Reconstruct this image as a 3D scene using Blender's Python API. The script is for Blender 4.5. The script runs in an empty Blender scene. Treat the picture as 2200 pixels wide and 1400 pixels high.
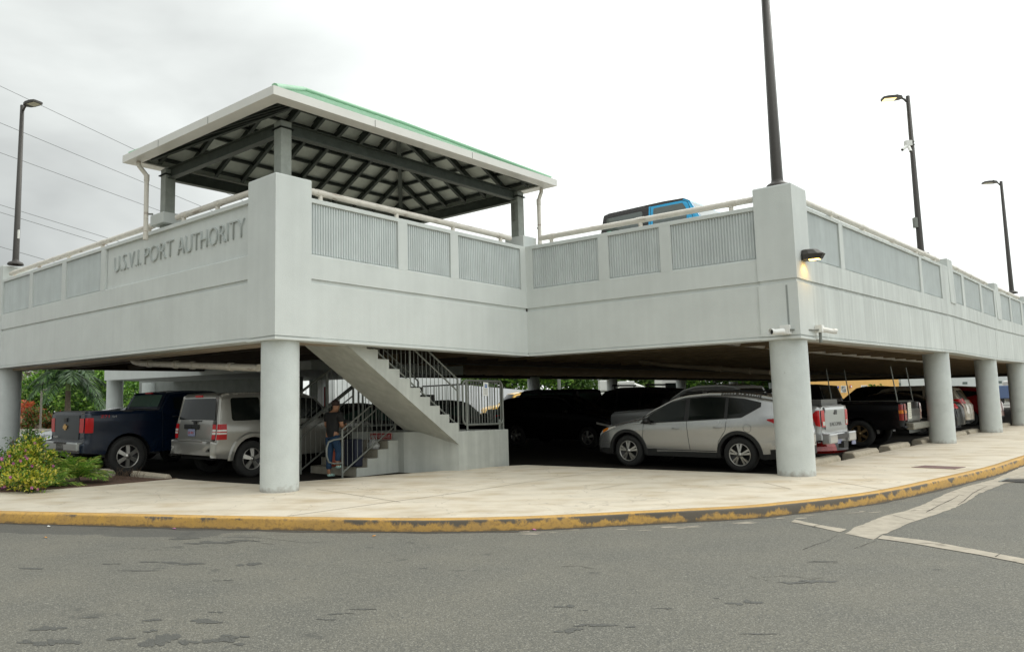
import bpy, bmesh, math, random
from mathutils import Vector, Matrix
from math import radians, sin, cos, pi, sqrt, atan2
random.seed(7)
scene = bpy.context.scene
COL = scene.collection
R = radians
# ------------------------------------------------------------------ camera
F, PIT, ROL, CX, CY, H = 1686.0, R(6.29), R(-1.02), 955.0, 700.0, 1.35
cp, sp, cr, sr = cos(PIT), sin(PIT), cos(ROL), sin(ROL)
r_ = Vector((1, 0, 0)); u_ = Vector((0, -sp, cp)); FW = Vector((0, cp, sp))
RT = r_*cr + u_*sr; UP = u_*cr - r_*sr
CAM = Vector((0, 0, H))
cd = bpy.data.cameras.new('camera'); cam = bpy.data.objects.new('camera', cd); COL.objects.link(cam)
cd.sensor_width = 36; cd.lens = F/2200*36; cd.shift_x = (1100-CX)/2200; cd.clip_end = 3000; cd.clip_start = .05
cam.matrix_world = Matrix(((RT.x, UP.x, -FW.x, 0), (RT.y, UP.y, -FW.y, 0), (RT.z, UP.z, -FW.z, H), (0, 0, 0, 1)))
scene.camera = cam
# ------------------------------------------------------------------ world + sun
SUN_EL, SUN_AZ = 50, 60      # azimuth: degrees from +Y towards +X
w = bpy.data.worlds.new('World'); scene.world = w; w.use_nodes = True
nt = w.node_tree; nt.nodes.clear()
def N(t, **k):
    n = nt.nodes.new(t)
    for a, b in k.items(): setattr(n, a, b)
    return n
def LK(a, b): nt.links.new(a, b)
sky = N('ShaderNodeTexSky', sky_type='NISHITA', sun_disc=False)
sky.sun_elevation = R(SUN_EL); sky.sun_rotation = R(SUN_AZ)
tc = N('ShaderNodeTexCoord')
sx = N('ShaderNodeSeparateXYZ'); LK(tc.outputs['Generated'], sx.inputs[0])
mp = N('ShaderNodeMapping'); mp.inputs['Scale'].default_value = (1.0, 1.0, 2.2); mp.inputs['Location'].default_value = (3.1, .4, .2)
LK(tc.outputs['Generated'], mp.inputs[0])
no = N('ShaderNodeTexNoise'); no.inputs['Scale'].default_value = 2.3; no.inputs['Detail'].default_value = 5; no.inputs['Roughness'].default_value = .5; no.inputs['Distortion'].default_value = .25
LK(mp.outputs[0], no.inputs['Vector'])
def M(op, a, b=None, cl=False):
    n = N('ShaderNodeMath', operation=op, use_clamp=cl)
    for i, v in enumerate((a, b)):
        if v is None: continue
        if isinstance(v, (int, float)): n.inputs[i].default_value = v
        else: LK(v, n.inputs[i])
    return n.outputs[0]
mr = N('ShaderNodeMapRange', interpolation_type='SMOOTHSTEP')
LK(sx.outputs['X'], mr.inputs['Value'])
for k, v in zip(('From Min', 'From Max', 'To Min', 'To Max'), (-.55, .28, .46, 1.05)): mr.inputs[k].default_value = v
c1 = M('MULTIPLY', M('SUBTRACT', no.outputs['Fac'], .5), .85)
fade = N('ShaderNodeMapRange'); LK(sx.outputs['X'], fade.inputs['Value'])
for k, v in zip(('From Min', 'From Max', 'To Min', 'To Max'), (-.3, .25, 1, .45)): fade.inputs[k].default_value = v
lum = M('ADD', mr.outputs[0], M('MULTIPLY', c1, fade.outputs[0]))
z2 = M('MULTIPLY', M('MAXIMUM', sx.outputs['Z'], 0), M('MAXIMUM', sx.outputs['Z'], 0))
lum = M('MULTIPLY', lum, M('ADD', M('MULTIPLY', z2, .9), 1.0))
cc = N('ShaderNodeCombineColor'); 
LK(M('MULTIPLY', lum, 9.75), cc.inputs[0]); LK(M('MULTIPLY', lum, 10.1), cc.inputs[1]); LK(M('MULTIPLY', lum, 9.75), cc.inputs[2])
mx = N('ShaderNodeMix', data_type='RGBA'); mx.inputs[0].default_value = .93
LK(sky.outputs[0], mx.inputs[6]); LK(cc.outputs[0], mx.inputs[7])
bg = N('ShaderNodeBackground'); bg.inputs['Strength'].default_value = .1
LK(mx.outputs[2], bg.inputs['Color']); wo = N('ShaderNodeOutputWorld'); LK(bg.outputs[0], wo.inputs['Surface'])
sd = bpy.data.lights.new('sun', 'SUN'); so = bpy.data.objects.new('sun', sd); COL.objects.link(so)
sd.energy = .6; sd.angle = R(25); sd.color = (1, .96, .9)
el, az = R(SUN_EL), R(SUN_AZ)
so.rotation_euler = Vector((-sin(az)*cos(el), -cos(az)*cos(el), -sin(el))).to_track_quat('-Z', 'Y').to_euler()
so.location = (0, 0, 40)
scene.view_settings.view_transform = 'Standard'; scene.view_settings.look = 'None'
scene.view_settings.exposure = 0.42; scene.view_settings.gamma = 1
# ------------------------------------------------------------------ materials
MAT = {}
def mat(name, col, rough=.7, metal=0, var=0, vscale=3, bump=0, bscale=60, coat=0, spec=.5, emit=None, estr=0, streak=0, col2=None, stain=None):
    if name in MAT: return MAT[name]
    m = bpy.data.materials.new(name); m.use_nodes = True; t = m.node_tree; b = t.nodes['Principled BSDF']
    b.inputs['Base Color'].default_value = (*col, 1); b.inputs['Roughness'].default_value = rough
    b.inputs['Metallic'].default_value = metal; b.inputs['Coat Weight'].default_value = coat; b.inputs['Coat Roughness'].default_value = .05
    b.inputs['Specular IOR Level'].default_value = spec
    if emit: b.inputs['Emission Color'].default_value = (*emit, 1); b.inputs['Emission Strength'].default_value = estr
    def nn(ty, **k):
        n = t.nodes.new(ty)
        for a, v in k.items(): setattr(n, a, v)
        return n
    g = nn('ShaderNodeNewGeometry')
    src = None
    if var or col2 or streak:
        n1 = nn('ShaderNodeTexNoise'); n1.inputs['Scale'].default_value = vscale; n1.inputs['Detail'].default_value = 7; n1.inputs['Roughness'].default_value = .62
        t.links.new(g.outputs['Position'], n1.inputs['Vector'])
        rp = nn('ShaderNodeMapRange'); rp.inputs['From Min'].default_value = .3; rp.inputs['From Max'].default_value = .7
        t.links.new(n1.outputs['Fac'], rp.inputs['Value'])
        mixn = nn('ShaderNodeMix', data_type='RGBA')
        ca = tuple(max(0, c*(1-var)) for c in col); cb = tuple(min(1, c*(1+var*.6)) for c in col) if col2 is None else col2
        mixn.inputs[6].default_value = (*ca, 1); mixn.inputs[7].default_value = (*cb, 1)
        t.links.new(rp.outputs[0], mixn.inputs[0]); src = mixn.outputs[2]
        if streak:
            ms = nn('ShaderNodeMapping'); ms.inputs['Scale'].default_value = (7, 7, .35)
            t.links.new(g.outputs['Position'], ms.inputs[0])
            n2 = nn('ShaderNodeTexNoise'); n2.inputs['Scale'].default_value = 1; n2.inputs['Detail'].default_value = 5
            t.links.new(ms.outputs[0], n2.inputs['Vector'])
            r2 = nn('ShaderNodeMapRange'); r2.inputs['From Min'].default_value = .35; r2.inputs['From Max'].default_value = .75; r2.inputs['To Max'].default_value = streak
            t.links.new(n2.outputs['Fac'], r2.inputs['Value'])
            m3 = nn('ShaderNodeMix', data_type='RGBA'); m3.inputs[7].default_value = (*(c*.62 for c in col), 1)
            t.links.new(r2.outputs[0], m3.inputs[0]); t.links.new(src, m3.inputs[6]); src = m3.outputs[2]
    if stain:
        sc_, lo, hi, scol, smap = stain
        ms = nn('ShaderNodeMapping'); ms.inputs['Scale'].default_value = smap
        t.links.new(g.outputs['Position'], ms.inputs[0])
        n4 = nn('ShaderNodeTexNoise'); n4.inputs['Scale'].default_value = sc_; n4.inputs['Detail'].default_value = 6; n4.inputs['Roughness'].default_value = .55
        t.links.new(ms.outputs[0], n4.inputs['Vector'])
        r4 = nn('ShaderNodeMapRange'); r4.inputs['From Min'].default_value = lo; r4.inputs['From Max'].default_value = hi
        t.links.new(n4.outputs['Fac'], r4.inputs['Value'])
        m4 = nn('ShaderNodeMix', data_type='RGBA'); m4.inputs[7].default_value = (*scol, 1)
        if src is None: m4.inputs[6].default_value = (*col, 1)
        else: t.links.new(src, m4.inputs[6])
        t.links.new(r4.outputs[0], m4.inputs[0]); src = m4.outputs[2]
    if src is not None: t.links.new(src, b.inputs['Base Color'])
    if bump:
        n3 = nn('ShaderNodeTexNoise'); n3.inputs['Scale'].default_value = bscale; n3.inputs['Detail'].default_value = 3
        t.links.new(g.outputs['Position'], n3.inputs['Vector'])
        bp = nn('ShaderNodeBump'); bp.inputs['Strength'].default_value = bump; bp.inputs['Distance'].default_value = .02
        t.links.new(n3.outputs['Fac'], bp.inputs['Height']); t.links.new(bp.outputs[0], b.inputs['Normal'])
    MAT[name] = m
    return m
def leafmat(name, cols, rough=.5, trans=.18):
    if name in MAT: return MAT[name]
    m = bpy.data.materials.new(name); m.use_nodes = True; t = m.node_tree; b = t.nodes['Principled BSDF']
    g = t.nodes.new('ShaderNodeNewGeometry'); rp = t.nodes.new('ShaderNodeValToRGB'); rp.color_ramp.interpolation = 'CONSTANT'
    while len(rp.color_ramp.elements) < len(cols): rp.color_ramp.elements.new(.5)
    for i, c in enumerate(cols): rp.color_ramp.elements[i].position = i/len(cols); rp.color_ramp.elements[i].color = (*c, 1)
    t.links.new(g.outputs['Random Per Island'], rp.inputs[0]); t.links.new(rp.outputs[0], b.inputs['Base Color'])
    b.inputs['Roughness'].default_value = rough
    tr = t.nodes.new('ShaderNodeBsdfTranslucent'); t.links.new(rp.outputs[0], tr.inputs[0])
    ms = t.nodes.new('ShaderNodeMixShader'); ms.inputs[0].default_value = trans
    t.links.new(b.outputs[0], ms.inputs[1]); t.links.new(tr.outputs[0], ms.inputs[2])
    t.links.new(ms.outputs[0], t.nodes['Material Output'].inputs[0])
    MAT[name] = m; return m
# ------------------------------------------------------------------ mesh helpers
ORG = {}
class MB:
    def __init__(s): s.v = []; s.f = []; s.sm = []
    def add(s, vs, fs, smooth=False):
        o = len(s.v); s.v += [tuple(v) for v in vs]; s.f += [tuple(o+i for i in f) for f in fs]; s.sm += [smooth]*len(fs); return s
    def hexa(s, p):   # 8 points: bottom 4 ccw, top 4 ccw
        return s.add(p, [(3, 2, 1, 0), (4, 5, 6, 7), (0, 1, 5, 4), (1, 2, 6, 5), (2, 3, 7, 6), (3, 0, 4, 7)])
    def box(s, c, d, rot=None):
        x, y, z = d[0]/2, d[1]/2, d[2]/2
        ps = [Vector(q) for q in ((-x, -y, -z), (x, -y, -z), (x, y, -z), (-x, y, -z), (-x, -y, z), (x, -y, z), (x, y, z), (-x, y, z))]
        if rot is not None: ps = [rot @ q for q in ps]
        return s.hexa([q+Vector(c) for q in ps])
    def tube(s, a, b, r, n=12, r2=None, caps=True, smooth=True):
        a, b = Vector(a), Vector(b); d = (b-a).normalized(); r2 = r if r2 is None else r2
        x = d.orthogonal().normalized(); y = d.cross(x)
        vs = [a+(x*cos(2*pi*i/n)+y*sin(2*pi*i/n))*r for i in range(n)]+[b+(x*cos(2*pi*i/n)+y*sin(2*pi*i/n))*r2 for i in range(n)]
        s.add(vs, [(i, (i+1) % n, n+(i+1) % n, n+i) for i in range(n)], smooth)
        if caps: s.add(vs[:n], [tuple(range(n))[::-1]]); s.add(vs[n:], [tuple(range(n))])
        return s
    def path(s, pts, r, n=10, smooth=True):
        pts = [Vector(p) for p in pts]; rings = []; x = None
        for i, p in enumerate(pts):
            d = (pts[min(i+1, len(pts)-1)]-pts[max(i-1, 0)]).normalized()
            x = (d.orthogonal() if x is None else x-d*x.dot(d)).normalized(); y = d.cross(x)
            rr = r[i] if isinstance(r, (list, tuple)) else r
            rings.append([p+(x*cos(2*pi*k/n)+y*sin(2*pi*k/n))*rr for k in range(n)])
        vs = [q for g in rings for q in g]; m = len(pts)
        s.add(vs, [(i*n+k, i*n+(k+1) % n, (i+1)*n+(k+1) % n, (i+1)*n+k) for i in range(m-1) for k in range(n)], smooth)
        s.add(rings[0], [tuple(range(n))[::-1]]); s.add(rings[-1], [tuple(range(n))]); return s
    def lathe(s, c, prof, n=24, axis='Z', smooth=True, sgn=1):
        vs = []
        for (r, h) in prof:
            for i in range(n):
                a = 2*pi*i/n
                if axis == 'Z': vs.append((c[0]+r*cos(a), c[1]+r*sin(a), c[2]+h))
                else: vs.append((c[0]+r*cos(a), c[1]+h*sgn, c[2]+r*sin(a)*(-sgn)))
        return s.add(vs, [(j*n+i, j*n+(i+1) % n, (j+1)*n+(i+1) % n, (j+1)*n+i) for j in range(len(prof)-1) for i in range(n)], smooth)
    def prism(s, poly, z0, z1):   # poly xy ccw
        n = len(poly); vs = [(p[0], p[1], z0) for p in poly]+[(p[0], p[1], z1) for p in poly]
        return s.add(vs, [tuple(range(n))[::-1], tuple(range(n, 2*n))]+[(i, (i+1) % n, n+(i+1) % n, n+i) for i in range(n)])
    def build(s, name, m, parent=None, **tags):
        me = bpy.data.meshes.new(name); o = bpy.data.objects.new(name, me); COL.objects.link(o)
        org = ORG.get(parent.name, Vector((0, 0, 0))) if parent is not None else Vector((0, 0, 0))
        me.from_pydata([(v[0]-org[0], v[1]-org[1], v[2]-org[2]) for v in s.v], [], s.f)
        me.polygons.foreach_set('use_smooth', s.sm); me.materials.append(m); me.update()
        if parent is not None: o.parent = parent; ORG[o.name] = org
        for k, v in tags.items(): o[k] = v
        return o
def thing(name, label, cat, loc=(0, 0, 0), group=None, rot=None):
    o = bpy.data.objects.new(name, None); COL.objects.link(o); o.empty_display_size = .2
    o['label'] = label; o['category'] = cat
    if group: o['group'] = group
    if rot is not None: o.matrix_world = Matrix.Translation(Vector(loc)) @ rot.to_4x4(); ORG[o.name] = Vector((0, 0, 0))
    else: o.location = loc; ORG[o.name] = Vector(loc)
    return o
def tag(o, label, cat, group=None, kind=None):
    if label: o['label'] = label
    if cat: o['category'] = cat
    if group: o['group'] = group
    if kind: o['kind'] = kind
    return o
def copy_tree(o, parent=None):
    c = o.copy(); COL.objects.link(c); c.parent = parent
    for ch in list(o.children): copy_tree(ch, c)
    return c
def bevel(o, w=.01, seg=2):
    md = o.modifiers.new('bevel', 'BEVEL'); md.width = w; md.segments = seg; md.limit_method = 'ANGLE'; md.angle_limit = R(40); return o
def text(name, body, size, m, parent, origin, ex, ez, depth=.02, width=None, offset=0.0, align='LEFT', shear=0):
    """lettering laid out along world vectors ex (reading direction) and ez (up)"""
    cu = bpy.data.curves.new(name, 'FONT'); cu.body = body; cu.size = size; cu.extrude = depth/2; cu.offset = offset; cu.align_x = align; cu.shear = shear
    cu.resolution_u = 3
    t = bpy.data.objects.new(name, cu); COL.objects.link(t); bpy.context.view_layer.update()
    me = bpy.data.meshes.new_from_object(t.evaluated_get(bpy.context.evaluated_depsgraph_get()))
    bpy.data.objects.remove(t)
    xs = [v.co.x for v in me.vertices]; k = 1
    if width and xs: k = width/(max(xs)-min(xs))
    ex = Vector(ex).normalized(); ez = Vector(ez).normalized(); en = ex.cross(ez)
    org = ORG.get(parent.name, Vector((0, 0, 0))) if parent is not None else Vector((0, 0, 0))
    for v in me.vertices:
        v.co = Vector(origin)+ex*(v.co.x*k)+ez*v.co.y+en*(v.co.z+depth/2)-org
    me.materials.clear(); me.materials.append(m)
    o = bpy.data.objects.new(name, me); COL.objects.link(o)
    if parent is not None: o.parent = parent; ORG[o.name] = org
    return o
# ------------------------------------------------------------------ layout frame
K3 = Vector((6.531, 14.383)); EA = Vector((-.7302, .6833)); EB = Vector((.6959, .7181))
EA3 = Vector((EA.x, EA.y, 0)); EB3 = Vector((EB.x, EB.y, 0)); Z = Vector((0, 0, 1))
KS, Y0 = .0185, 10.8
def gs(y): return KS*(min(max(y, -30), 95)-Y0)           # paved ground slopes gently up, away from the road
def fl(y): return gs(y)-.05
def rd(y): return gs(y)-.15
def L(a, b, z=None, dz=-.05):
    p = K3+EA*a+EB*b
    return Vector((p.x, p.y, gs(p.y)+dz if z is None else z))
def LD(a, b, z=None, dz=-.05): return L(a+.0175*b, b+.0175*a, z, dz)
def LP(a, b, z=None, dz=-.05): return L(a, b-.034*(a-5.53), z, dz)
def ray(u, v): return RT*((u-CX)/F)+UP*(-(v-CY)/F)+FW
def atY(u, v, Y): d = ray(u, v); return CAM+d*(Y/d.y)
def onG(u, v, dz=0):
    d = ray(u, v); t = (KS*(0-Y0)+dz-H)/(d.z-KS*d.y); return CAM+d*t
def onB(b, u, v):
    d = ray(u, v); q = K3+EB*b; e = EB; t = (q.x*e.x+q.y*e.y)/(d.x*e.x+d.y*e.y); return CAM+d*t
def onA(a, u, v):
    d = ray(u, v); q = K3+EA*a; e = EA; t = (q.x*e.x+q.y*e.y)/(d.x*e.x+d.y*e.y); return CAM+d*t
def lerp(a, b, t): return a+(b-a)*t
TILT = Matrix.Rotation(math.atan(KS), 3, 'X')
# palette
mWall = mat('painted_concrete', (.61, .64, .62), .75, var=.07, vscale=1.1, streak=.13, bump=.25, bscale=90)
mWallW = mat('weathered_painted_concrete', (.60, .63, .605), .75, var=.10, vscale=.9, streak=.6, bump=.3, bscale=80)
mPanel = mat('ribbed_panel_paint', (.57, .61, .605), .7, var=.08, vscale=2, streak=.25)
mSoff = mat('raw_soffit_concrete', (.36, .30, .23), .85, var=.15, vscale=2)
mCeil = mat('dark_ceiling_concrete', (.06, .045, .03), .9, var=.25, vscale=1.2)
mCol = mat('column_paint', (.555, .59, .575), .7, var=.09, vscale=2.5, bump=.25, bscale=40, stain=(1.2, .60, .85, (.38, .42, .40), (1, 1, 1.2)))
mWhite = mat('white_paint', (.78, .78, .74), .5, var=.06, vscale=4)
mPipe = mat('cream_pipe', (.68, .64, .57), .45, var=.12, vscale=5, stain=(2.2, .60, .66, (.42, .36, .30), (1, 1, 6)))
mGalv = mat('galvanised_steel', (.20, .21, .19), .5, metal=.35, var=.15, vscale=8)
mDarkSteel = mat('bronze_steel', (.055, .05, .045), .45, metal=.3, var=.1)
mBeam = mat('weathered_steel_frame', (.06, .072, .06), .6, metal=.2, var=.3, vscale=6)
mBlack = mat('black_plastic', (.012, .012, .012), .5)
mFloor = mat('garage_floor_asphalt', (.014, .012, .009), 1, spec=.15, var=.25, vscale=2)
mYel = mat('yellow_kerb_paint', (.72, .40, .06), .8, var=.2, vscale=4)

def splash(m, amt=.6):
    # splashed dirt on the lowest few centimetres of a column
    t = m.node_tree; b = t.nodes['Principled BSDF']; src = b.inputs['Base Color'].links[0].from_socket
    def nn(ty, **k):
        n = t.nodes.new(ty)
        for a, v in k.items(): setattr(n, a, v)
        return n
    g = nn('ShaderNodeNewGeometry'); s = nn('ShaderNodeSeparateXYZ'); t.links.new(g.outputs['Position'], s.inputs[0])
    def mth(op, a_, b_):
        n = nn('ShaderNodeMath', operation=op)
        for i, x in enumerate((a_, b_)):
            if isinstance(x, (int, float)): n.inputs[i].default_value = x
            else: t.links.new(x, n.inputs[i])
        return n.outputs[0]
    h = mth('SUBTRACT', s.outputs[2], mth('MULTIPLY', mth('SUBTRACT', s.outputs[1], Y0), KS))
    n1 = nn('ShaderNodeTexNoise'); n1.inputs['Scale'].default_value = 9; n1.inputs['Detail'].default_value = 6; t.links.new(g.outputs['Position'], n1.inputs['Vector'])
    v = mth('ADD', mth('MULTIPLY', n1.outputs['Fac'], .34), mth('MULTIPLY', h, -1))
    r = nn('ShaderNodeMapRange'); t.links.new(v, r.inputs['Value'])
    for k, x in zip(('From Min', 'From Max', 'To Min', 'To Max'), (.06, .20, 0, amt)): r.inputs[k].default_value = x
    mx_ = nn('ShaderNodeMix', data_type='RGBA'); mx_.inputs[7].default_value = (.17, .13, .09, 1); t.links.new(r.outputs[0], mx_.inputs[0]); t.links.new(src, mx_.inputs[6])
    # scuffs
    ms = nn('ShaderNodeMapping'); ms.inputs['Scale'].default_value = (9, 9, 3); t.links.new(g.outputs['Position'], ms.inputs[0])
    n2 = nn('ShaderNodeTexNoise'); n2.inputs['Scale'].default_value = 1; n2.inputs['Detail'].default_value = 8; n2.inputs['Roughness'].default_value = .7; t.links.new(ms.outputs[0], n2.inputs['Vector'])
    r2 = nn('ShaderNodeMapRange'); t.links.new(n2.outputs['Fac'], r2.inputs['Value'])
    for k, x in zip(('From Min', 'From Max', 'To Min', 'To Max'), (.66, .70, 0, .45)): r2.inputs[k].default_value = x
    m2 = nn('ShaderNodeMix', data_type='RGBA'); m2.inputs[7].default_value = (.30, .30, .28, 1); t.links.new(r2.outputs[0], m2.inputs[0]); t.links.new(mx_.outputs[2], m2.inputs[6])
    t.links.new(m2.outputs[2], b.inputs['Base Color'])
splash(mCol)
# ------------------------------------------------------------------ setting: ground, road, sidewalk
def sheet(name, poly, zf, m, kind='structure', side=0):
    bm = bmesh.new(); vs = [bm.verts.new((p[0], p[1], zf(p[1]))) for p in poly]; f = bm.faces.new(vs)
    if f.normal.z < 0 or (f.normal_update() or f.normal.z) < 0: f.normal_flip()
    bmesh.ops.triangulate(bm, faces=bm.faces[:])
    if side:
        n = len(vs)
        for i in range(n):
            a, b = vs[i], vs[(i+1) % n]
            c = bm.verts.new(b.co-Vector((0, 0, side))); d = bm.verts.new(a.co-Vector((0, 0, side)))
            bm.faces.new((a, b, c, d))
    me = bpy.data.meshes.new(name); bm.to_mesh(me); bm.free(); me.materials.append(m)
    o = bpy.data.objects.new(name, me); COL.objects.link(o)
    if kind: o['kind'] = kind
    return o
def gridsheet(name, x0, x1, ys, zf, m):
    b = MB(); vs = []
    for y in ys: vs += [(x0, y, zf(y)), (x1, y, zf(y))]
    b.add(vs, [(2*i, 2*i+1, 2*i+3, 2*i+2) for i in range(len(ys)-1)])
    o = b.build(name, m); o['kind'] = 'structure'; return o
mGround = mat('dry_grass_ground', (.09, .11, .04), .95, var=.4, vscale=.8)
gridsheet('ground', -900, 900, [-300, -30, 95, 1500], lambda y: rd(y)-.06, mGround)
# asphalt with aggregate, patches of wetness
def asphalt():
    m = mat('road_asphalt', (.17, .168, .148), .85); t = m.node_tree; b = t.nodes['Principled BSDF']
    g = t.nodes.new('ShaderNodeNewGeometry')
    def noise(sc, det=4, ro=.5, mapv=None):
        n = t.nodes.new('ShaderNodeTexNoise'); n.inputs['Scale'].default_value = sc; n.inputs['Detail'].default_value = det; n.inputs['Roughness'].default_value = ro
        if mapv:
            mm = t.nodes.new('ShaderNodeMapping'); mm.inputs['Scale'].default_value = mapv[:3]
            if len(mapv) > 3: mm.inputs['Location'].default_value = mapv[3:]
            t.links.new(g.outputs['Position'], mm.inputs[0]); t.links.new(mm.outputs[0], n.inputs['Vector'])
        else: t.links.new(g.outputs['Position'], n.inputs['Vector'])
        return n.outputs['Fac']
    def rng(v, a, b_, c=0, d=1):
        r = t.nodes.new('ShaderNodeMapRange'); t.links.new(v, r.inputs['Value'])
        for k, x in zip(('From Min', 'From Max', 'To Min', 'To Max'), (a, b_, c, d)): r.inputs[k].default_value = x
        return r.outputs[0]
    def mix(f, a, b_):
        n = t.nodes.new('ShaderNodeMix'); n.data_type = 'RGBA'; t.links.new(f, n.inputs[0])
        for i, x in ((6, a), (7, b_)):
            if isinstance(x, tuple): n.inputs[i].default_value = (*x, 1)
            else: t.links.new(x, n.inputs[i])
        return n.outputs[2]
    c = mix(rng(noise(1.1, 5), .3, .7), (.126, .122, .102), (.168, .157, .124))
    c = mix(rng(noise(75, 2, .6), .42, .66), c, (.075, .075, .068))
    v = t.nodes.new('ShaderNodeTexVoronoi'); v.inputs['Scale'].default_value = 110; t.links.new(g.outputs['Position'], v.inputs['Vector'])
    sp = t.nodes.new('ShaderNodeSeparateColor'); t.links.new(v.outputs['Color'], sp.inputs[0])
    c = mix(rng(sp.outputs[0], .80, .95), c, (.24, .23, .195))
    # oil and water stains
    st = noise(1.5, 7, .62, (1.0, 1.15, 1, .3, 4.2, 0))
    mulx = t.nodes.new('ShaderNodeSeparateXYZ'); t.links.new(g.outputs['Position'], mulx.inputs[0])
    leftm = rng(mulx.outputs[0], -2.5, 3.5, .035, 0)
    ad = t.nodes.new('ShaderNodeMath'); ad.operation = 'ADD'; t.links.new(st, ad.inputs[0]); t.links.new(leftm, ad.inputs[1])
    c = mix(rng(ad.outputs[0], .66, .70, 0, .5), c, (.055, .055, .05))
    # damp patch along the kerb on the left
    def mth(op, a_, b_):
        n = t.nodes.new('ShaderNodeMath'); n.operation = op
        for i, x in enumerate((a_, b_)):
            if isinstance(x, (int, float)): n.inputs[i].default_value = x
            else: t.links.new(x, n.inputs[i])
        return n.outputs[0]
    kd = mth('ADD', mulx.outputs[1], mth('MULTIPLY', mulx.outputs[0], .245))       # distance-like coordinate across the gutter
    dm = mth('ADD', rng(kd, 9.15, 9.45), rng(mulx.outputs[0], -3.4, -1.6, 0, -1))
    dm = mth('ADD', dm, mth('MULTIPLY', mth('SUBTRACT', noise(1.6, 6, .6, (.8, 2.2, 1)), .5), 1.6))
    c = mix(rng(dm, .50, .60, 0, .62), c, (.06, .06, .056))
    t.links.new(c, b.inputs['Base Color'])
    bp = t.nodes.new('ShaderNodeBump'); bp.inputs['Strength'].default_value = .5; bp.inputs['Distance'].default_value = .012
    t.links.new(noise(120, 3), bp.inputs['Height']); t.links.new(bp.outputs[0], b.inputs['Normal'])
    return m
mRoad = asphalt()
gridsheet('road', -70, 60, [-25, 40], rd, mRoad)
KERB = [(-60, 28.0), (-20, 15.4), (-9.5, 12.5), (-6.55, 11.69), (-5.02, 11.30), (-3.58, 10.93), (-2.6, 10.70), (-1.61, 10.50), (-.32, 10.27), (.82, 10.26), (1.7, 10.38), (2.52, 10.56), (4.03, 10.87), (4.81, 11.2), (5.6, 11.58), (6.38, 12.04), (7.3, 12.72), (8.26, 13.52), (9.6, 14.65), (10.98, 15.87), (12.79, 17.64), (20, 24.7), (45, 49)]
def smooth(pts, k=4):
    out = []
    for i in range(len(pts)-1):
        p0 = Vector(pts[max(i-1, 0)]); p1 = Vector(pts[i]); p2 = Vector(pts[i+1]); p3 = Vector(pts[min(i+2, len(pts)-1)])
        if (p2-p1).length > 4: out.append(p1); continue
        for j in range(k):
            t = j/k; out.append(.5*((2*p1)+(-p0+p2)*t+(2*p0-5*p1+4*p2-p3)*t*t+(-p0+3*p1-3*p2+p3)*t*t*t))
    out.append(Vector(pts[-1])); return out
KP = smooth(KERB)
def offs(P, d):
    out = []
    for i, p in enumerate(P):
        t = (P[min(i+1, len(P)-1)]-P[max(i-1, 0)]).normalized(); out.append(p+Vector((-t.y, t.x))*d)
    return out
KI = offs(KP, .14)
# sidewalk: from the kerb back to the building line
def concrete_walk():
    m = mat('sidewalk_concrete', (.60, .535, .43), .85, var=.10, vscale=1.6, bump=.3, bscale=70, stain=(.9, .47, .78, (.42, .33, .21), (1.2, 2.2, 1)))
    t = m.node_tree; b = t.nodes['Principled BSDF']; src = b.inputs['Base Color'].links[0].from_socket
    g = t.nodes.new('ShaderNodeNewGeometry')
    # fine hairline cracks
    v = t.nodes.new('ShaderNodeTexVoronoi'); v.feature = 'DISTANCE_TO_EDGE'; v.inputs['Scale'].default_value = .55
    n = t.nodes.new('ShaderNodeTexNoise'); n.inputs['Scale'].default_value = 1.5; n.inputs['Detail'].default_value = 6
    t.links.new(g.outputs['Position'], n.inputs['Vector'])
    va = t.nodes.new('ShaderNodeVectorMath'); va.operation = 'MULTIPLY_ADD'; va.inputs[1].default_value = (.9, .9, .9)
    t.links.new(n.outputs['Color'], va.inputs[0]); t.links.new(g.outputs['Position'], va.inputs[2]); t.links.new(va.outputs[0], v.inputs['Vector'])
    r = t.nodes.new('ShaderNodeMapRange'); r.inputs['From Min'].default_value = 0; r.inputs['From Max'].default_value = .008; r.inputs['To Min'].default_value = .38; r.inputs['To Max'].default_value = 0
    t.links.new(v.outputs['Distance'], r.inputs['Value'])
    mx_ = t.nodes.new('ShaderNodeMix'); mx_.data_type = 'RGBA'; mx_.inputs[7].default_value = (.2, .17, .13, 1)
    t.links.new(r.outputs[0], mx_.inputs[0]); t.links.new(src, mx_.inputs[6])
    # small dark specks
    n2 = t.nodes.new('ShaderNodeTexNoise'); n2.inputs['Scale'].default_value = 26; n2.inputs['Detail'].default_value = 2; t.links.new(g.outputs['Position'], n2.inputs['Vector'])
    r2 = t.nodes.new('ShaderNodeMapRange'); r2.inputs['From Min'].default_value = .70; r2.inputs['From Max'].default_value = .76; r2.inputs['To Max'].default_value = .5
    t.links.new(n2.outputs['Fac'], r2.inputs['Value'])
    m5 = t.nodes.new('ShaderNodeMix'); m5.data_type = 'RGBA'; m5.inputs[7].default_value = (.28, .22, .15, 1)
    t.links.new(r2.outputs[0], m5.inputs[0]); t.links.new(mx_.outputs[2], m5.inputs[6]); t.links.new(m5.outputs[2], b.inputs['Base Color'])
    return m
mWalk = concrete_walk()
pl = lambda a, b: (L(a, b).x, L(a, b).y)
BEDL = [(-40, 25.5), (-20, 18.0), (-12, 15.4), (-8.06, 14.36), (-7.75, 14.40), (-6.72, 15.12), (-5.55, 16.35)]
pd = lambda a, b: (LD(a, b).x, LD(a, b).y)
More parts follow.
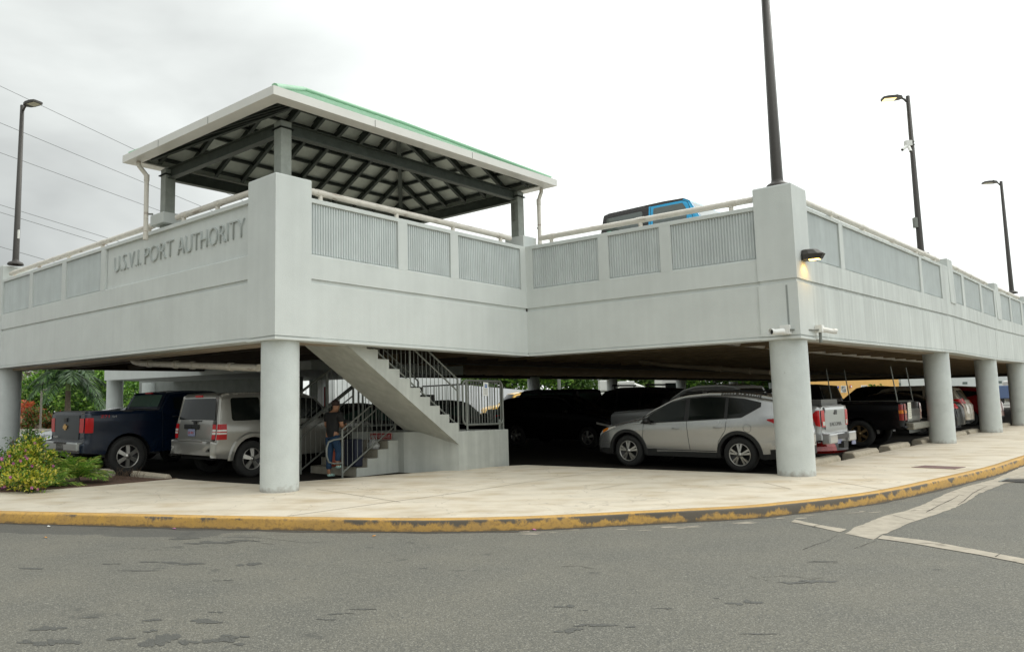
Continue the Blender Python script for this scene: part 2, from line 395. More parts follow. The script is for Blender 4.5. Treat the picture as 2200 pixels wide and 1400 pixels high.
WALKB = [pl(.72, 60), pl(.72, .32), pd(6.0, -.62), pd(6.25, -1.1), pd(6.62, -2.5), pd(7.05, -4.2), pd(7.69, -6.6), pd(8.4, -6.75), pd(9.9, -7.0)]
walk = [tuple(p) for p in KI]+[(70, 70)][:0]+WALKB+BEDL[::-1]
sheet('sidewalk', walk, lambda y: gs(y), mWalk, side=.10)
# garage floor (slightly lower than the walk) and parking lot behind
lot = [pl(-1.2, 62), pl(-1.2, -1.5), pl(5.2, -8.2), pl(24, -8.2), pl(60, -8.2), pl(60, 62)]
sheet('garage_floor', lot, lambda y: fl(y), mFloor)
mLot = mat('lot_asphalt', (.20, .195, .18), .9, var=.2, vscale=.5)
sheet('parking_lot', [pl(22.2, -60), pl(110, -60), pl(110, 140), pl(-12, 140), pl(-12, 62.2), pl(22.2, 62.2)], lambda y: fl(y)+.02, mLot)
# kerb with worn yellow paint
def kerbmat():
    m = mat('worn_yellow_kerb', (.66, .35, .035), .8); t = m.node_tree; b = t.nodes['Principled BSDF']
    g = t.nodes.new('ShaderNodeNewGeometry')
    def nz(sc, mp, det=6, ro=.65):
        mm = t.nodes.new('ShaderNodeMapping'); mm.inputs['Scale'].default_value = mp; t.links.new(g.outputs['Position'], mm.inputs[0])
        n = t.nodes.new('ShaderNodeTexNoise'); n.inputs['Scale'].default_value = sc; n.inputs['Detail'].default_value = det; n.inputs['Roughness'].default_value = ro
        t.links.new(mm.outputs[0], n.inputs['Vector']); return n.outputs['Fac']
    def rng(v, a, b_, c=0, d=1):
        r = t.nodes.new('ShaderNodeMapRange'); t.links.new(v, r.inputs['Value'])
        for k, x in zip(('From Min', 'From Max', 'To Min', 'To Max'), (a, b_, c, d)): r.inputs[k].default_value = x
        return r.outputs[0]
    def mix(f, a, b_):
        n = t.nodes.new('ShaderNodeMix'); n.data_type = 'RGBA'; t.links.new(f, n.inputs[0])
        for i, x in ((6, a), (7, b_)):
            if isinstance(x, tuple): n.inputs[i].default_value = (*x, 1)
            else: t.links.new(x, n.inputs[i])
        return n.outputs[2]
    def math_(op, a, b_):
        n = t.nodes.new('ShaderNodeMath'); n.operation = op
        for i, x in enumerate((a, b_)):
            if isinstance(x, (int, float)): n.inputs[i].default_value = x
            else: t.links.new(x, n.inputs[i])
        return n.outputs[0]
    c = mix(rng(nz(3, (1, 1, 1)), .35, .65), (.46, .28, .09), (.60, .35, .08))
    c = mix(rng(nz(22, (1, 1, 1), 3), .5, .75, 0, .7), c, (.25, .15, .07))
    s = t.nodes.new('ShaderNodeSeparateXYZ'); t.links.new(g.outputs['Position'], s.inputs[0])
    h = math_('SUBTRACT', s.outputs[2], math_('MULTIPLY', math_('SUBTRACT', s.outputs[1], Y0), KS))   # height over walk level
    wear = math_('ADD', nz(2.2, (1, 1, .6), 7, .7), rng(s.outputs[0], -4, 4, .0, .17))
    wear = math_('ADD', wear, rng(h, -.12, -.02, -.13, .06))
    wear = math_('ADD', wear, rng(s.outputs[0], 5.5, 9, 0, -.10))
    face = rng(h, -.012, -.004, 1, .0)
    wm = math_('MULTIPLY', rng(wear, .575, .645), face)
    c = mix(wm, c, (.13, .11, .085))
    dirt = rng(math_('ADD', nz(6, (1, 1, 1)), rng(h, -.15, -.10, .3, 0)), .62, .78, 0, .75)
    c = mix(dirt, c, (.12, .095, .07))
    t.links.new(c, b.inputs['Base Color'])
    bp = t.nodes.new('ShaderNodeBump'); bp.inputs['Strength'].default_value = .6; bp.inputs['Distance'].default_value = .012
    t.links.new(nz(30, (1, 1, 1)), bp.inputs['Height']); t.links.new(bp.outputs[0], b.inputs['Normal'])
    return m
kb = MB(); rings = []
KW = offs(KP, .0)
prof = [(-.012, -.17), (-.010, -.10), (-.004, -.03), (.0, -.016), (.012, -.004), (.03, .002), (.14, .004), (.146, -.05)]
for j, (o_, h_) in enumerate(prof):
    P = offs(KP, o_)
    rings.append([(p.x+random.uniform(-.004, .004)*(j < 6), p.y+random.uniform(-.004, .004)*(j < 6), gs(p.y)+h_+random.uniform(-.002, .002)*(j in (3, 4))) for p in P])
n = len(KP)
kb.add([v for r in rings for v in r], [(j*n+i, j*n+i+1, (j+1)*n+i+1, (j+1)*n+i) for j in range(len(prof)-1) for i in range(n-1)], True)
k_ = kb.build('kerb', kerbmat()); k_['kind'] = 'structure'
# dirt line in the gutter
gut = MB(); P1 = offs(KP, -.02); P2 = []
rg = random.Random(3)
for i, p in enumerate(KP):
    t = (KP[min(i+1, n-1)]-KP[max(i-1, 0)]).normalized(); P2.append(p-Vector((-t.y, t.x))*(.05+rg.random()*.05+(.10*rg.random() if -4.5 < p.x < 1 else 0)))
gut.add([(p.x, p.y, rd(p.y)+.003) for p in P1]+[(p.x, p.y, rd(p.y)+.003) for p in P2], [(i, n+i, n+i+1, i+1) for i in range(n-1)])
g_ = gut.build('gutter_dirt', mat('gutter_grime', (.07, .062, .05), .95, var=.4, vscale=20)); g_['kind'] = 'structure'
# concrete strips let into the asphalt (trench patch)
mStrip = mat('old_concrete_strip', (.40, .355, .285), .9, var=.22, vscale=6, bump=.4, bscale=60, stain=(4, .62, .68, (.16, .14, .11), (1, 4, 1)))
def rough_edge(poly, j=.012, step=.12):
    out = []
    rr = random.Random(11)
    for i in range(len(poly)):
        a, b = Vector(poly[i]), Vector(poly[(i+1) % len(poly)]); k = max(1, int((b-a).length/step))
        for q in range(k): p = a.lerp(b, q/k); out.append((p.x+rr.uniform(-j, j), p.y+rr.uniform(-j, j)))
    return out
def gp(u, v): p = onG(u, v, -.15); return (p.x, p.y)
s1 = rough_edge([gp(*q) for q in [(1815, 1146), (1878, 1159), (1890, 1151), (1958, 1122), (2010, 1105), (2052, 1090), (2086, 1073), (2100, 1062), (2156, 1039), (2140, 1028), (2072, 1046), (2035, 1059), (1985, 1083), (1950, 1096), (1900, 1108), (1838, 1132)]])
sheet('concrete_strip', s1, lambda y: rd(y)+.004, mStrip)
s2 = rough_edge([gp(*q) for q in [(1886, 1157), (1960, 1167), (2120, 1195), (2200, 1211), (2290, 1228), (2290, 1214), (2200, 1200), (2140, 1189), (1990, 1161), (1895, 1150)]], .006)
sheet('concrete_strip', s2, lambda y: rd(y)+.006, mStrip)
s3 = rough_edge([gp(*q) for q in [(1700, 1121), (1750, 1131), (1805, 1143), (1818, 1137), (1760, 1127), (1708, 1116)]], .006)
sheet('concrete_strip', s3, lambda y: rd(y)+.005, mStrip)
s4 = rough_edge([gp(*q) for q in [(2100, 1060), (2160, 1038), (2260, 1030), (2300, 985), (2200, 1001), (2120, 1036)]], .02)
sheet('concrete_strip', s4, lambda y: rd(y)+.005, mStrip)
rr = random.Random(5)
dots = MB()
for k in range(26):    # pale spalled patches along the gutter
    u = rr.uniform(1120, 1900); vb = 1139-(u-1100)*.035 if u < 1500 else 1125-(u-1500)*.092
    c = Vector(gp(u, vb+rr.uniform(3, 10))); d = Vector((.95, .3)).normalized() if u > 1450 else Vector((1, .12)).normalized(); nn_ = Vector((-d.y, d.x))
    ln, wd = rr.uniform(.06, .22), rr.uniform(.01, .035); m_ = 9; ring = []
    for q in range(m_):
        a = 2*pi*q/m_; p = c+d*cos(a)*ln*rr.uniform(.6, 1.1)+nn_*sin(a)*wd*rr.uniform(.5, 1.2); ring.append((p.x, p.y, rd(p.y)+.003))
    dots.add(ring, [tuple(range(m_))])
d_ = dots.build('gutter_spall', mat('spalled_mortar', (.36, .32, .26), .9)); d_['kind'] = 'structure'
# cracks across the concrete strips and in the asphalt
cb = MB(); rc = random.Random(31)
def crack(pts, wd=.008, dz=.0085, j=2.0):
    P_ = []
    for i in range(len(pts)-1):
        (u0, v0), (u1, v1) = pts[i], pts[i+1]; k = max(2, int(math.hypot(u1-u0, v1-v0)/12))
        for q in range(k): t = q/k; P_.append(onG(lerp(u0, u1, t)+rc.uniform(-j, j), lerp(v0, v1, t)+rc.uniform(-j, j)*.4, -.15)+Z*dz)
    P_.append(onG(*pts[-1], -.15)+Z*dz)
    for i in range(len(P_)-1):
        d = (P_[i+1]-P_[i]).normalized(); nn2 = Vector((-d.y, d.x, 0))*wd*rc.uniform(.3, .8); cb.add([P_[i]-nn2, P_[i+1]-nn2, P_[i+1]+nn2, P_[i]+nn2], [(0, 1, 2, 3)])
for pts in ([(1945, 1098), (2030, 1094)], [(1985, 1084), (2050, 1088)], [(2000, 1078), (2075, 1079)], [(2035, 1062), (2098, 1066)], [(2060, 1055), (2110, 1060)], [(2080, 1048), (2130, 1052)], [(2100, 1042), (2150, 1045)], [(2060, 1085), (2090, 1060), (2120, 1045)], [(1990, 1100), (2030, 1080), (2060, 1064)], [(1920, 1108), (1965, 1118)], [(1745, 1132), (1765, 1127)], [(2140, 1196), (2150, 1190)], [(2010, 1170), (2030, 1168)]): crack(pts)
for pts in ([(1800, 1150), (1760, 1168), (1725, 1180)], [(1880, 1162), (1850, 1172), (1835, 1178)], [(1190, 1218), (1235, 1215), (1290, 1222)], [(1640, 1240), (1690, 1236), (1740, 1243), (1770, 1240)], [(1735, 1206), (1800, 1208)], [(1612, 1238), (1650, 1248)], [(540, 1152), (600, 1160), (655, 1166), (700, 1163)], [(480, 1168), (540, 1160), (590, 1170)]): crack(pts, .006, .0035, 3)
k_ = cb.build('surface_cracks', mat('crack_dark', (.05, .045, .038), .95)); k_['kind'] = 'structure'
# storm grate
gr = thing('storm_drain', 'slotted iron storm drain in the gutter past the curved kerb', 'drain', onG(2192, 1032, -.15))
b = MB(); cpos = onG(2192, 1032, -.15); ax = EB3; ay = EA3
for i in range(9):
    p = cpos+ax*(-.4+i*.1); q0 = p-ay*.22; q1 = p+ay*.22
    b.hexa([q0-ax*.02, q0+ax*.02, q1+ax*.02, q1-ax*.02]+[x_+Z*.012 for x_ in (q0-ax*.02, q0+ax*.02, q1+ax*.02, q1-ax*.02)])
b.build('grate_bars', mDarkSteel, gr)
b = MB()
for s_, e_, wv in ((-ax*.46-ay*.26, ax*.46-ay*.26, ay*.04), (-ax*.46+ay*.22, ax*.46+ay*.22, ay*.04)):
    b.hexa([cpos+s_, cpos+e_, cpos+e_+wv, cpos+s_+wv]+[x_+Z*.014 for x_ in (cpos+s_, cpos+e_, cpos+e_+wv, cpos+s_+wv)])
b.build('grate_frame', mGalv, gr)
# rusty cover plate in the walk
pc = [onG(u, v) for u, v in [(1974, 1000.5), (2072, 1001.5), (2062, 1007.5), (1990, 1004.8)]]
pc = [onG(1958, 1003.5), onG(2052, 1007.5), onG(2075, 1003), onG(1988, 999.5)]
b = MB(); b.hexa([p+Z*.001 for p in pc]+[p+Z*.007 for p in pc]); o = b.build('access_cover', mat('rusty_purple_steel', (.16, .085, .075), .7, var=.3, vscale=12)); tag(o, 'rusty purplish steel cover plate set flush in the sidewalk', 'cover plate')
# dark oil and water stains on the road
mStain = mat('oil_stain_asphalt', (.088, .087, .077), .7, var=.35, vscale=60, bump=.5, bscale=120)
rs = random.Random(23); sb = MB()
for (u, v, w_, h_) in ((102, 1350, 80, 10), (120, 1380, 100, 18), (195, 1326, 26, 6), (327, 1332, 30, 6), (440, 1335, 62, 13), (350, 1375, 100, 28), (255, 1372, 60, 10), (480, 1378, 80, 18), (505, 1366, 60, 10), (465, 1314, 22, 5), (325, 1355, 30, 8), (410, 1380, 40, 8), (60, 1380, 50, 8), (395, 1209, 90, 8), (320, 1207, 40, 4), (537, 1211, 54, 8), (70, 1221, 40, 5), (297, 1225, 80, 2), (240, 1210, 40, 3), (477, 1246, 40, 3), (450, 1165, 110, 8), (520, 1161, 70, 4), (400, 1157, 60, 5), (1215, 1302, 35, 10), (1250, 1311, 16, 3), (1275, 1343, 90, 8), (1220, 1354, 60, 10), (1355, 1345, 26, 6), (1430, 1306, 26, 4), (1600, 1294, 70, 10), (1745, 1249, 90, 8), (1700, 1251, 60, 4), (1630, 1361, 80, 3), (1540, 1284, 16, 4), (1767, 1206, 60, 2), (905, 1220, 18, 4), (700, 1330, 30, 3), (780, 1308, 60, 4), (730, 1318, 50, 4), (2010, 1223, 18, 2), (880, 1165, 12, 3)):
    nb = max(2, int(w_/16))
    for k in range(nb):
        x = (k+.5)/nb-.5; cu_, cv_ = u+x*w_+rs.uniform(-4, 4), v+rs.uniform(-.3, .3)*h_; ru, rv = w_/nb*rs.uniform(.55, 1.0), h_*.5*(1-1.2*abs(x))*rs.uniform(.6, 1.1); m_ = 18; ring = []
        for q in range(m_):
            a = 2*pi*q/m_; k2 = rs.uniform(.62, 1.15); p = onG(cu_+cos(a)*ru*k2, cv_+sin(a)*rv*k2, -.15); ring.append((p.x, p.y, rd(p.y)+.0022+.0004*(k % 3)))
        sb.add(ring, [tuple(range(m_))[::-1]])
s_ = sb.build('road_stains', mStain); s_['kind'] = 'structure'
# litter and joints on walk
b = MB()
def joint(u0, v0, u1, v1, wd=.016):
    p, q = onG(u0, v0), onG(u1, v1); d = (q-p).normalized(); nn2 = Vector((-d.y, d.x, 0))*wd/2
    b.add([(p-nn2+Z*.003), (q-nn2+Z*.003+Z*0), (q+nn2+Z*.003), (p+nn2+Z*.003)], [(0, 1, 2, 3)])
for q in [(618, 1108, 800, 1083), (800, 1083, 1000, 1056), (1000, 1056, 1120, 1037), (1120, 1037, 1330, 1006), (680, 1050, 860, 1078), (1270, 1052, 1340, 1040), (1560, 1041, 1700, 1050), (1700, 1050, 1640, 1036), (2040, 972, 2200, 968), (1760, 1028, 1900, 1052)]: joint(*q)
j_ = b.build('sidewalk_joints', mat('joint_brown', (.27, .22, .16), .9)); j_['kind'] = 'structure'  # joints drawn as thin strips of darker brown
# planting bed soil
mSoil = mat('mulch_soil', (.10, .055, .035), .95, var=.4, vscale=20, bump=1, bscale=40)
bed = [(-8.06, 14.36), (-7.75, 14.40), (-6.72, 15.12), (-5.55, 16.35), pl(10.2, -7.1), pl(11.5, -7.3), pl(19, -7.5), pl(19.5, -9.5), (-20, 18.0), (-12, 15.4)]
sheet('planting_bed', bed, lambda y: gs(y)+.012, mSoil, side=.12)
# ------------------------------------------------------------------ parking garage
C1 = Vector((-2.883, 13.292)); C2 = Vector((1.94, 18.27))
dA = EA.copy(); C0 = C1+dA*14.45
G = thing('parking_garage', 'grey painted two-level concrete parking garage with raised lettering and open ground floor', 'building', L(0, 0, 0))
LV = 2.594
wallsegs = {  # name: (points with bottom heights, outward normal side)
 'A': [(C1, 2.65), (C0, 2.857)],
 'B': [(C1, 2.65), (C2, 2.62)],
 'C': [(C2, 2.62), (K3, 2.60)],
 'D': [(K3, 2.60), (K3+EB*12.46, 2.845), (K3+EB*18.85, 2.865), (K3+EB*28.4, 3.02), (K3+EB*60, 3.55)]}
outn = {'A': -EB, 'B': -EA, 'C': -EB, 'D': -EA}
outn['C'] = Vector(((C2-K3).y, -(C2-K3).x)).normalized()
if outn['C'].dot(EB) > 0: outn['C'] = -outn['C']
outn['B'] = Vector(((C2-C1).y, -(C2-C1).x)).normalized()
if outn['B'].dot(EA) > 0: outn['B'] = -outn['B']
class Wl:
    def __init__(s, k):
        s.pts = wallsegs[k]; s.n = outn[k]; s.k = k; s.cum = [0]
        for i in range(len(s.pts)-1): s.cum.append(s.cum[-1]+(s.pts[i+1][0]-s.pts[i][0]).length)
        s.len = s.cum[-1]
    def at(s, d):
        for i in range(len(s.pts)-1):
            if d <= s.cum[i+1]+1e-6 or i == len(s.pts)-2:
                t = (d-s.cum[i])/(s.cum[i+1]-s.cum[i]); p = lerp(s.pts[i][0], s.pts[i+1][0], t); return p, lerp(s.pts[i][1], s.pts[i+1][1], t)
    def P(s, d, h, o=0):   # distance along, height above the bottom, offset outward
        p, z = s.at(d); q = p+s.n*o; return Vector((q.x, q.y, z+h))
    def dir(s, d): a, _ = s.at(d-.01); b, _ = s.at(d+.01); return (b-a).normalized()
WL = {k: Wl(k) for k in wallsegs}
def sweep(b, W, prof, stations, close=False, caps=True):
    rings = [[W.P(d, h, o) for (o, h) in prof] for d in stations]; n = len(prof)
    fl_ = (W.dir(stations[0]+.05).x*W.n.y-W.dir(stations[0]+.05).y*W.n.x) > 0
    fs = []
    for i in range(len(stations)-1):
        for j in range(n-1):
            q = (i*n+j, i*n+j+1, (i+1)*n+j+1, (i+1)*n+j); fs.append(q if not fl_ else q[::-1])
    b.add([v for r in rings for v in r], fs)
    if caps:
        for r, rv in ((rings[0], 0), (rings[-1], 1)): b.add(r, [tuple(range(n)) if rv else tuple(range(n))[::-1]])
TH = .30
WPROF = [(-TH-.05, 0), (.014, 0), (.014, .045), (-.014, .05), (-.014, .064), (0, .068), (0, 1.040), (-.006, 1.046), (-.030, 1.05), (-.030, 1.118), (.006, 1.121), (.004, 1.13), (.004, 1.545), (-.055, 1.575), (-.055, 2.508), (.004, 2.514), (.004, 2.586), (-.008, 2.594), (-.22, 2.594), (-.22, 1.45), (-TH-.05, 1.45), (-TH-.05, 0)]
spans = {'A': [(.7, 14.40)], 'B': [(.6, 6.931)], 'C': [(0, 5.45)], 'D': [(.66, 12.46), (12.46, 18.85), (18.85, 28.4), (28.4, 60)]}
wallobj = {}
for k, W in WL.items():
    for i, (s0, s1) in enumerate(spans[k]):
        b = MB(); ns = max(2, int((s1-s0)/2)+1); sweep(b, W, WPROF, [lerp(s0, s1, t/(ns-1)) for t in range(ns)])
        o = b.build('parapet_wall', mWallW if k == 'D' else mWall, G); wallobj.setdefault(k, []).append(o)
def wall_at(k, d):
    for (s0, s1), o in zip(spans[k], wallobj[k]):
        if d <= s1: return o
    return wallobj[k][-1]
# posts between recessed panels; corrugated infill
panels = {'B': [(.68, 2.86), (3.11, 4.37), (4.61, 6.74)], 'C': [(.19, 1.93), (2.18, 3.37), (3.62, 5.37)],
          'A': [(7.03, 9.08), (9.34, 11.34), (11.58, 13.66)],
          'D': [(.74, 2.62), (2.87, 9.05), (9.3, 11.4), (12.6, 14.13), (14.45, 16.85), (17.15, 19.3), (20.55, 22.4), (22.7, 25.0), (25.4, 27.3), (28.4, 31), (31.3, 34), (34.3, 36.5), (37.5, 40), (40.3, 43), (43.3, 46)]}
signrec = (.79, 6.80)
for k, pls in panels.items():
    W = WL[k]; rec = list(pls)+([signrec] if k == 'A' else [])
    rec.sort(); ends = [spans[k][0][0], spans[k][-1][1]]
    cur = ends[0]; gaps = []
    for a, b_ in rec:
        if a > cur+.02: gaps.append((cur, a))
        cur = b_
    gaps.append((cur, min(ends[1], cur+12)))
    for a, b_ in gaps:
        if b_-a < .02: continue
        pb = MB(); sweep(pb, W, [(-.05, 1.57), (.0035, 1.548), (.0035, 2.513), (-.05, 2.51)], [a, b_])
        pb.build('panel_post', mWallW if k == 'D' else mWall, wall_at(k, (a+b_)/2))
    for a, b_ in pls:
        o = wall_at(k, (a+b_)/2); pb = MB(); per = .058; nr = int((b_-a)/per); per = (b_-a)/nr
        fr = [(0, -.053), (.12, -.053), (.24, -.028), (.62, -.028), (.74, -.053)]
        st = []
        for i in range(nr):
            for f_, o_ in fr: st.append((a+(i+f_)*per, o_))
        st.append((b_, -.053))
        lo = [W.P(d, 1.59, o_) for d, o_ in st]; hi = [W.P(d, 2.505, o_) for d, o_ in st]; m_ = len(st)
        fs = [(i, i+1, m_+i+1, m_+i) for i in range(m_-1)]
        # bottom cap of the ribs
        base = [W.P(d, 1.59, -.054) for d, o_ in st]; tp = [W.P(d, 2.505, -.054) for d, o_ in st]
        pb.add(lo+hi+base+tp, fs+[(i+1, i, 2*m_+i, 2*m_+i+1) for i in range(m_-1)]+[(m_+i, m_+i+1, 3*m_+i+1, 3*m_+i) for i in range(m_-1)])
        pb.build('ribbed_panel', mPanel, o)
# wall joints on the long side
jb = MB()
for d in (12.55, 18.9, 25.2):
    W = WL['D']; jb.hexa([W.P(d, .08, -.005), W.P(d+.02, .08, -.005), W.P(d+.02, .08, .002), W.P(d, .08, .002), W.P(d, 1.03, -.005), W.P(d+.02, 1.03, -.005), W.P(d+.02, 1.03, .002), W.P(d, 1.03, .002)])
jb.build('expansion_joint', mat('joint_sealant', (.2, .2, .19), .8), G)
# lettering: wall paint darkened, the shading of its edges put into the colour
W = WL['A']; SU = (6.43, 5.14, 4.97, 3.72, 3.50, 1.05)
for body, sa, sb_ in (('U.S.V.I.', SU[0], SU[1]), ('PORT', SU[2], SU[3]), ('AUTHORITY', SU[4], SU[5])):
    p0 = W.P(sa, 1.915, -.055); p1 = W.P(sb_, 1.93, -.055)
    text('raised_lettering', body, .53, mat('shaded_lettering', (.44, .47, .455), .8, var=.1, vscale=3), wallobj['A'][0], p0, p1-p0, Z, depth=.035, width=(p1-p0).length, offset=-.010)
# piers
def pier(cor, d1, d2, w1, w2, parts, name='pier', m=mWall, pr=.03):
    """cor: corner, d1/d2 unit dirs along the two walls, widths; parts: (z0,z1,inset)"""
    b = MB()
    for z0, z1, ins, ch in parts:
        def ring(e, z):
            c = cor-d1*(pr-e)-d2*(pr-e); w1_, w2_ = w1+pr-2*e+pr, w2+pr-2*e+pr
            q = [c, c+d1*w1_, c+d1*w1_+d2*w2_, c+d2*w2_]; return [Vector((p.x, p.y, z)) for p in q]
        R_ = [ring(ins, z0), ring(ins, z1-ch)]
        if ch: R_ += [ring(ins+ch*.3, z1-ch*.25), ring(ins+ch, z1)]
        vs = [v for r in R_ for v in r]; k = len(R_)
        sg = d1.x*d2.y-d1.y*d2.x > 0
        fs = [(i*4+j, i*4+(j+1) % 4, (i+1)*4+(j+1) % 4, (i+1)*4+j) for i in range(k-1) for j in range(4)]+[(3, 2, 1, 0), tuple((k-1)*4+j for j in range(4))]
        b.add(vs, fs if sg else [f[::-1] for f in fs])
    return b.build(name, m, G)
pier(C1, (C2-C1).normalized(), dA, .70, .79, [(2.645, 2.69, 0, 0), (2.69, 2.712, .028, 0), (2.712, 5.56, 0, .03)])
dC = (C2-K3).normalized()
pier(K3, EB, dC, .70, .65, [(2.595, 2.642, 0, 0), (2.642, 2.664, .028, 0), (2.664, 3.645, 0, 0), (3.645, 3.722, .028, 0), (3.722, 5.53, 0, .03)])
# dark strip with a vertical groove's shade painted into its colour, on the camera side of the corner pier
b = MB(); W = WL['C']; pz = 2.60
for dd in (5.83,):
    q = [W.P(dd, .1, .029), W.P(dd+.035, .1, .029), W.P(dd+.035, .1, .033), W.P(dd, .1, .033), W.P(dd, 1.0, .029), W.P(dd+.035, 1.0, .029), W.P(dd+.035, 1.0, .033), W.P(dd, 1.0, .033)]
    b.hexa(q)
b.build('groove_strip', mat('groove_shadow_paint', (.27, .29, .28), .8), G)
pier(C0, -dA, EB, .75, .75, [(2.85, 2.9, 0, 0), (2.9, 2.92, .028, 0), (2.92, 5.87, 0, .03)])
for d, zz in ((12.46-.62, 2.835), (18.9+.2, 2.87), (25.6-.1, 2.98)):
    W = WL['D']; d_ = d+.5; b = MB()
    wd = .32
    lo = [W.P(d_, 1.50, .03), W.P(d_+wd*2, 1.50, .03), W.P(d_+wd*2, 1.50, -.75), W.P(d_, 1.50, -.75)]
    hi = [W.P(d_, 2.84, .0), W.P(d_+wd*2, 2.84, .0), W.P(d_+wd*2, 2.84, -.75), W.P(d_, 2.84, -.75)]
    b.hexa(lo+hi); b.build('pier', mWallW, G)
# small roof-post blocks on the A wall and in the inner corner
PA = (6.39, 10.40); PB_ = (-6.80, -.03)
for (a, bb, zt) in ((PA[1], PB_[0], 5.66), (PA[0]-.08, PB_[1]-.02, 5.50)):
    b = MB(); zl0 = 5.43 if a > 8 else 5.12; q = [LP(a-.27, bb-.24, zl0), LP(a-.27, bb+.27, zl0), LP(a+.27, bb+.27, zl0), LP(a+.27, bb-.24, zl0)]
    b.hexa(q[::-1]+[p+Z*(zt-zl0) for p in q[::-1]]); bevel(b.build('post_block', mWall, G), .01)
# columns
def column(a, b_, zt, r=.335, name='column', par=None, m=None):
    p = L(a, b_); z0 = gs(p.y)-.06; mb = MB(); mb.lathe((p.x, p.y, 0), [(r, z0), (r, lerp(z0, zt, .33)), (r, lerp(z0, zt, .66)), (r, zt)], 40)
    return mb.build(name, m or mCol, par or G)
column(6.39, -6.86, 2.66)
column(.35, .36, 2.62)
for b_, z_ in ((11.62, 2.84), (18.7, 2.87), (25.0, 2.98), (31.4, 3.08), (37.8, 3.2), (44.2, 3.3)): column(.35, b_, z_)
column(20.05, -6.85, 2.87)
backcols = [(-3.55, 2.95), (19.92, 3.2), (27.85, 3.25), (36.76, 3.3), (45.28, 3.35), (53, 3.4), (8, 3.1)]
for b_, z_ in backcols[1:6]: column(21.3, b_, z_)


# deck and ceiling
def zdeck(a, b_): p = K3+EA*a+EB*b_; return 2.60+.0172*(p.y-13.3)
mb = MB()
def slab(mb, ps, top, bot):
    lo = [L(a, b_, zdeck(a, b_)+bot) for a, b_ in ps]; hi = [L(a, b_, zdeck(a, b_)+top) for a, b_ in ps]; n_ = len(ps)
    mb.add(lo+hi, [tuple(range(n_))[::-1], tuple(range(n_, 2*n_))]+[(i, (i+1) % n_, n_+(i+1) % n_, n_+i) for i in range(n_)])
slab(mb, [(.32, .3), (21.7, .3), (21.7, 60), (.32, 60)][::-1], 1.43, .72)
slab(mb, [(6.4, -7.0), (20.2, -7.0), (20.2, -.305+.6), (6.4, -.305+.6)][::-1], 1.42, .71)
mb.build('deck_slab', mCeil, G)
mb = MB()
for ps in ([(.5, .5), (21.5, .5), (21.5, 59.8), (.5, 59.8)][::-1], [(6.6, -6.8), (20.0, -6.8), (20.0, .5), (6.6, .5)][::-1]): mb.add([L(a, b_, zdeck(a, b_)+1.436) for a, b_ in ps], [(0, 1, 2, 3)])
mb.build('deck_surface', mat('pale_deck_concrete', (.50, .47, .41), .9, var=.12, vscale=1), G)
def beam(a0, b0, a1, b1, wd, bot, top=.74, name='ceiling_beam', m=None):
    d = (EA*(a1-a0)+EB*(b1-b0)).normalized(); nn = Vector((-d.y, d.x, 0))*wd/2; mb = MB()
    q = []
    for a, b_ in ((a0, b0), (a1, b1)): q.append(L(a, b_, zdeck(a, b_)))
    lo = [q[0]-nn, q[1]-nn, q[1]+nn, q[0]+nn]
    mb.hexa([p+Z*bot for p in lo]+[p+Z*top for p in lo]); return mb.build(name, m or mCeil, G)
b_ = 1.4
while b_ < 59: beam(.36, b_, 21.4, b_, .16, .14, m=mat('ceiling_rib_concrete', (.34, .25, .15), .9, var=.2, vscale=2)); b_ += 1.45
for a_ in (10.9,): beam(a_, .4, a_, 59, .45, .02)
for b_ in (-5.0, -3.2, -1.4): beam(7.9 if b_ > -5.5 else 6.5, b_, 20.1, b_, .2, .14)
# inner soffit faces of the perimeter beams
for (a0, b0, a1, b1, bt) in ((6.54, -6.85, 6.54, 0, .02), (6.35, -6.66, 20.1, -6.66, .02), (.62, .28, 5.9, .02, .02), (.52, .5, .52, 46, .03)):
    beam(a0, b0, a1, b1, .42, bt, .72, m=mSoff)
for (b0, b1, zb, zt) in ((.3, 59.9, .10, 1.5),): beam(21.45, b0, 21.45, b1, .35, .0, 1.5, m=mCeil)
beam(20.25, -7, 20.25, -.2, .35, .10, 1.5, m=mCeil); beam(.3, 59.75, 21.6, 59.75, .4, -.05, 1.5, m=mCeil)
# left far side: ramp wing with its own fascia, columns and shaded wall
RW = thing('ramp_building', 'pale grey concrete ramp structure standing behind the garage, seen under its deck', 'building', L(26, -2, 0))
p = atY(228, 816.6, 33.0); q = atY(560, 797, 26.0); 
pw = [atY(224, 800, 33), atY(224, 817.0, 33), atY(440, 805.5, 27.7), atY(440, 790, 27.7)]
dq = (pw[2]-pw[1]); dq.z = 0; dq.normalize(); bk = Vector((-dq.y, dq.x, 0))
if bk.y < 0: bk = -bk
e0, e1 = pw[1]-dq*.0, pw[2]+dq*6
zb0, zb1 = pw[1].z, pw[2].z+(pw[2].z-pw[1].z)/((pw[2]-pw[1]).length)*6
mb = MB(); lo = [Vector((e0.x, e0.y, zb0)), Vector((e1.x, e1.y, zb1))]; lo += [lo[1]+bk*7, lo[0]+bk*7]
mb.hexa(lo+[v+Z*1.3 for v in lo]); mb.build('ramp_slab', mWall, RW)
for (u, rr_, Y) in ((246.5, .335, 33.6), (305+16, .335, 36.5)):
    pz = atY(u, 850, Y); mb = MB(); mb.lathe((pz.x, pz.y, 0), [(rr_, fl(Y)), (rr_, lerp(zb0, zb1, .1)+.04)], 32); mb.build('column', mCol, RW)
mb = MB(); a_ = atY(309, 850, 37.5); c_ = atY(640, 850, 30); d_ = (c_-a_).normalized(); n_ = Vector((-d_.y, d_.x, 0))*.25
lo = [Vector((v.x, v.y, fl(v.y)-.1)) for v in (a_-n_, c_-n_, c_+n_, a_+n_)]
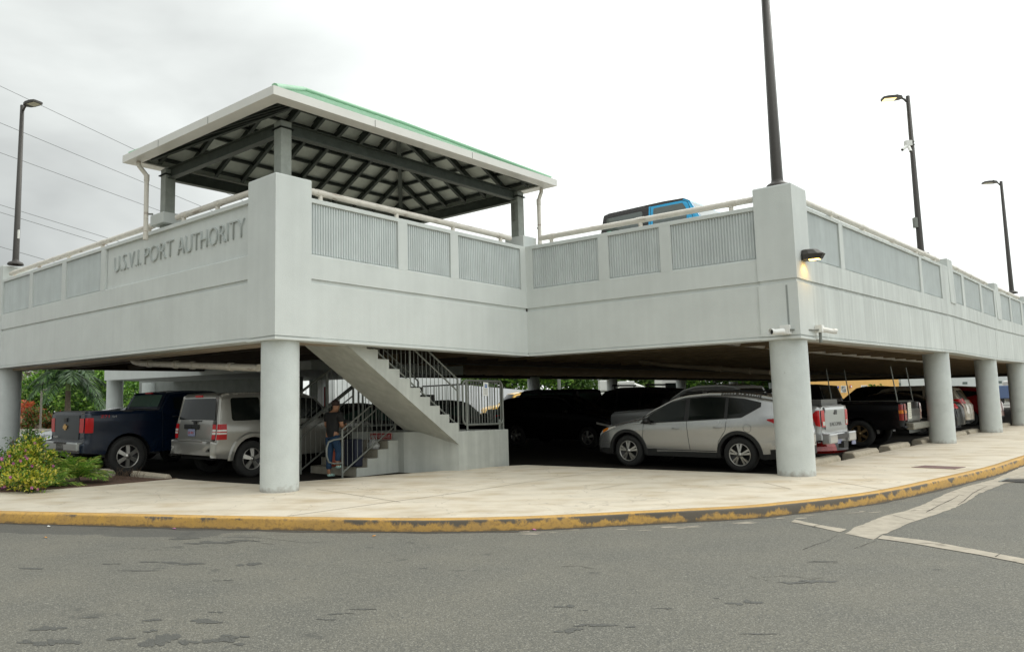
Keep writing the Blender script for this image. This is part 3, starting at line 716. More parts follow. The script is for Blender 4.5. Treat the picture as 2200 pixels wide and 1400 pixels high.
mb.hexa(lo+[Vector((v.x, v.y, 3.4)) for v in lo]); mb.build('ramp_wall', mat('shaded_ramp_wall', (.22, .235, .22), .85, var=.15), RW)
# bright far walls seen under the stair flight
FB = thing('service_building', 'white walled service building beyond the stairs with a small red sign', 'building', atY(720, 880, 40))
for (u0, u1, v0, vb, Y0_, Y1_) in ((673, 683, 806, 905, 33, 33), (683, 700, 806, 900, 33.2, 34), (704, 720, 812, 905, 38, 38), (718, 990, 822, 905, 44, 46)):
    a_, c_ = atY(u0, 850, Y0_), atY(u1, 850, Y1_); d_ = (c_-a_).normalized(); n_ = Vector((-d_.y, d_.x, 0))*.4
    lo = [Vector((v.x, v.y, fl(v.y)-.1)) for v in (a_, c_, c_+n_, a_+n_)]; hz = atY(u0, v0-12, Y0_).z
    mb = MB(); mb.hexa(lo+[Vector((v.x, v.y, hz)) for v in lo]); mb.build('wall', mat('bright_white_wall', (.74, .76, .74), .8, var=.05), FB)
mb = MB(); a_ = atY(698, 855, 33.0); mb.box((a_.x, a_.y, a_.z), (.07, .03, .95)); mb.build('sign', mat('red_sign_paint', (.45, .04, .03), .5), FB)
# ------------------------------------------------------------------ handrails on the parapets
def rail(W, s0, s1, posts, h=.17, o=-.14, r=.062, e0=True):
    mb = MB(); ns = max(2, int((s1-s0)/3)+1); pts = [W.P(lerp(s0, s1, t/(ns-1)), LV+h, o) for t in range(ns)]
    mb.path(pts, r, 16)
    par = mb.build('handrail', mPipe, G); 
    for s in posts:
        mb = MB(); mb.tube(W.P(s, LV-.005, o), W.P(s, LV+h-.04, o), .045, 14); 
        d = W.dir(s); c = W.P(s, LV, o); mb.hexa([c+Vector((d.x*x+W.n.x*y, d.y*x+W.n.y*y, z)) for z in (0, .012) for x, y in ((-.12, -.07), (.12, -.07), (.12, .07), (-.12, .07))])
        mb.build('rail_bracket', mPipe, par)
        a, b2 = W.P(s-.09, LV+h, o), W.P(s+.09, LV+h, o); mb = MB(); mb.tube(a, b2, r+.006, 16); mb.build('rail_collar', mPipe, par)
rail(WL['B'], .72, 6.55, [1.05, 2.95, 4.6, 6.2])
rail(WL['C'], .33, 5.28, [.65, 2.9, 4.85])
rail(WL['A'], .80, 3.72, [.92, 2.15, 3.45]); rail(WL['A'], 4.75, 13.5, [4.95, 7.3, 9.3, 11.3, 13.2])
rail(WL['D'], .75, 11.9, [2.6, 4.8, 7.2, 9.4, 11.4]); rail(WL['D'], 12.75, 18.9, [14.2, 16.3, 18.4]); rail(WL['D'], 20.0, 25.6, [21.5, 23.3, 25.1]); rail(WL['D'], 26.8, 40, [28, 30, 32, 34])
# ceiling drain pipes
def pipe(pts, r, name, label, joints=()):
    mb = MB(); mb.path(pts, r, 14)
    for t in joints:
        a = lerp(Vector(pts[-2]), Vector(pts[-1]), t); d = (Vector(pts[-1])-Vector(pts[-2])).normalized(); mb.tube(a-d*.07, a+d*.07, r+.018, 14)
    o = mb.build(name, mPipe); tag(o, label, 'pipe'); return o
pp = [onB(-6.05, 283, 769), onB(-6.05, 288, 776), onB(-6.05, 300, 780), onB(-6.05, 556, 790)]
pipe(pp, .075, 'drain_pipe', 'cream drain pipe hung under the deck above the silver boxy car', (.1, .35, .5, .8))
pp = [onA(2.2, 1372, 778), onA(2.2, 1392, 786), onA(2.2, 1420, 786), onA(2.2, 1660, 802)]
pipe([L(3.0, .9+0, 2.95), L(3.0, 1.6, 2.90), L(2.9, 11, 2.95), L(2.9, 24, 3.1)], .06, 'drain_pipe', 'thin drain pipe running under the long side of the deck over the parked pickups', (.2, .5))
pp = [onB(4.5, 1375, 776), onB(4.5, 1425, 783), onB(4.5, 1500, 789), onB(4.5, 1655, 800)]
o = pipe(pp, .06, 'drain_pipe', 'drain pipe hung under the deck above the silver crossover', (.3, .7)); o.data.materials.clear(); o.data.materials.append(mat('dark_brown_pipe', (.20, .16, .11), .8, var=.2))  # this pipe gets a darker brown than the cream ones
# ------------------------------------------------------------------ stairs
ST = thing('staircase', 'concrete stair with grey railings turning at a landing under the deck', 'staircase', LD(6.35, -2.5))
mStair = mat('stair_concrete_paint', (.43, .445, .41), .8, var=.12, vscale=3, streak=.5)
mTread = mat('bare_tread_concrete', (.27, .25, .20), .9, var=.2, vscale=5)
zl = .945; ris, trd = .1835, .288
# upper flight: side profile extruded across a=6.35..7.55
nst = 15; prof = []
b0, z0 = -2.5, zl
top = [(b0, z0)]
for i in range(nst): top += [(b0-i*trd, z0+(i+1)*ris), (b0-(i+1)*trd, z0+(i+1)*ris)]
slope = ris/trd
mb = MB()
def soff(b_, far=0): return .665+(-2.5-(b_))*.643-(.0 if not far else .22)
cells = [top[i] for i in range(len(top))]
bs = [b0-i*trd for i in range(nst+1)]
for i in range(nst):
    x0, x1 = bs[i], bs[i+1]; zt = z0+(i+1)*ris
    if zt > 4.02: break
    v = []
    for a_, far in ((6.35, 0), (7.55, 1)):
        sh = -.0
        v.append([LD(a_, x0, soff(x0)+(.0)), LD(a_, x1, soff(x1)), LD(a_, x1, zt), LD(a_, x0, zt)])
    n_ = v[0]; f_ = v[1]
    mb.add(n_+f_, [(0, 1, 2, 3), (7, 6, 5, 4), (1, 0, 4, 5), (3, 2, 6, 7), (0, 3, 7, 4), (2, 1, 5, 6)])
mb.build('upper_flight', mStair, ST)
# landing
mb = MB(); zl_ = zl
foot = [(6.35, -2.5), (6.35, -.80), (9.25, -.80), (9.25, -3.1), (7.45, -3.1)]
lo = [LD(a, b_, .0-.05) for a, b_ in foot]; hi = [LD(a, b_, zl_) for a, b_ in foot]; n_ = 5
# slope the hidden soffit wedge that closes under the flight
mb.add(lo+hi, [tuple(range(n_)), tuple(range(n_, 2*n_))[::-1]]+[(i, n_+i, n_+(i+1) % n_, (i+1) % n_) for i in range(n_)])
lw = [LD(6.35, -2.5, .665), LD(7.45, -3.1, .70), LD(7.55, -2.5, .9), LD(6.35, -2.5, .94)]
bevel(mb.build('landing', mStair, ST), .012)
mb = MB(); mb.hexa([LD(6.352, -2.5, .665), LD(7.45, -3.1, .72), LD(7.55, -2.5, .70), LD(6.36, -2.45, .68), LD(6.352, -2.5, .944), LD(7.45, -3.1, .944), LD(7.55, -2.5, .944), LD(6.36, -2.45, .944)])
# lower flight: four risers a 7.6..9.22
mb = MB(); mt = MB(); zf = fl(LD(7.6, -4.3).y)
for i in range(4):
    x0 = -4.3+i*.30; zt = zf+(i+1)*.178; x1 = -3.1
    lo = [LD(7.62, x0, zf-.1), LD(7.62, x0+.30, zf-.1), LD(9.22, x0+.30, zf-.1), LD(9.22, x0, zf-.1)]
    mb.hexa([lo[0], lo[3], lo[2], lo[1]][::-1]+[Vector((v.x, v.y, zt)) for v in [lo[0], lo[3], lo[2], lo[1]][::-1]])
    o_ = [LD(7.66, x0-.022, zt-.178 if i else zf), LD(7.66, x0-.002, zt-.178 if i else zf), LD(9.2, x0-.002, zt-.178 if i else zf), LD(9.2, x0-.022, zt-.178 if i else zf)]
    q = [LD(7.64, x0-.02, zt+.003), LD(7.64, x0+.31, zt+.003), LD(9.2, x0+.31, zt+.003), LD(9.2, x0-.02, zt+.003)]
    mt.add([q[0]-Z*.002, q[1]-Z*.002, q[2]-Z*.002, q[3]-Z*.002], [(0, 1, 2, 3)]); r0 = [LD(7.64, x0-.003, zt-.176), LD(9.2, x0-.003, zt-.176), LD(9.2, x0-.003, zt), LD(7.64, x0-.003, zt)]
    mt.add(r0, [(0, 1, 2, 3)])
mb.build('lower_flight', mStair, ST); mt.build('tread', mTread, ST)
# railings
def balustrade(p0, p1, hb, ht, n_, name='railing', par=None, posts=(0, 1), r=.018, mid=None, rb=.0065, lean=None):
    p0, p1 = Vector(p0), Vector(p1); mb = MB()
    mb.tube(p0+Z*hb, p1+Z*hb, r, 10); mb.tube(p0+Z*ht, p1+Z*ht, r, 10)
    if mid: mb.tube(p0+Z*mid, p1+Z*mid, r*.9, 10)
    for i in range(1, n_):
        q = p0.lerp(p1, i/n_); mb.tube(q+Z*hb, q+Z*ht, rb, 6)
    for t in posts: q = p0.lerp(p1, t); mb.tube(q-Z*.05, q+Z*(ht+.0), r*1.25, 10)
    return mb.build(name, mGalv, par or ST)
balustrade(LD(6.43, -2.42, zl), LD(6.43, -7.0, zl+4.58*slope), .12, 1.12, 38, posts=(0, .315, .65), mid=.86)
balustrade(LD(7.48, -2.6, zl), LD(7.48, -7.0, zl+4.4*slope), .12, 1.12, 38, posts=(0, .5))
# rounded landing guard panel
def guard(c0, c1, hb, ht, n_, rad=.13, r=.024):
    c0, c1 = Vector(c0), Vector(c1); d = (c1-c0); ln = d.length; d.normalize(); pts = []
    def P(x, z): return c0+d*x+Z*z
    for cx_, cz_, a0 in ((rad, hb+rad, 180), (ln-rad, hb+rad, 270), (ln-rad, ht-rad, 0), (rad, ht-rad, 90)):
        for k in range(6): a = R(a0+k*18); pts.append(P(cx_+rad*cos(a), cz_+rad*sin(a)))
    pts.append(pts[0]); mb = MB(); mb.path(pts, r, 10)
    for i in range(1, n_): mb.tube(P(ln*i/n_, hb), P(ln*i/n_, ht), .009, 6)
    for x in (.13, ln-.13): mb.tube(P(x, -.02), P(x, hb+.1 if x < .5 else hb+.1), r*1.1, 10)
    mb.tube(P(.13, 0), P(.13, ht), r, 10); mb.tube(P(ln-.0, -.02), P(ln, ht-rad), r, 10)
    return mb.build('railing', mGalv, ST)
guard(LD(6.45, -2.24, zl), LD(6.45, -.86, zl), .13, 1.10, 15)
guard(LD(9.1, -3.0, zl), LD(9.1, -.86, zl), .13, 1.05, 20)
mb_ = balustrade(LD(6.5, -.86, zl), LD(9.1, -.86, zl), .13, 1.08, 26)
# lower flight rails (near and far)
for a_ in (7.70, 9.15):
    z_ = zf; balustrade(LD(a_, -4.62, z_-.0), LD(a_, -3.12, z_+.93), .10, .98, 11, posts=(0,), mid=.80); 
    mb = MB(); q = LD(a_, -4.62, z_+.98); q2 = LD(a_, -4.62, z_+.32); pts = [LD(a_, -4.60, z_+.80), LD(a_, -4.85, z_+.78), LD(a_, -4.98, z_+.74), LD(a_, -5.03, z_+.62), LD(a_, -5.03, z_+.46), LD(a_, -4.98, z_+.34), LD(a_, -4.85, z_+.30), LD(a_, -4.62, z_+.30)]
    mb.path(pts, .02, 10); mb.build('handrail_loop', mGalv, ST); mb = MB(); mb.tube(LD(a_, -3.12, z_+.93), LD(a_, -3.12, z_+1.93), .026, 10); mb.build('newel_post', mGalv, ST)
# dark handrail beyond (far side up-going rail seen in silhouette)
balustrade(LD(9.4, -5.2, fl(18)+.35), LD(9.4, -2.2, fl(18)+2.25), .15, .95, 20, posts=(.5,), r=.03)
# red notice on the top riser
sg = thing('notice_board', 'small red notice with white border fixed to the top riser of the stair', 'sign', LD(8.4, -3.13, .85))
mb = MB(); c = LD(8.15, -3.135, .85); 
def plate(mb, c, ex, w_, h_, t_=.012):
    ex = Vector(ex).normalized(); n_ = ex.cross(Z); q = [c-ex*w_/2-Z*h_/2, c+ex*w_/2-Z*h_/2, c+ex*w_/2+Z*h_/2, c-ex*w_/2+Z*h_/2]
    mb.hexa([q[0]-n_*t_*0, q[1], q[1]+n_*t_, q[0]+n_*t_]+[q[3], q[2], q[2]+n_*t_, q[3]+n_*t_]); return mb
ex = -EA3
plate(mb, c, ex, .72, .155).build('board', mat('cream_edge', (.5, .4, .36), .6), sg)
plate(MB(), c+ex.cross(Z)*.012, ex, .69, .125, .004).build('face', mat('red_notice', (.30, .015, .015), .5), sg)
text('lettering', 'PARK GENERALES', .10, mat('notice_white', (.6, .5, .48), .6), sg, c+ex.cross(Z)*.018-ex*.31-Z*.035, ex, Z, .003, width=.62)
# parking notice hanging on the landing guard
sg = thing('parking_notice', 'white tilted parking notice with a blue P wired to the landing railing', 'sign', LD(6.40, -1.45, 1.7))
q = LD(6.40, -1.52, 1.86); exn = (EB3*.98-Z*.06).normalized(); up = (Z+EB3*.08).normalized(); nrm = exn.cross(up)
def card(mb, c, ex, ez, w_, h_, t_=.008):
    n_ = ex.cross(ez); q = [c-ex*w_/2-ez*h_/2, c+ex*w_/2-ez*h_/2, c+ex*w_/2+ez*h_/2, c-ex*w_/2+ez*h_/2]
    mb.hexa([q[3], q[2], q[1], q[0]]+[q[3]+n_*t_, q[2]+n_*t_, q[1]+n_*t_, q[0]+n_*t_]); return mb
card(MB(), q, exn, up, .17, .30).build('board', mWhite, sg)
card(MB(), q+nrm*.009+up*.07-exn*.0, exn, up, .075, .08, .002).build('blue_square', mat('sign_blue', (.03, .12, .38), .5), sg)
text('letter', 'P', .075, mWhite, sg, q+nrm*.012+up*.043-exn*.022, exn, up, .002)
mb = MB()
for k in range(5): card(mb, q+nrm*.009-up*(.0+.028*k), exn, up, .12-.02*(k % 2), .009, .002)
mb.build('print_lines', mat('grey_print', (.35, .35, .35), .6), sg)
# ------------------------------------------------------------------ roof pavilion
PV = thing('roof_pavilion', 'open steel pavilion on the roof deck with green hipped metal roof and white fascia', 'pavilion', LP(8.3, -3.7, 4.0))
a0, a1, b0, b1, ze = 5.53, 10.78, -7.62, .41, 6.86; rid = (8.155, -4.99, -2.21, 8.27); FH = .135
corn = [(a0, b0), (a0, b1), (a1, b1), (a1, b0)]
mGreen = mat('green_roof_metal', (.26, .47, .31), .5, metal=.1, var=.15, vscale=2)
mUnder = mat('roof_underside_sheet', (.60, .63, .56), .6, var=.12, vscale=3)
rz = lambda a_, b_, h=0: LP(a_, b_, ze+h)
E_ = [LP(a+(.10 if a == a0 else -.10), b_+(.10 if b_ == b0 else -.10), ze-.02) for a, b_ in corn]; R0 = LP(rid[0], rid[1], rid[3]); R1 = LP(rid[0], rid[2], rid[3])
# ribbed roof planes
def roofplane(e0, e1, t0, t1, name='roof_plane', step=.22):
    mb = MB(); d = (e1-e0); ln = d.length; d.normalize()
    # inward dir in plan
    inw = Vector((-d.y, d.x, 0)); c = (t0+t1)/2
    if (c-e0).dot(inw) < 0: inw = -inw
    run = (t0-e0).dot(inw); rise = t0.z-e0.z; x0 = (t0-e0).dot(d); x1 = (t1-e0).dot(d)
    def up_to(x):   # how far up the slope at x
        if x < x0: return x/x0
        if x > x1: return (ln-x)/(ln-x1)
        return 1
    def P(x, t, h=0): return e0+d*x+inw*run*t+Z*(rise*t+h)
    n_ = int(ln/step)
    xs = []
    for i in range(n_):
        xa = ln*i/n_; w_ = ln/n_; xs += [(xa, 0), (xa+w_*.62, 0), (xa+w_*.70, .035), (xa+w_*.92, .035)]
    xs.append((ln, 0)); vs = []
    for x, h in xs: vs += [P(x, -.0, h+.02), P(x, max(0, up_to(x)), h+.02)]
    mb.add(vs, [(2*i, 2*i+2, 2*i+3, 2*i+1) for i in range(len(xs)-1)])
    o = mb.build(name, mGreen, PV)
    mb = MB(); mb.add([e0-Z*.02, e1-Z*.02, t1-Z*.03, t0-Z*.03] if (t1-t0).length > .01 else [e0-Z*.02, e1-Z*.02, t0-Z*.03], [(0, 1, 2, 3)] if (t1-t0).length > .01 else [(0, 1, 2)])
    mb.build('roof_lining', mUnder, PV)
    return P, up_to, ln, x0, x1
pls_ = [roofplane(E_[0], E_[1], R0, R1), roofplane(E_[1], E_[2], R1, R1), roofplane(E_[2], E_[3], R1, R0), roofplane(E_[3], E_[0], R0, R0)]
mb = MB()
for s_, e_ in ((E_[0], R0), (E_[3], R0), (E_[1], R1), (E_[2], R1), (R0, R1)): mb.tube(s_+Z*.07, e_+Z*.07, .06, 8)
mb.build('ridge_cap', mGreen, PV)
# fascia boards and soffit strip (box gutter)
mFas = mat('white_fascia_metal', (.70, .69, .65), .4, var=.05, vscale=2)
for i in range(4):
    p, q = corn[i], corn[(i+1) % 4]
    def rect(a, b_, e, z_):   # inset rectangle corner
        aa = a+e if a == a0 else a-e; bb = b_+e if b_ == b0 else b_-e; return LP(aa, bb, z_)
    mb = MB()
    o0, o1 = rect(*p, 0, ze-FH), rect(*q, 0, ze-FH); i0, i1 = rect(*p, .28, ze-FH), rect(*q, .28, ze-FH)
    mb.hexa([o0, o1, i1, i0]+[v+Z*(FH+.02) for v in (o0, o1)]+[v+Z*.03 for v in (i1, i0)])
    f = mb.build('fascia', mFas, PV)
    # seams
    mb = MB(); d = (o1-o0).normalized(); ln = (o1-o0).length; nn = d.cross(Z); 
    if nn.dot(o0-LP(8.3, -3.7, ze)) < 0: nn = -nn
    for t in (.28, .62): c = o0+d*ln*t; mb.hexa([c, c+d*.012, c+d*.012+nn*.003, c+nn*.003]+[v+Z*FH for v in (c, c+d*.012, c+d*.012+nn*.003, c+nn*.003)])
    mb.build('seam', mGalv, f)
# frame: posts, eave beams, rafters, purlins
def ibeam(p, q, wd, h, name, m=mBeam, par=PV):
    p, q = Vector(p), Vector(q); d = (q-p).normalized(); s = d.cross(Z).normalized(); u = s.cross(d); mb = MB()
    for (w_, z0, z1) in ((wd, 0, .018), (.014, .018, h-.018), (wd, h-.018, h)):
        vs = [p-s*w_/2+u*z0, q-s*w_/2+u*z0, q+s*w_/2+u*z0, p+s*w_/2+u*z0, p-s*w_/2+u*z1, q-s*w_/2+u*z1, q+s*w_/2+u*z1, p+s*w_/2+u*z1]
        mb.hexa(vs)
    return mb.build(name, m, par)
zb = ze-.30
mPost = mat('post_steel_paint', (.27, .29, .26), .6, var=.2, vscale=5)
for a_ in PA:
    for b_ in PB_:
        mb = MB(); c = LP(a_, b_, 0); rot = Matrix.Rotation(atan2(EB.y, EB.x), 3, 'Z'); mb.box((c.x, c.y, (zb+.1+4.0)/2), (.23, .23, zb+.1-4.0), rot)
        bevel(mb.build('post', mPost, PV), .012)
        mb = MB()
        for s_ in (-1, 1): mb.box((c.x, c.y, zb-.03), (.30, .30, .02), rot)
        mb.build('cap_plate', mBeam, PV)
for (p, q) in (((PA[0], PB_[0]), (PA[0], PB_[1])), ((PA[0], PB_[1]), (PA[1], PB_[1])), ((PA[1], PB_[1]), (PA[1], PB_[0])), ((PA[1], PB_[0]), (PA[0], PB_[0]))):
    P0, P1 = LP(*p, zb-.16), LP(*q, zb-.16); d = (P1-P0).normalized(); ibeam(P0-d*.1+Z*.04, P1+d*.1+Z*.04, .14, .23, 'eave_beam')
slp = (rid[3]-ze)/(rid[0]-a0)
def roofz(a_, b_):
    return min(ze+(a_-a0)*slp, ze+(a1-a_)*slp, ze+(b_-b0)*((rid[3]-ze)/(rid[1]-b0)), ze+(b1-b_)*((rid[3]-ze)/(b1-rid[2])))
RD = .20
for s_, e_ in ((E_[0], R0), (E_[3], R0), (E_[1], R1), (E_[2], R1)):
    d = (e_-s_).normalized(); ibeam(s_+d*.5-Z*(RD+.06), e_-Z*(RD+.06), .10, RD, 'hip_rafter')
ibeam(R0-Z*(RD+.06), R1-Z*(RD+.06), .10, RD, 'ridge_beam')
nr = 12
for i in range(1, nr):
    b_ = lerp(b0, b1, i/nr); 
    t = 1 if rid[1] <= b_ <= rid[2] else ((b_-b0)/(rid[1]-b0) if b_ < rid[1] else (b1-b_)/(b1-rid[2]))
    for aS, sg_ in ((a0+.3, 1), (a1-.3, -1)):
        aE = lerp(a0 if sg_ > 0 else a1, rid[0], t)
        if abs(aE-aS) > .25: ibeam(LP(aS, b_, roofz(aS, b_)-RD-.05), LP(aE, b_, roofz(aE, b_)-RD-.05), .08, RD, 'rafter')
for i in range(1, 8):
    a_ = lerp(a0, a1, i/8); t = 1-abs(a_-rid[0])/(rid[0]-a0)
    for bS, bR in ((b0+.3, rid[1]), (b1-.3, rid[2])):
        bE = lerp(b0 if bS < -3 else b1, bR, t)
        if abs(bE-bS) > .25: ibeam(LP(a_, bS, roofz(a_, bS)-RD-.05), LP(a_, bE, roofz(a_, bE)-RD-.05), .08, RD, 'rafter')
for t in (.12, .28, .44, .60, .76, .90):
    aa0, aa1 = lerp(a0, rid[0], t), lerp(a1, rid[0], t); bb0, bb1 = lerp(b0, rid[1], t), lerp(b1, rid[2], t); zz = lerp(ze, rid[3], t)-.17
    q = [LP(aa0, bb0, zz), LP(aa0, bb1, zz), LP(aa1, bb1, zz), LP(aa1, bb0, zz)]
    for i in range(4): ibeam(q[i], q[(i+1) % 4], .06, .07, 'purlin')
# downpipes
def dpipe(base_z, a_, b_, da, db, zw):
    top = LP(a_+da*.55, b_+db*.55, ze-FH-.01); e1 = LP(a_+da*.5, b_+db*.5, ze-FH-.10); e2 = LP(a_+da*.06, b_+db*.06, ze-FH-.30)
    bot = LP(a_+da*.04, b_+db*.04, base_z)
    mb = MB(); mb.path([top, e1, e2, lerp(e2, bot, .1), bot], .048, 12); mb.tube(e2-Z*.12, e2+Z*.02, .056, 12); mb.tube(bot, bot+Z*.12, .056, 12)
    o = mb.build('downpipe', mPipe, PV); mb = MB(); c = lerp(e2, bot, .6); mb.tube(c, c+(LP(a_-da*.4, b_-db*.4, 0)-LP(a_, b_, 0)), .02, 8); mb.build('pipe_bracket', mGalv, o)
dpipe(5.05, 10.35, -7.28, .2, -.28, 0)
dpipe(5.27, 5.95, .22, -.1, .12, 0)
mb = MB(); c = LP(6.4, -.10, 6.15); mb.box(c, (.16, .10, .42), Matrix.Rotation(R(46), 3, 'Z')); mb.build('junction_box', mGalv, PV)
# ------------------------------------------------------------------ vehicles
def paint(name, col, metal=.5, rough=.32): return mat(name, col, rough, metal=metal, coat=.8, var=.03, vscale=3)
mGlass = mat('dark_car_glass', (.006, .008, .007), .10, spec=.32)
mGlassG = mat('green_car_glass', (.035, .07, .055), .08, spec=.5)
mTyre = mat('tyre_rubber', (.016, .016, .015), .85, bump=.4, bscale=60)
mRim = mat('alloy_rim', (.42, .41, .38), .3, metal=.8)
mRimD = mat('dark_alloy', (.03, .03, .03), .4, metal=.5)
mRed = mat('red_lamp_lens', (.42, .006, .008), .22, spec=.35)
mAmber = mat('amber_lens', (.65, .20, .02), .15, coat=1)
mClear = mat('clear_lens', (.62, .60, .55), .12, coat=1)
mChrome = mat('chrome_trim', (.6, .6, .58), .15, metal=1)
mClad = mat('grey_cladding', (.022, .022, .021), .65, spec=.3)
mPlate = mat('licence_plate', (.22, .24, .36), .5)
def wheel(par, x, y, z, Rt, wd, side, style='five', rim=.62, mrim=None):
    sg = 1 if side > 0 else -1; mb = MB(); c = (x, y, z); h = wd/2; rr = Rt*rim
    prof = [(rr*.96, -h*.8), (rr, -h*.95), (Rt*.82, -h), (Rt*.95, -h*.9), (Rt, -h*.6), (Rt, h*.6), (Rt*.95, h*.9), (Rt*.82, h), (rr, h*.95), (rr*.96, h*.8)]
    mb.lathe(c, prof, 36, 'Y', True, sg)
    if style == 'six_big':
        for k in range(40):   # tread lugs
            a = 2*pi*k/40; mb.box((x+cos(a)*Rt, y, z+sin(a)*Rt), (.05, wd*.96, .022), Matrix.Rotation(-a-pi/2, 3, 'Y'))
    t = mb.build('wheel', mTyre, par)
    mb = MB(); mb.lathe(c, [(rr*.99, h*.86), (rr*.93, h*.80), (rr*.90, h*.35), (.001, h*.30)], 32, 'Y', True, sg); mb.build('rim_barrel', mRimD, t)
    mb = MB(); mb.lathe(c, [(rr*1.0, h*.80), (rr*1.0, h*.93), (rr*.93, h*.93), (rr*.91, h*.78)], 32, 'Y', True, sg)
    n = {'five': 5, 'fivesplit': 5, 'six_big': 6, 'six': 6, 'seven': 7}[style]; yo = y+sg*h*.60
    for k in range(n):
        a = 2*pi*k/n+pi/2
        for s_ in ((-.20, .20) if style == 'fivesplit' else (0,)):
            wi, wo_ = (.022, .046) if style == 'fivesplit' else (.055, .085 if n == 5 else .07); wi *= Rt/.34; wo_ *= Rt/.34
            ux, uz = cos(a), sin(a); vx, vz = -uz, ux; ro = rr*.95; ri = rr*.16
            p = lambda r, t_, d: (x+ux*r+vx*(t_+s_*r*.9), yo+sg*d, z+uz*r+vz*(t_+s_*r*.9))
            d0, d1, th = .055, .035, .04
            q = [p(ri, -wi/2, d0-th), p(ro, -wo_/2, d1-th), p(ro, wo_/2, d1-th), p(ri, wi/2, d0-th), p(ri, -wi/2, d0), p(ro, -wo_/2, d1), p(ro, wo_/2, d1), p(ri, wi/2, d0)]
            mb.hexa(q if sg < 0 else [q[3], q[2], q[1], q[0], q[7], q[6], q[5], q[4]])
    mb.lathe((x, yo, z), [(rr*.24, .02), (rr*.22, .06), (.001, .065)], 16, 'Y', True, sg)
    mb.build('rim', mrim or mRim, t)
    return t
class Car:
    def __init__(s, name, label, cat, L_, W_, prof, belt, pos, head, m, r=.09, tum=.30, wheels=(.9, 3.6), Rt=.34, Ra=None, sill=.24, tw=.225, end=(.10, .07, .55), group=None, zoff=-.05, crown=.03, ztweak=0):
        s.L, s.W, s.prof, s.r, s.tum, s.m = L_, W_, prof, r, tum, m
        s.belt = belt if callable(belt) else (lambda X: belt)
        s.endp = end; s.wx = wheels; s.Rt = Rt; s.Ra = Ra or Rt+.06; s.sill = sill; s.tw = tw; s.crown = crown
        rot = TILT @ Matrix.Rotation(head, 3, 'Z'); p = Vector(pos); s.root = thing(name, label, cat, (p.x, p.y, gs(p.y)+zoff+ztweak), group, rot)
        # fine samples of the outline
        S = []
        for i in range(len(prof)-1):
            (x0, z0), (x1, z1) = prof[i], prof[i+1]; ln = math.hypot(x1-x0, z1-z0); k = max(1, int(ln/.055))
            for j in range(k): S.append((lerp(x0, x1, j/k), lerp(z0, z1, j/k)))
        S.append(prof[-1]); s.S = S
    def w0(s, X):
        f, rr, rg = s.endp; w_ = s.W/2
        if X < rg: w_ -= f*(1-X/rg)**2
        if X > s.L-rg: w_ -= rr*(1-(s.L-X)/rg)**2
        return w_
    def dist(s, X, z):
        best = 9
        for i in range(len(s.prof)-1):
            (x0, z0), (x1, z1) = s.prof[i], s.prof[i+1]; dx, dz = x1-x0, z1-z0; t = max(0, min(1, ((X-x0)*dx+(z-z0)*dz)/(dx*dx+dz*dz+1e-9)))
            d = math.hypot(X-x0-dx*t, z-z0-dz*t); best = min(best, d)
        return best
    def half(s, X, z, d=None):
        w_ = s.w0(X); bz = s.belt(X)
        if z > bz: w_ -= (z-bz)*s.tum
        elif z > bz-.12: w_ -= 0
        if z < .55: w_ -= (.55-z)*.16
        w_ += .018*max(0, 1-abs(z-(bz-.16))/.25)        # shoulder swell
        if d is None: d = s.dist(X, z)
        if d < s.r: w_ -= s.r-sqrt(max(0, s.r*s.r-(s.r-d)**2))
        return w_
    def ztop(s, X):
        P_ = s.prof
        for i in range(len(P_)-1):
            if P_[i][0] <= X <= P_[i+1][0] and P_[i+1][0] > P_[i][0]: return lerp(P_[i][1], P_[i+1][1], (X-P_[i][0])/(P_[i+1][0]-P_[i][0]))
        return P_[-1][1]
    def loc(s, X, y, z): return (s.L/2-X, y, z)
    def zbot(s, X):
        z = s.sill+.06*max(0, (X-(s.L-.5))/.5)+.04*max(0, (.4-X)/.4)
        for wx in s.wx:
            if abs(X-wx) < s.Ra: z = max(z, s.Rt+sqrt(s.Ra**2-(X-wx)**2))
        return z
    def body(s, split=None, name='body'):
        """split: list of (name, material, test(X,z)) regions of the skin"""
        parts = {name: (MB(), s.m)}; split = split or []
        for n_, m_, t_ in split: parts[n_] = (MB(), m_)
        def which(X, z):
            for n_, m_, t_ in split:
                if t_(X, z): return n_
            return name
        xs = sorted(set(round(x, 4) for x, z in s.S) | set(round(wx+s.Ra*cos(pi*k/16), 4) for wx in s.wx for k in range(17)))
        xs = [x for x in xs if 0 <= x <= s.L]; xx = [xs[0]]
        for x in xs[1:]:
            if x-xx[-1] > .004: xx.append(x)
        xs = xx; NZ = 18
        for sg in (1, -1):
            cols = []
            for X in xs:
                zt = s.ztop(X) if X > 0 else max(z for x, z in s.prof if x <= 1e-6); zb = min(s.zbot(X), zt)
                if X >= s.L-1e-6: zt = max(z for x, z in s.prof if x >= s.L-1e-6)
                cols.append([(X, lerp(zb, zt, (j/NZ)**.85)) for j in range(NZ+1)])
            pts = [[s.loc(X, sg*s.half(X, z, 0.0 if j == NZ else None), z) for j, (X, z) in enumerate(c)] for c in cols]
            for i in range(len(cols)-1):
                for j in range(NZ):
                    a, b_, c, d = pts[i][j], pts[i+1][j], pts[i+1][j+1], pts[i][j+1]
                    X, z = (cols[i][j][0]+cols[i+1][j+1][0])/2, (cols[i][j][1]+cols[i+1][j+1][1])/2
                    mb = parts[which(X, z)][0]; q = (0, 1, 2, 3) if sg < 0 else (3, 2, 1, 0); mb.add([a, b_, c, d], [q], True)
        S = s.S; NW = 10
        nrm = []
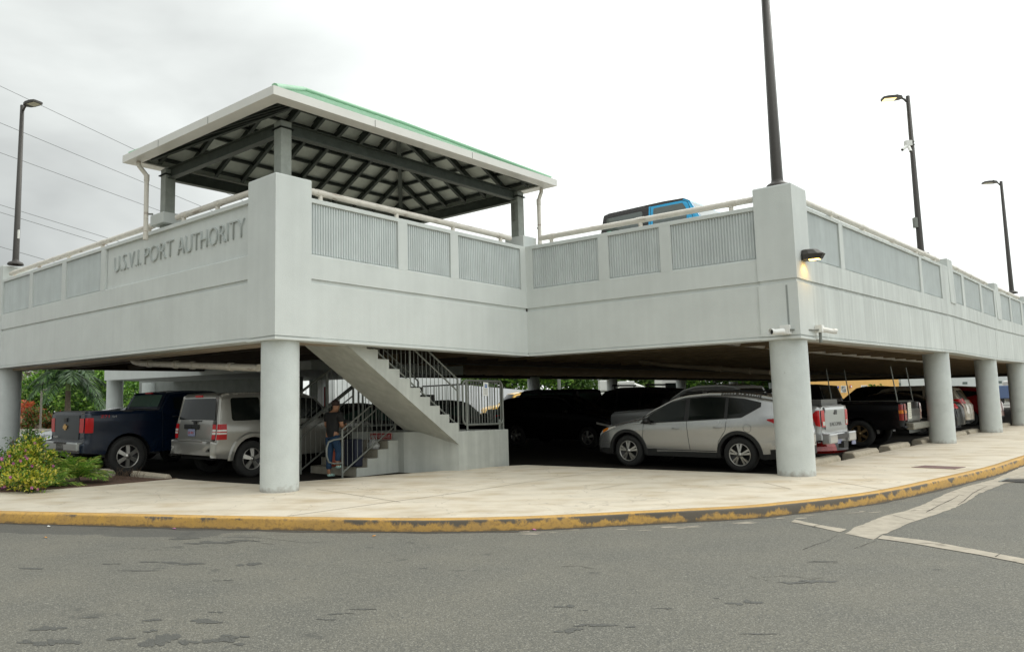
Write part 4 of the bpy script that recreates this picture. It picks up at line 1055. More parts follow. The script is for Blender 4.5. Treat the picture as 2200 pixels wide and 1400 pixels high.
        for i in range(len(S)):
            x0, z0 = S[max(0, i-1)]; x1, z1 = S[min(len(S)-1, i+1)]; dx, dz = x1-x0, z1-z0; l_ = math.hypot(dx, dz) or 1; nrm.append((-dz/l_, dx/l_))
        s.nrm = nrm
        rows = [[s.cap(i, f) for f in [(-1+2*k/NW) for k in range(NW+1)]] for i in range(len(S))]
        for i in range(len(S)-1):
            X, z = (S[i][0]+S[i+1][0])/2, (S[i][1]+S[i+1][1])/2; mb = parts[which(X, z)][0]
            for k in range(NW): mb.add([rows[i][k], rows[i][k+1], rows[i+1][k+1], rows[i+1][k]], [(0, 1, 2, 3)], True)
        out = {}
        for n_, (mb, m_) in parts.items():
            if mb.f:
                o = mb.build(n_, m_, s.root); out[n_] = o
                bm = bmesh.new(); bm.from_mesh(o.data); bmesh.ops.remove_doubles(bm, verts=bm.verts[:], dist=.0008); bm.normal_update(); bm.to_mesh(o.data); bm.free()
        # dark chassis fills the wheel wells
        mb = MB(); hh = s.belt(s.L/2)-.12
        mb.hexa([s.loc(X, y, z) for X, y, z in ((.14, -s.W/2+.27, s.sill-.02), (.14, s.W/2-.27, s.sill-.02), (s.L-.14, s.W/2-.27, s.sill), (s.L-.14, -s.W/2+.27, s.sill), (.3, -s.W/2+.27, min(hh, .72)), (.3, s.W/2-.27, min(hh, .72)), (s.L-.3, s.W/2-.27, min(hh, .72)), (s.L-.3, -s.W/2+.27, min(hh, .72)))])
        for wx in s.wx:
            for sg in (1, -1):
                vs = []
                for k in range(13):
                    a = pi*k/12; X, z = wx+s.Ra*cos(a), s.Rt+s.Ra*sin(a); y = s.half(min(max(X, .01), s.L-.01), z)-.012
                    vs += [s.loc(X, sg*y, z), s.loc(X, sg*(s.W/2-.30), z)]
                mb.add(vs, [(2*k, 2*k+2, 2*k+3, 2*k+1) for k in range(12)])
        mb.build('underbody', mBlack, s.root)
        s.out = out; return out
    def cap(s, i, f, off=0):
        i0 = int(i); t = i-i0; j = min(i0+1, len(s.S)-1); x, z = lerp(s.S[i0][0], s.S[j][0], t), lerp(s.S[i0][1], s.S[j][1], t); n = s.nrm[i0]
        hw = s.half(x, z, 0.0); c = s.crown*(1-f*f)+off+(abs(n[0])>.8)*.0
        return s.loc(x+n[0]*c, f*hw, z+n[1]*c)
    def idx(s, X=None, z=None, rear=False):
        """sample index where the outline passes the given height on the front or rear face, or the given X"""
        best, bi = 9, 0
        for k in range(0, (len(s.S)-1)*4):
            i = k/4; i0 = int(i); t = i-i0; x_, z_ = lerp(s.S[i0][0], s.S[i0+1][0], t), lerp(s.S[i0][1], s.S[i0+1][1], t)
            d = (abs(x_-X) if X is not None else 0)+(abs(z_-z) if z is not None else 0)
            if z is not None and X is None and ((x_ > s.L/2) != rear): continue
            if d < best: best, bi = d, i
        return bi
    def cap_patch(s, name, m, i0, i1, f0, f1, off=.006, par=None, n=8, nf=8, taper=None):
        mb = MB(); rows = []
        for a in range(n+1):
            i = lerp(i0, i1, a/n); g0, g1 = f0, f1
            if taper: g0, g1 = lerp(f0, taper[0], a/n), lerp(f1, taper[1], a/n)
            rows.append([s.cap(i, lerp(g0, g1, k/nf), off) for k in range(nf+1)])
        for a in range(n):
            for k in range(nf): mb.add([rows[a][k], rows[a][k+1], rows[a+1][k+1], rows[a+1][k]], [(0, 1, 2, 3)], True)
        return mb.build(name, m, par or s.root)
    def rearX(s, z):
        for i in range(len(s.S)-1, 0, -1):
            (x1, z1), (x0, z0) = s.S[i], s.S[i-1]
            if z0 >= z >= z1 and z0 > z1: return lerp(x1, x0, (z-z1)/(z0-z1))
        return s.L
    def side_patch(s, name, m, lo, hi, x0=None, x1=None, sides=(1, -1), off=.005, par=None, nz=6, step=.06, rd_=0):
        """lo, hi: polylines [(X,z)..] giving bottom and top edges"""
        x0 = max(lo[0][0], hi[0][0]) if x0 is None else x0; x1 = min(lo[-1][0], hi[-1][0]) if x1 is None else x1
        def ev(P_, X):
            for i in range(len(P_)-1):
                if P_[i][0] <= X <= P_[i+1][0]: return lerp(P_[i][1], P_[i+1][1], (X-P_[i][0])/max(1e-6, P_[i+1][0]-P_[i][0]))
            return P_[0][1] if X < P_[0][0] else P_[-1][1]
        res = []
        if 'lamp' in name: step = .011
        xs = sorted(set([x0, x1]+[p[0] for p in lo+hi if x0 < p[0] < x1]+[x0+(x1-x0)*k/max(2, int((x1-x0)/step)) for k in range(max(2, int((x1-x0)/step))+1)]+([x0+rd_*.3, x0+rd_, x1-rd_, x1-rd_*.3] if rd_ else [])))
        for sg in sides:
            mb = MB(); cols = []
            for X in xs:
                l_, h_ = ev(lo, X), ev(hi, X)
                if rd_:
                    e = min(X-x0, x1-X)
                    if e < rd_: c = rd_-sqrt(max(0, rd_**2-(rd_-e)**2)); l_, h_ = l_+c, h_-c
                h_ = max(h_, l_+.001)
                if 'lamp' in name and x1 > s.L-.45:      # wrap the lamp right up to the rear corner
                    col = []
                    for j in range(nz+1):
                        z_ = lerp(l_, h_, j/nz); xx_ = x0+(X-x0)/(x1-x0)*(s.rearX(z_)-.0012-x0); col.append(s.loc(xx_, sg*(s.half(xx_, z_)+off), z_))
                    cols.append(col); continue
                cols.append([s.loc(X, sg*(s.half(X, lerp(l_, h_, j/nz))+off), lerp(l_, h_, j/nz)) for j in range(nz+1)])
            for i in range(len(cols)-1):
                for j in range(nz):
                    q = [cols[i][j], cols[i+1][j], cols[i+1][j+1], cols[i][j+1]]; mb.add(q, [(0, 1, 2, 3) if sg < 0 else (3, 2, 1, 0)], True)
            res.append(mb.build(name, m, par or s.root))
        return res
    def arch_trim(s, name, m, dr=.07, off=.016, a0=-8, a1=188, sides=(1, -1)):
        for wx in s.wx:
            for sg in sides:
                mb = MB(); rows = []
                for k in range(25):
                    a = R(lerp(a0, a1, k/24)); col = []
                    for r0, o_ in ((s.Ra-.004, -.03), (s.Ra-.004, off), (s.Ra+dr*.7, off), (s.Ra+dr, .001)):
                        X, z = wx+r0*cos(a), s.Rt+r0*sin(a); z = max(z, s.sill-.02); col.append(s.loc(X, sg*(s.half(min(max(X, .02), s.L-.02), z)+o_), z))
                    rows.append(col)
                for k in range(24):
                    for j in range(3): q = [rows[k][j], rows[k+1][j], rows[k+1][j+1], rows[k][j+1]]; mb.add(q, [(0, 1, 2, 3) if sg > 0 else (3, 2, 1, 0)], True)
                mb.build(name, m, s.root)
    def seam(s, pts, sides=(1, -1), wd=.010, par=None):
        for sg in sides:
            mb = MB()
            for i in range(len(pts)-1):
                (x0, z0), (x1, z1) = pts[i], pts[i+1]; l_ = math.hypot(x1-x0, z1-z0); nx, nz_ = -(z1-z0)/l_*wd/2, (x1-x0)/l_*wd/2; k = max(1, int(l_/.08)); row = []
                for j in range(k+1):
                    X, z = lerp(x0, x1, j/k), lerp(z0, z1, j/k)
                    row.append([s.loc(X+e*nx, sg*(s.half(X+e*nx, z+e*nz_)+.0025), z+e*nz_) for e in (-1, 1)])
                for j in range(k): mb.add([row[j][0], row[j+1][0], row[j+1][1], row[j][1]], [(0, 1, 2, 3)])
            mb.build('door_seam', mBlack, par or s.out['body'])
    def wheels_(s, style='five', mrim=None, inset=.01, rim=.62):
        for wx in s.wx:
            for sg in (1, -1): wheel(s.root, s.L/2-wx, sg*(s.W/2-s.tw/2-inset), s.Rt, s.Rt, s.tw, sg, style, rim, mrim)
    def handle(s, X, z, m=None, sides=(1, -1), ln=.17):
        for sg in sides:
            mb = MB(); y = s.half(X, z)+.022; p = [s.loc(X+dx, sg*(y+dy), z+dz) for dx, dy, dz in ((-ln/2, -.02, 0), (-ln/3, .004, .004), (0, .010, .006), (ln/3, .004, .004), (ln/2, -.02, 0))]
            mb.path(p, [.010, .014, .016, .014, .010], 8); mb.build('door_handle', m or s.m, s.out['body'])
    def mirror(s, X, z, m=None, sides=(1, -1), sz=(.13, .20, .14)):
        for sg in sides:
            y = s.half(X, z); mb = MB(); cx_, cy_, cz_ = s.loc(X, sg*(y+.13), z+.03)
            vs = []; n1, n2 = 8, 12
            for i in range(n1+1):
                th = pi*i/n1
                for j in range(n2):
                    ph = 2*pi*j/n2; q = [sin(th)*cos(ph), sin(th)*sin(ph), cos(th)]; q = [abs(t)**.7*(1 if t > 0 else -1) for t in q]
                    vs.append((cx_+q[0]*sz[0]/2, cy_+q[1]*sz[1]/2, cz_+q[2]*sz[2]/2))
            mb.add(vs, [(i*n2+j, (i+1)*n2+j, (i+1)*n2+(j+1) % n2, i*n2+(j+1) % n2) for i in range(n1) for j in range(n2)], True)
            mb.tube(s.loc(X+.02, sg*(y-.02), z-.03), s.loc(X, sg*(y+.08), z), .025, 8); mb.build('side_mirror', m or s.m, s.root)
    def box(s, name, m, X, y, z, d, par=None, bev=.006):
        mb = MB(); mb.box(s.loc(X, y, z), d); o = mb.build(name, m, par or s.root)
        if bev: bevel(o, bev, 2)
        return o
    def txt(s, name, body, size, m, X, y, z, face, width=None, par=None, depth=.004):
        ex = {'rear': (0, -1, 0), 'left': (-1, 0, 0), 'right': (1, 0, 0), 'front': (0, 1, 0)}[face]
        return text(name, body, size, m, par or s.root, s.loc(X, y, z), ex, (0, 0, 1), depth, width=width)
HA, HB = atan2(EA.y, EA.x), atan2(EB.y, EB.x)
# ---- silver crossover beside the stair opening
mSil = paint('silver_paint', (.41, .415, .41), .75, .26)
c = Car('parked_crossover', 'silver crossover with split-spoke wheels, side-on between the stair landing and the corner column', 'car', 4.62, 1.845,
        [(0, .30), (.015, .55), (.06, .68), (.20, .84), (.45, .94), (1.00, 1.055), (1.22, 1.10), (1.55, 1.30), (2.02, 1.53), (2.35, 1.61), (2.9, 1.655), (3.5, 1.645), (4.05, 1.585), (4.34, 1.535), (4.40, 1.44), (4.49, 1.16), (4.56, 1.02), (4.61, .78), (4.62, .34)],
        lambda X: .98+.045*(X-1), L(2.86, 1.72), HA, mSil, r=.08, tum=.34, wheels=(.92, 3.58), Rt=.358, Ra=.425, sill=.27, tw=.23, end=(.16, .13, .6), zoff=-.05)
lower = lambda X, z: z < .40 and not (X < .30) or (X < .30 and z < .40) or (X > 4.2 and z < .52)
c.body([('cladding', mClad, lower)])
c.side_patch('side_window', mGlass, [(1.40, 1.01), (2.36, 1.065)], [(1.40, 1.03), (1.55, 1.20), (1.95, 1.42), (2.36, 1.52)])
c.side_patch('side_window', mGlass, [(2.46, 1.07), (3.28, 1.115)], [(2.46, 1.535), (2.9, 1.565), (3.28, 1.545)])
c.side_patch('side_window', mGlass, [(3.35, 1.12), (3.62, 1.15), (3.98, 1.33)], [(3.35, 1.54), (3.7, 1.50), (3.98, 1.435)])
c.side_patch('window_trim', mBlack, [(1.28, .985), (2.4, 1.045), (3.3, 1.10), (3.66, 1.125), (4.06, 1.35)], [(1.28, 1.0), (1.52, 1.20), (1.95, 1.44), (2.38, 1.545), (2.9, 1.585), (3.3, 1.565), (3.7, 1.525), (4.06, 1.44)], off=.002, nz=8)
c.cap_patch('windscreen', mGlass, c.idx(X=1.27), c.idx(X=2.0), -.90, .90, taper=(-.86, .86))
c.cap_patch('rear_window', mGlass, c.idx(z=1.47, rear=True), c.idx(z=1.17, rear=True), -.82, .82)
c.arch_trim('wheel_arch', mClad, .075, .02)
c.side_patch('tail_lamp', mRed, [(4.20, 1.075), (4.38, .985), (4.535, .985)], [(4.20, 1.10), (4.40, 1.115), (4.505, 1.10)], off=.012, rd_=.01)
c.cap_patch('tail_lamp', mRed, c.idx(z=1.11, rear=True), c.idx(z=.99, rear=True), .52, .99); c.cap_patch('tail_lamp', mRed, c.idx(z=1.11, rear=True), c.idx(z=.99, rear=True), -.99, -.52)
c.side_patch('head_lamp', mClear, [(.13, .72), (.30, .78), (.62, .90)], [(.13, .755), (.30, .865), (.62, .92)], off=.008)
c.side_patch('indicator', mAmber, [(.24, .765), (.34, .80), (.42, .845)], [(.24, .835), (.34, .875), (.42, .885)], off=.012)
c.cap_patch('grille', mBlack, c.idx(z=.36, rear=False), c.idx(z=.58, rear=False), -.75, .75)
c.seam([(1.36, .42), (1.32, .70), (1.36, 1.0)]); c.seam([(2.47, .42), (2.44, .70), (2.42, 1.05)]); c.seam([(3.10, .42), (3.13, .62), (3.30, .86), (3.34, 1.10)]); c.seam([(1.36, .415), (3.1, .415)], wd=.014)
c.seam([(.62, .93), (1.0, 1.0), (1.32, 1.03)])
c.handle(2.16, .885, mSil); c.handle(3.13, .915, mSil)
c.mirror(1.50, 1.02, mBlack, sz=(.16, .20, .14))
for q in ((3.78, .91),):
    pts = [(q[0]+.085*cos(2*pi*k/20), q[1]+.085*sin(2*pi*k/20)) for k in range(21)]; c.seam(pts, sides=(1,), wd=.006)
for sg in (1, -1):
    mb = MB(); mb.path([c.loc(x, sg*.62, z) for x, z in ((2.15, 1.60), (2.3, 1.655), (2.9, 1.70), (3.5, 1.69), (4.0, 1.635), (4.12, 1.59))], .018, 8); mb.build('roof_rail', mClad, c.root)
mb = MB(); mb.hexa([c.loc(*q) for q in ((3.95, -.03, 1.61), (3.95, .03, 1.61), (4.16, .02, 1.58), (4.16, -.02, 1.58), (4.08, -.008, 1.70), (4.08, .008, 1.70), (4.16, .008, 1.69), (4.16, -.008, 1.69))]); mb.build('roof_fin', mSil, c.root)
c.side_patch('bumper_flash', mSil, [(4.28, .56), (4.55, .56)], [(4.28, .62), (4.55, .66)], off=.012)
c.wheels_('fivesplit', rim=.66); c.root.scale = (.955, .955, .97)
# ---- silver boxy SUV with its tail to the planting bed
mSil2 = paint('warm_silver_paint', (.29, .285, .26), .55, .30)
c = Car('parked_suv', 'silver boxy SUV with upright tailgate, tail towards the planting bed beside the blue pickup', 'suv', 4.45, 1.84,
        [(0, .45), (.02, .70), (.05, .98), (.25, 1.06), (1.05, 1.12), (1.25, 1.15), (1.75, 1.66), (2.05, 1.76), (3.0, 1.80), (4.10, 1.78), (4.20, 1.73), (4.30, 1.15), (4.33, .85), (4.335, .80), (4.44, .79), (4.45, .50)],
        1.12, LD(10.42, -4.34), HB, mSil2, r=.055, tum=.17, wheels=(.85, 3.50), Rt=.385, Ra=.47, sill=.40, tw=.24, end=(.10, .04, .4), crown=.02)
c.body([('bumper', mSil2, lambda X, z: X > 4.22 and z < .80)])
c.side_patch('side_window', mGlass, [(1.62, 1.20), (2.38, 1.20)], [(1.62, 1.42), (1.85, 1.64), (2.38, 1.68)], rd_=.03)
c.side_patch('side_window', mGlass, [(2.48, 1.20), (3.12, 1.20)], [(2.48, 1.685), (3.12, 1.69)], rd_=.04)
c.side_patch('side_window', mGlass, [(3.28, 1.20), (3.98, 1.20)], [(3.28, 1.69), (3.98, 1.68)], rd_=.05)
c.cap_patch('windscreen', mGlass, c.idx(X=1.30), c.idx(X=1.74), -.92, .92, taper=(-.9, .9))
c.cap_patch('rear_window', mGlass, c.idx(z=1.67, rear=True), c.idx(z=1.22, rear=True), -.88, .88, taper=(-.93, .93))
c.arch_trim('wheel_arch', mSil2, .10, .045, a0=-2, a1=182)
for sg in (1, -1):
    o = c.side_patch('tail_lamp', mRed, [(4.12, .82), (4.315, .82)], [(4.12, 1.14), (4.29, 1.14)], sides=(sg,), off=.014)[0]
    c.side_patch('lamp_band', mClear, [(4.13, .99), (4.30, .99)], [(4.13, 1.025), (4.30, 1.025)], sides=(sg,), off=.018, par=o); c.side_patch('lamp_band', mClear, [(4.13, .93), (4.30, .93)], [(4.13, .965), (4.30, .965)], sides=(sg,), off=.018, par=o)
    o = c.cap_patch('tail_lamp', mRed, c.idx(z=1.14, rear=True), c.idx(z=.82, rear=True), sg*.84, sg*1.0, off=.012)
    c.cap_patch('lamp_band', mClear, c.idx(z=1.025, rear=True), c.idx(z=.99, rear=True), sg*.85, sg*1.0, off=.016, par=o, n=2); c.cap_patch('lamp_band', mClear, c.idx(z=.965, rear=True), c.idx(z=.93, rear=True), sg*.85, sg*1.0, off=.016, par=o, n=2)
c.box('plate_garnish', mBlack, 4.345, .12, 1.08, (.03, .62, .10)); c.txt('badge', 'Jeep', .07, mChrome, 4.362, .18, 1.06, 'rear')
c.box('licence_plate', mPlate, 4.36, .10, .955, (.012, .30, .15)); c.txt('plate_number', 'JB 801', .075, mat('plate_red', (.4, .12, .14), .6), 4.368, .22, .93, 'rear', width=.23)
c.box('brake_light', mRed, 4.215, .02, 1.725, (.05, .30, .045)); c.box('wiper', mBlack, 4.315, -.05, 1.20, (.03, .42, .025)); c.box('wiper_hub', mBlack, 4.335, -.02, 1.165, (.05, .09, .06))
c.box('bumper_step', mSil2, 4.42, 0, .79, (.10, 1.0, .03))
c.seam([(2.43, .55), (2.43, 1.20), (2.43, 1.72)]); c.seam([(3.2, 1.72), (3.2, 1.10), (3.12, .86)]); c.seam([(1.5, .5), (1.5, 1.16)])
c.handle(3.02, 1.05, mBlack); c.handle(2.28, 1.05, mBlack); c.mirror(1.55, 1.2, mBlack, sz=(.16, .22, .17))
c.wheels_('five', rim=.60, inset=-.01)
# ---- dark blue pickup
mBlue = mat('dark_blue_paint', (.002, .008, .022), .25, metal=.15, coat=.15)
def pickup(name, label, pos, head, m, L_=5.7, W_=1.98, h=1.86, bed=1.34, tail_bottom=.72, Rt=.40, wheels=(1.0, 4.45), hood=1.18, cab=(1.75, 2.25, 3.75, 3.95), zt=0, end=(.12, .03, .4), **k):
    P_ = [(0, .50), (.03, .80), (.06, hood-.10), (.20, hood-.02), (1.3, hood+.06), (cab[0]-.15, hood+.08), (cab[1], h-.10), (cab[1]+.35, h-.01), (cab[2]-.4, h), (cab[2], h-.04), (cab[3], bed+.02), (cab[3]+.05, bed), (L_-.18, bed), (L_-.10, bed-.02), (L_-.09, tail_bottom), (L_-.085, tail_bottom-.04), (L_-.01, tail_bottom-.05), (L_, tail_bottom-.25)]
    c = Car(name, label, 'pickup', L_, W_, P_, lambda X: bed-.06, pos, head, m, r=.045, tum=.22, wheels=wheels, Rt=Rt, Ra=Rt+.085, sill=.50, tw=.27, end=end, crown=.015, ztweak=zt, **k)
    bx = cab[3]+.05
    c.body([('bed_cover', mBlack, lambda X, z: X > bx-.03 and z > bed-.012 and X < L_-.1), ('bumper', mChrome if name == 'x' else m, lambda X, z: X > L_-.084)])
    w0, w1 = cab[1]-.15, cab[2]-.12; md_ = (w0+w1)/2+.05
    c.side_patch('side_window', mGlass, [(w0, bed), (md_-.05, bed)], [(w0, bed+.12), (w0+.25, h-.16), (md_-.05, h-.13)], rd_=.03)
    c.side_patch('side_window', mGlass, [(md_+.05, bed), (w1, bed)], [(md_+.05, h-.13), (w1, h-.16)], rd_=.04)
    c.cap_patch('windscreen', mGlass, c.idx(X=cab[0]-.1), c.idx(X=cab[1]-.04), -.9, .9)
    c.cap_patch('rear_window', mGlassG if 'blue' in label else mGlass, c.idx(X=cab[2]+.03), c.idx(X=cab[3]-.03), -.84, .84)
    c.seam([(cab[0]+.1, .6), (cab[0]+.1, bed)]); c.seam([(md_, .55), (md_, h-.1)]); c.seam([(cab[3]-.05, .55), (cab[3]-.03, bed)]); c.handle(md_-.15, bed-.16, mBlack); c.handle(cab[2]-.15, bed-.16, mBlack)
    c.mirror(cab[0]+.15, bed+.05, mBlack, sz=(.18, .24, .24)); c.Lw = L_
    return c
c = pickup('parked_pickup', 'dark blue pickup with black wheels-and-tonneau and gold tailgate emblem, leftmost behind the flowering bush', LD(13.22, -5.26), HB, mBlue, h=1.88, bed=1.44, tail_bottom=.80, L_=5.75, wheels=(.95, 4.70), Rt=.43)
c.root['label'] = 'dark blue pickup with gold tailgate emblem and knobbly tyres, backed up to the flowering bushes'
mTail = mat('tailgate_grey_blue', (.010, .017, .024), .3, metal=.1, spec=.35)
it, ib = c.idx(z=1.36, rear=True), c.idx(z=.83, rear=True)
tg = c.cap_patch('tailgate', mTail, it, ib, -.74, .74, off=.012)
for sg in (1, -1):
    c.cap_patch('tail_lamp', mRed, c.idx(z=1.30, rear=True), c.idx(z=.98, rear=True), sg*.77, sg*1.0, off=.016)
    c.side_patch('tail_lamp', mRed, [(c.L-.26, .98), (c.L-.105, .98)], [(c.L-.26, 1.30), (c.L-.105, 1.30)], sides=(sg,), off=.012)
X_ = c.L-.06
mGold = mat('gold_emblem', (.55, .33, .10), .3, metal=.7)
mb = MB(); cx_, cy_, cz_ = c.loc(X_+.0, .05, 1.10); 
mb.hexa([(cx_, cy_-.10, cz_-.035), (cx_-.012, cy_-.10, cz_-.035), (cx_-.012, cy_+.12, cz_-.035), (cx_, cy_+.12, cz_-.035), (cx_, cy_-.12, cz_+.035), (cx_-.012, cy_-.12, cz_+.035), (cx_-.012, cy_+.10, cz_+.035), (cx_, cy_+.10, cz_+.035)])
mb.hexa([(cx_, cy_-.05, cz_-.065), (cx_-.014, cy_-.05, cz_-.065), (cx_-.014, cy_+.04, cz_-.065), (cx_, cy_+.04, cz_-.065), (cx_, cy_-.04, cz_+.065), (cx_-.014, cy_-.04, cz_+.065), (cx_-.014, cy_+.05, cz_+.065), (cx_, cy_+.05, cz_+.065)])
mb.build('emblem', mGold, tg)
mBmp = mat('silver_bumper', (.34, .35, .34), .3, metal=.7)
c.box('rear_bumper', mBmp, c.L-.01, 0, .68, (.16, 1.80, .20), bev=.03); c.box('bumper_step', mBlack, c.L+.05, 0, .76, (.06, .70, .04)); c.box('plate_recess', mBlack, c.L+.055, .0, .67, (.03, .44, .14))
c.txt('tailgate_badge', 'SILVERADO', .06, mChrome, X_+.03, .68, .86, 'rear'); c.box('camera_button', mBlack, X_+.0, .03, 1.26, (.03, .16, .09), par=tg)
c.txt('side_decal', 'Z71', .085, mRed, c.L-.40, -(c.half(c.L-.5, 1.34)+.004), 1.30, 'right', width=.20); c.txt('side_decal', '4x4', .07, mat('silver_decal', (.3, .3, .3), .4), c.L-.66, -(c.half(c.L-.5, 1.34)+.004), 1.30, 'right')
c.box('brake_light', mRed, 3.78, 0, 1.84, (.05, .32, .03))
c.wheels_('six_big', rim=.60)
# ---- silver pickup parked nose-in beyond the corner column
mSil3 = paint('cool_silver_paint', (.36, .37, .37), .5, .33)
c = pickup('parked_pickup', 'silver pickup with TACOMA on its tailgate, nose-in just right of the corner column', L(3.36, 3.90), HA, mSil3, L_=5.35, W_=1.90, h=1.80, bed=1.28, tail_bottom=.72, Rt=.385, wheels=(.95, 4.2), cab=(1.6, 2.1, 3.4, 3.6))
tg = c.cap_patch('tailgate', mSil3, c.idx(z=1.27, rear=True), c.idx(z=.76, rear=True), -.76, .76, off=.02)
c.cap_patch('tailgate_step', mSil3, c.idx(z=1.22, rear=True), c.idx(z=1.12, rear=True), -.74, .74, off=.03, par=tg)
c.txt('tailgate_lettering', 'TACOMA', .12, mat('shadow_silver', (.12, .12, .12), .4), c.L-.055, .42, .83, 'rear', width=.80, par=None)
c.box('tailgate_handle', mBlack, c.L-.065, 0, 1.13, (.03, .20, .10)); c.box('bumper_step', mBlack, c.L+.01, 0, .60, (.14, .9, .10))
c.box('rear_bumper', mSil3, c.L+.0, .66, .58, (.18, .52, .22), bev=.03); c.box('rear_bumper', mSil3, c.L+.0, -.66, .58, (.18, .52, .22), bev=.03)
c.box('licence_plate', mPlate, c.L+.03, .12, .52, (.02, .30, .15)); c.box('tow_hitch', mClad, c.L+.04, -.1, .42, (.12, .3, .14))
for sg in (1, -1):
    c.cap_patch('tail_lamp', mRed, c.idx(z=1.19, rear=True), c.idx(z=.82, rear=True), sg*.78, sg*1.0, off=.022)
    c.side_patch('tail_lamp', mRed, [(c.L-.24, 1.08), (c.L-.18, .86), (c.L-.10, .84)], [(c.L-.24, 1.10), (c.L-.16, 1.18), (c.L-.10, 1.19)], sides=(sg,), off=.016)
    c.cap_patch('lamp_lens', mClear, c.idx(z=.94, rear=True), c.idx(z=.85, rear=True), sg*.80, sg*.94, off=.028, n=2)
c.txt('side_decal', 'TRD', .09, mRed, c.L-.22, -(c.half(c.L-.3, 1.15)+.004), 1.17, 'right'); c.txt('side_decal', 'TRD', .09, mRed, c.L-.66, c.half(c.L-.3, 1.15)+.004, 1.15, 'left')
c.box('cargo_box', mat('grey_cargo', (.12, .12, .11), .6), c.L-.35, -.1, 1.34, (.3, 1.1, .14))
c.wheels_('six', rim=.6)
# ---- old black pickup with a paper notice on its tailgate
mBlk = mat('black_paint', (.004, .004, .0045), .25, spec=.3, coat=.12)
c = pickup('parked_pickup', 'old black pickup with paper taped to its grey tailgate, left of the second column', L(3.40, 10.45), HA, mBlk, L_=5.4, W_=1.98, h=1.80, bed=1.26, tail_bottom=.66, Rt=.38, wheels=(.95, 4.15), cab=(1.6, 2.05, 3.1, 3.25))
mOld = mat('dull_grey_tailgate', (.13, .13, .12), .35, metal=.4, var=.3, vscale=8)
tg = c.cap_patch('tailgate', mOld, c.idx(z=1.27, rear=True), c.idx(z=.72, rear=True), -.78, .78, off=.02)
c.cap_patch('tailgate_band', mat('worn_chrome', (.3, .3, .28), .35, metal=.6, var=.4, vscale=20), c.idx(z=.86, rear=True), c.idx(z=.74, rear=True), -.78, .78, off=.028, par=tg)
for sg in (1, -1):
    o = c.cap_patch('tail_lamp', mat('dull_red_lens', (.25, .012, .008), .25, coat=.5), c.idx(z=1.20, rear=True), c.idx(z=.76, rear=True), sg*.80, sg*1.0, off=.022)
    c.cap_patch('lamp_band', mAmber, c.idx(z=1.04, rear=True), c.idx(z=.95, rear=True), sg*.81, sg*1.0, off=.028, par=o, n=2)
    c.side_patch('tail_lamp', mat('dull_red_lens', (.25, .012, .008), .25), [(c.L-.20, .76), (c.L-.095, .76)], [(c.L-.20, 1.20), (c.L-.095, 1.20)], sides=(sg,), off=.012)
    c.side_patch('lamp_band', mAmber, [(c.L-.20, .95), (c.L-.095, .95)], [(c.L-.20, 1.04), (c.L-.095, 1.04)], sides=(sg,), off=.016)
mPaper = mat('paper_notice', (.62, .61, .52), .8); o = c.box('paper_notice', mPaper, c.L-.05, .50, 1.02, (.008, .36, .46), bev=0)
mb = MB()
for k in range(7): x_, y_, z_ = c.loc(c.L-.043, .50, 1.19-.055*k); mb.box((x_, y_+.02*(k % 2), z_), (.004, .26-.04*(k % 3), .014))
mb.build('handwriting', mat('faded_ink', (.35, .34, .30), .8), c.root)
c.box('rear_bumper', mat('dirty_chrome', (.24, .23, .19), .4, metal=.5, var=.4, vscale=15), c.L+.03, 0, .60, (.20, 1.86, .18), bev=.03)
for x_ in (3.45, c.L-.25):
    for sg in (1, -1):
        mb = MB(); mb.tube(c.loc(x_, sg*.86, 1.26), c.loc(x_-(.12), sg*.84, 2.25), .016, 8); mb.build('rack_post', mGalv, c.root)
c.wheels_('six', mrim=mat('brass_rim', (.16, .11, .05), .4, metal=.6))
# red car bumper lying between the pickups
b = thing('car_bumper', 'loose red car bumper with a licence plate on the floor between two pickups', 'bumper', L(1.55, 6.0))
mRedP = paint('red_bumper_paint', (.28, .008, .006), .2, .25); mb = MB(); rows = []
for k in range(17):
    t = -1+2*k/16; bb = 5.45+t*.80; da = .42*abs(t)**2.6
    pr = [(0.06, .20), (0, .26), (.02, .36), (.06, .44), (.10, .55), (.22, .62)]
    rows.append([L(1.05+da+x, bb, fl(L(1, bb).y)+z-.06) for x, z in pr])
bi = MB()
for k in range(16):
    for j in range(5): (bi if 4 <= k <= 11 and j in (1, 2) else mb).add([rows[k][j], rows[k+1][j], rows[k+1][j+1], rows[k][j+1]], [(0, 1, 2, 3)], True)
o = mb.build('cover', mRedP, b); bi.build('air_intake', mBlack, b)
mb = MB(); ps = L(1.02, 5.95, fl(18)+.40); card(mb, ps, EB3*-1, Z, .26, .14, .01); card(mb, ps, EB3, Z, .26, .14, .01); mb.build('licence_plate', mPlate, b)
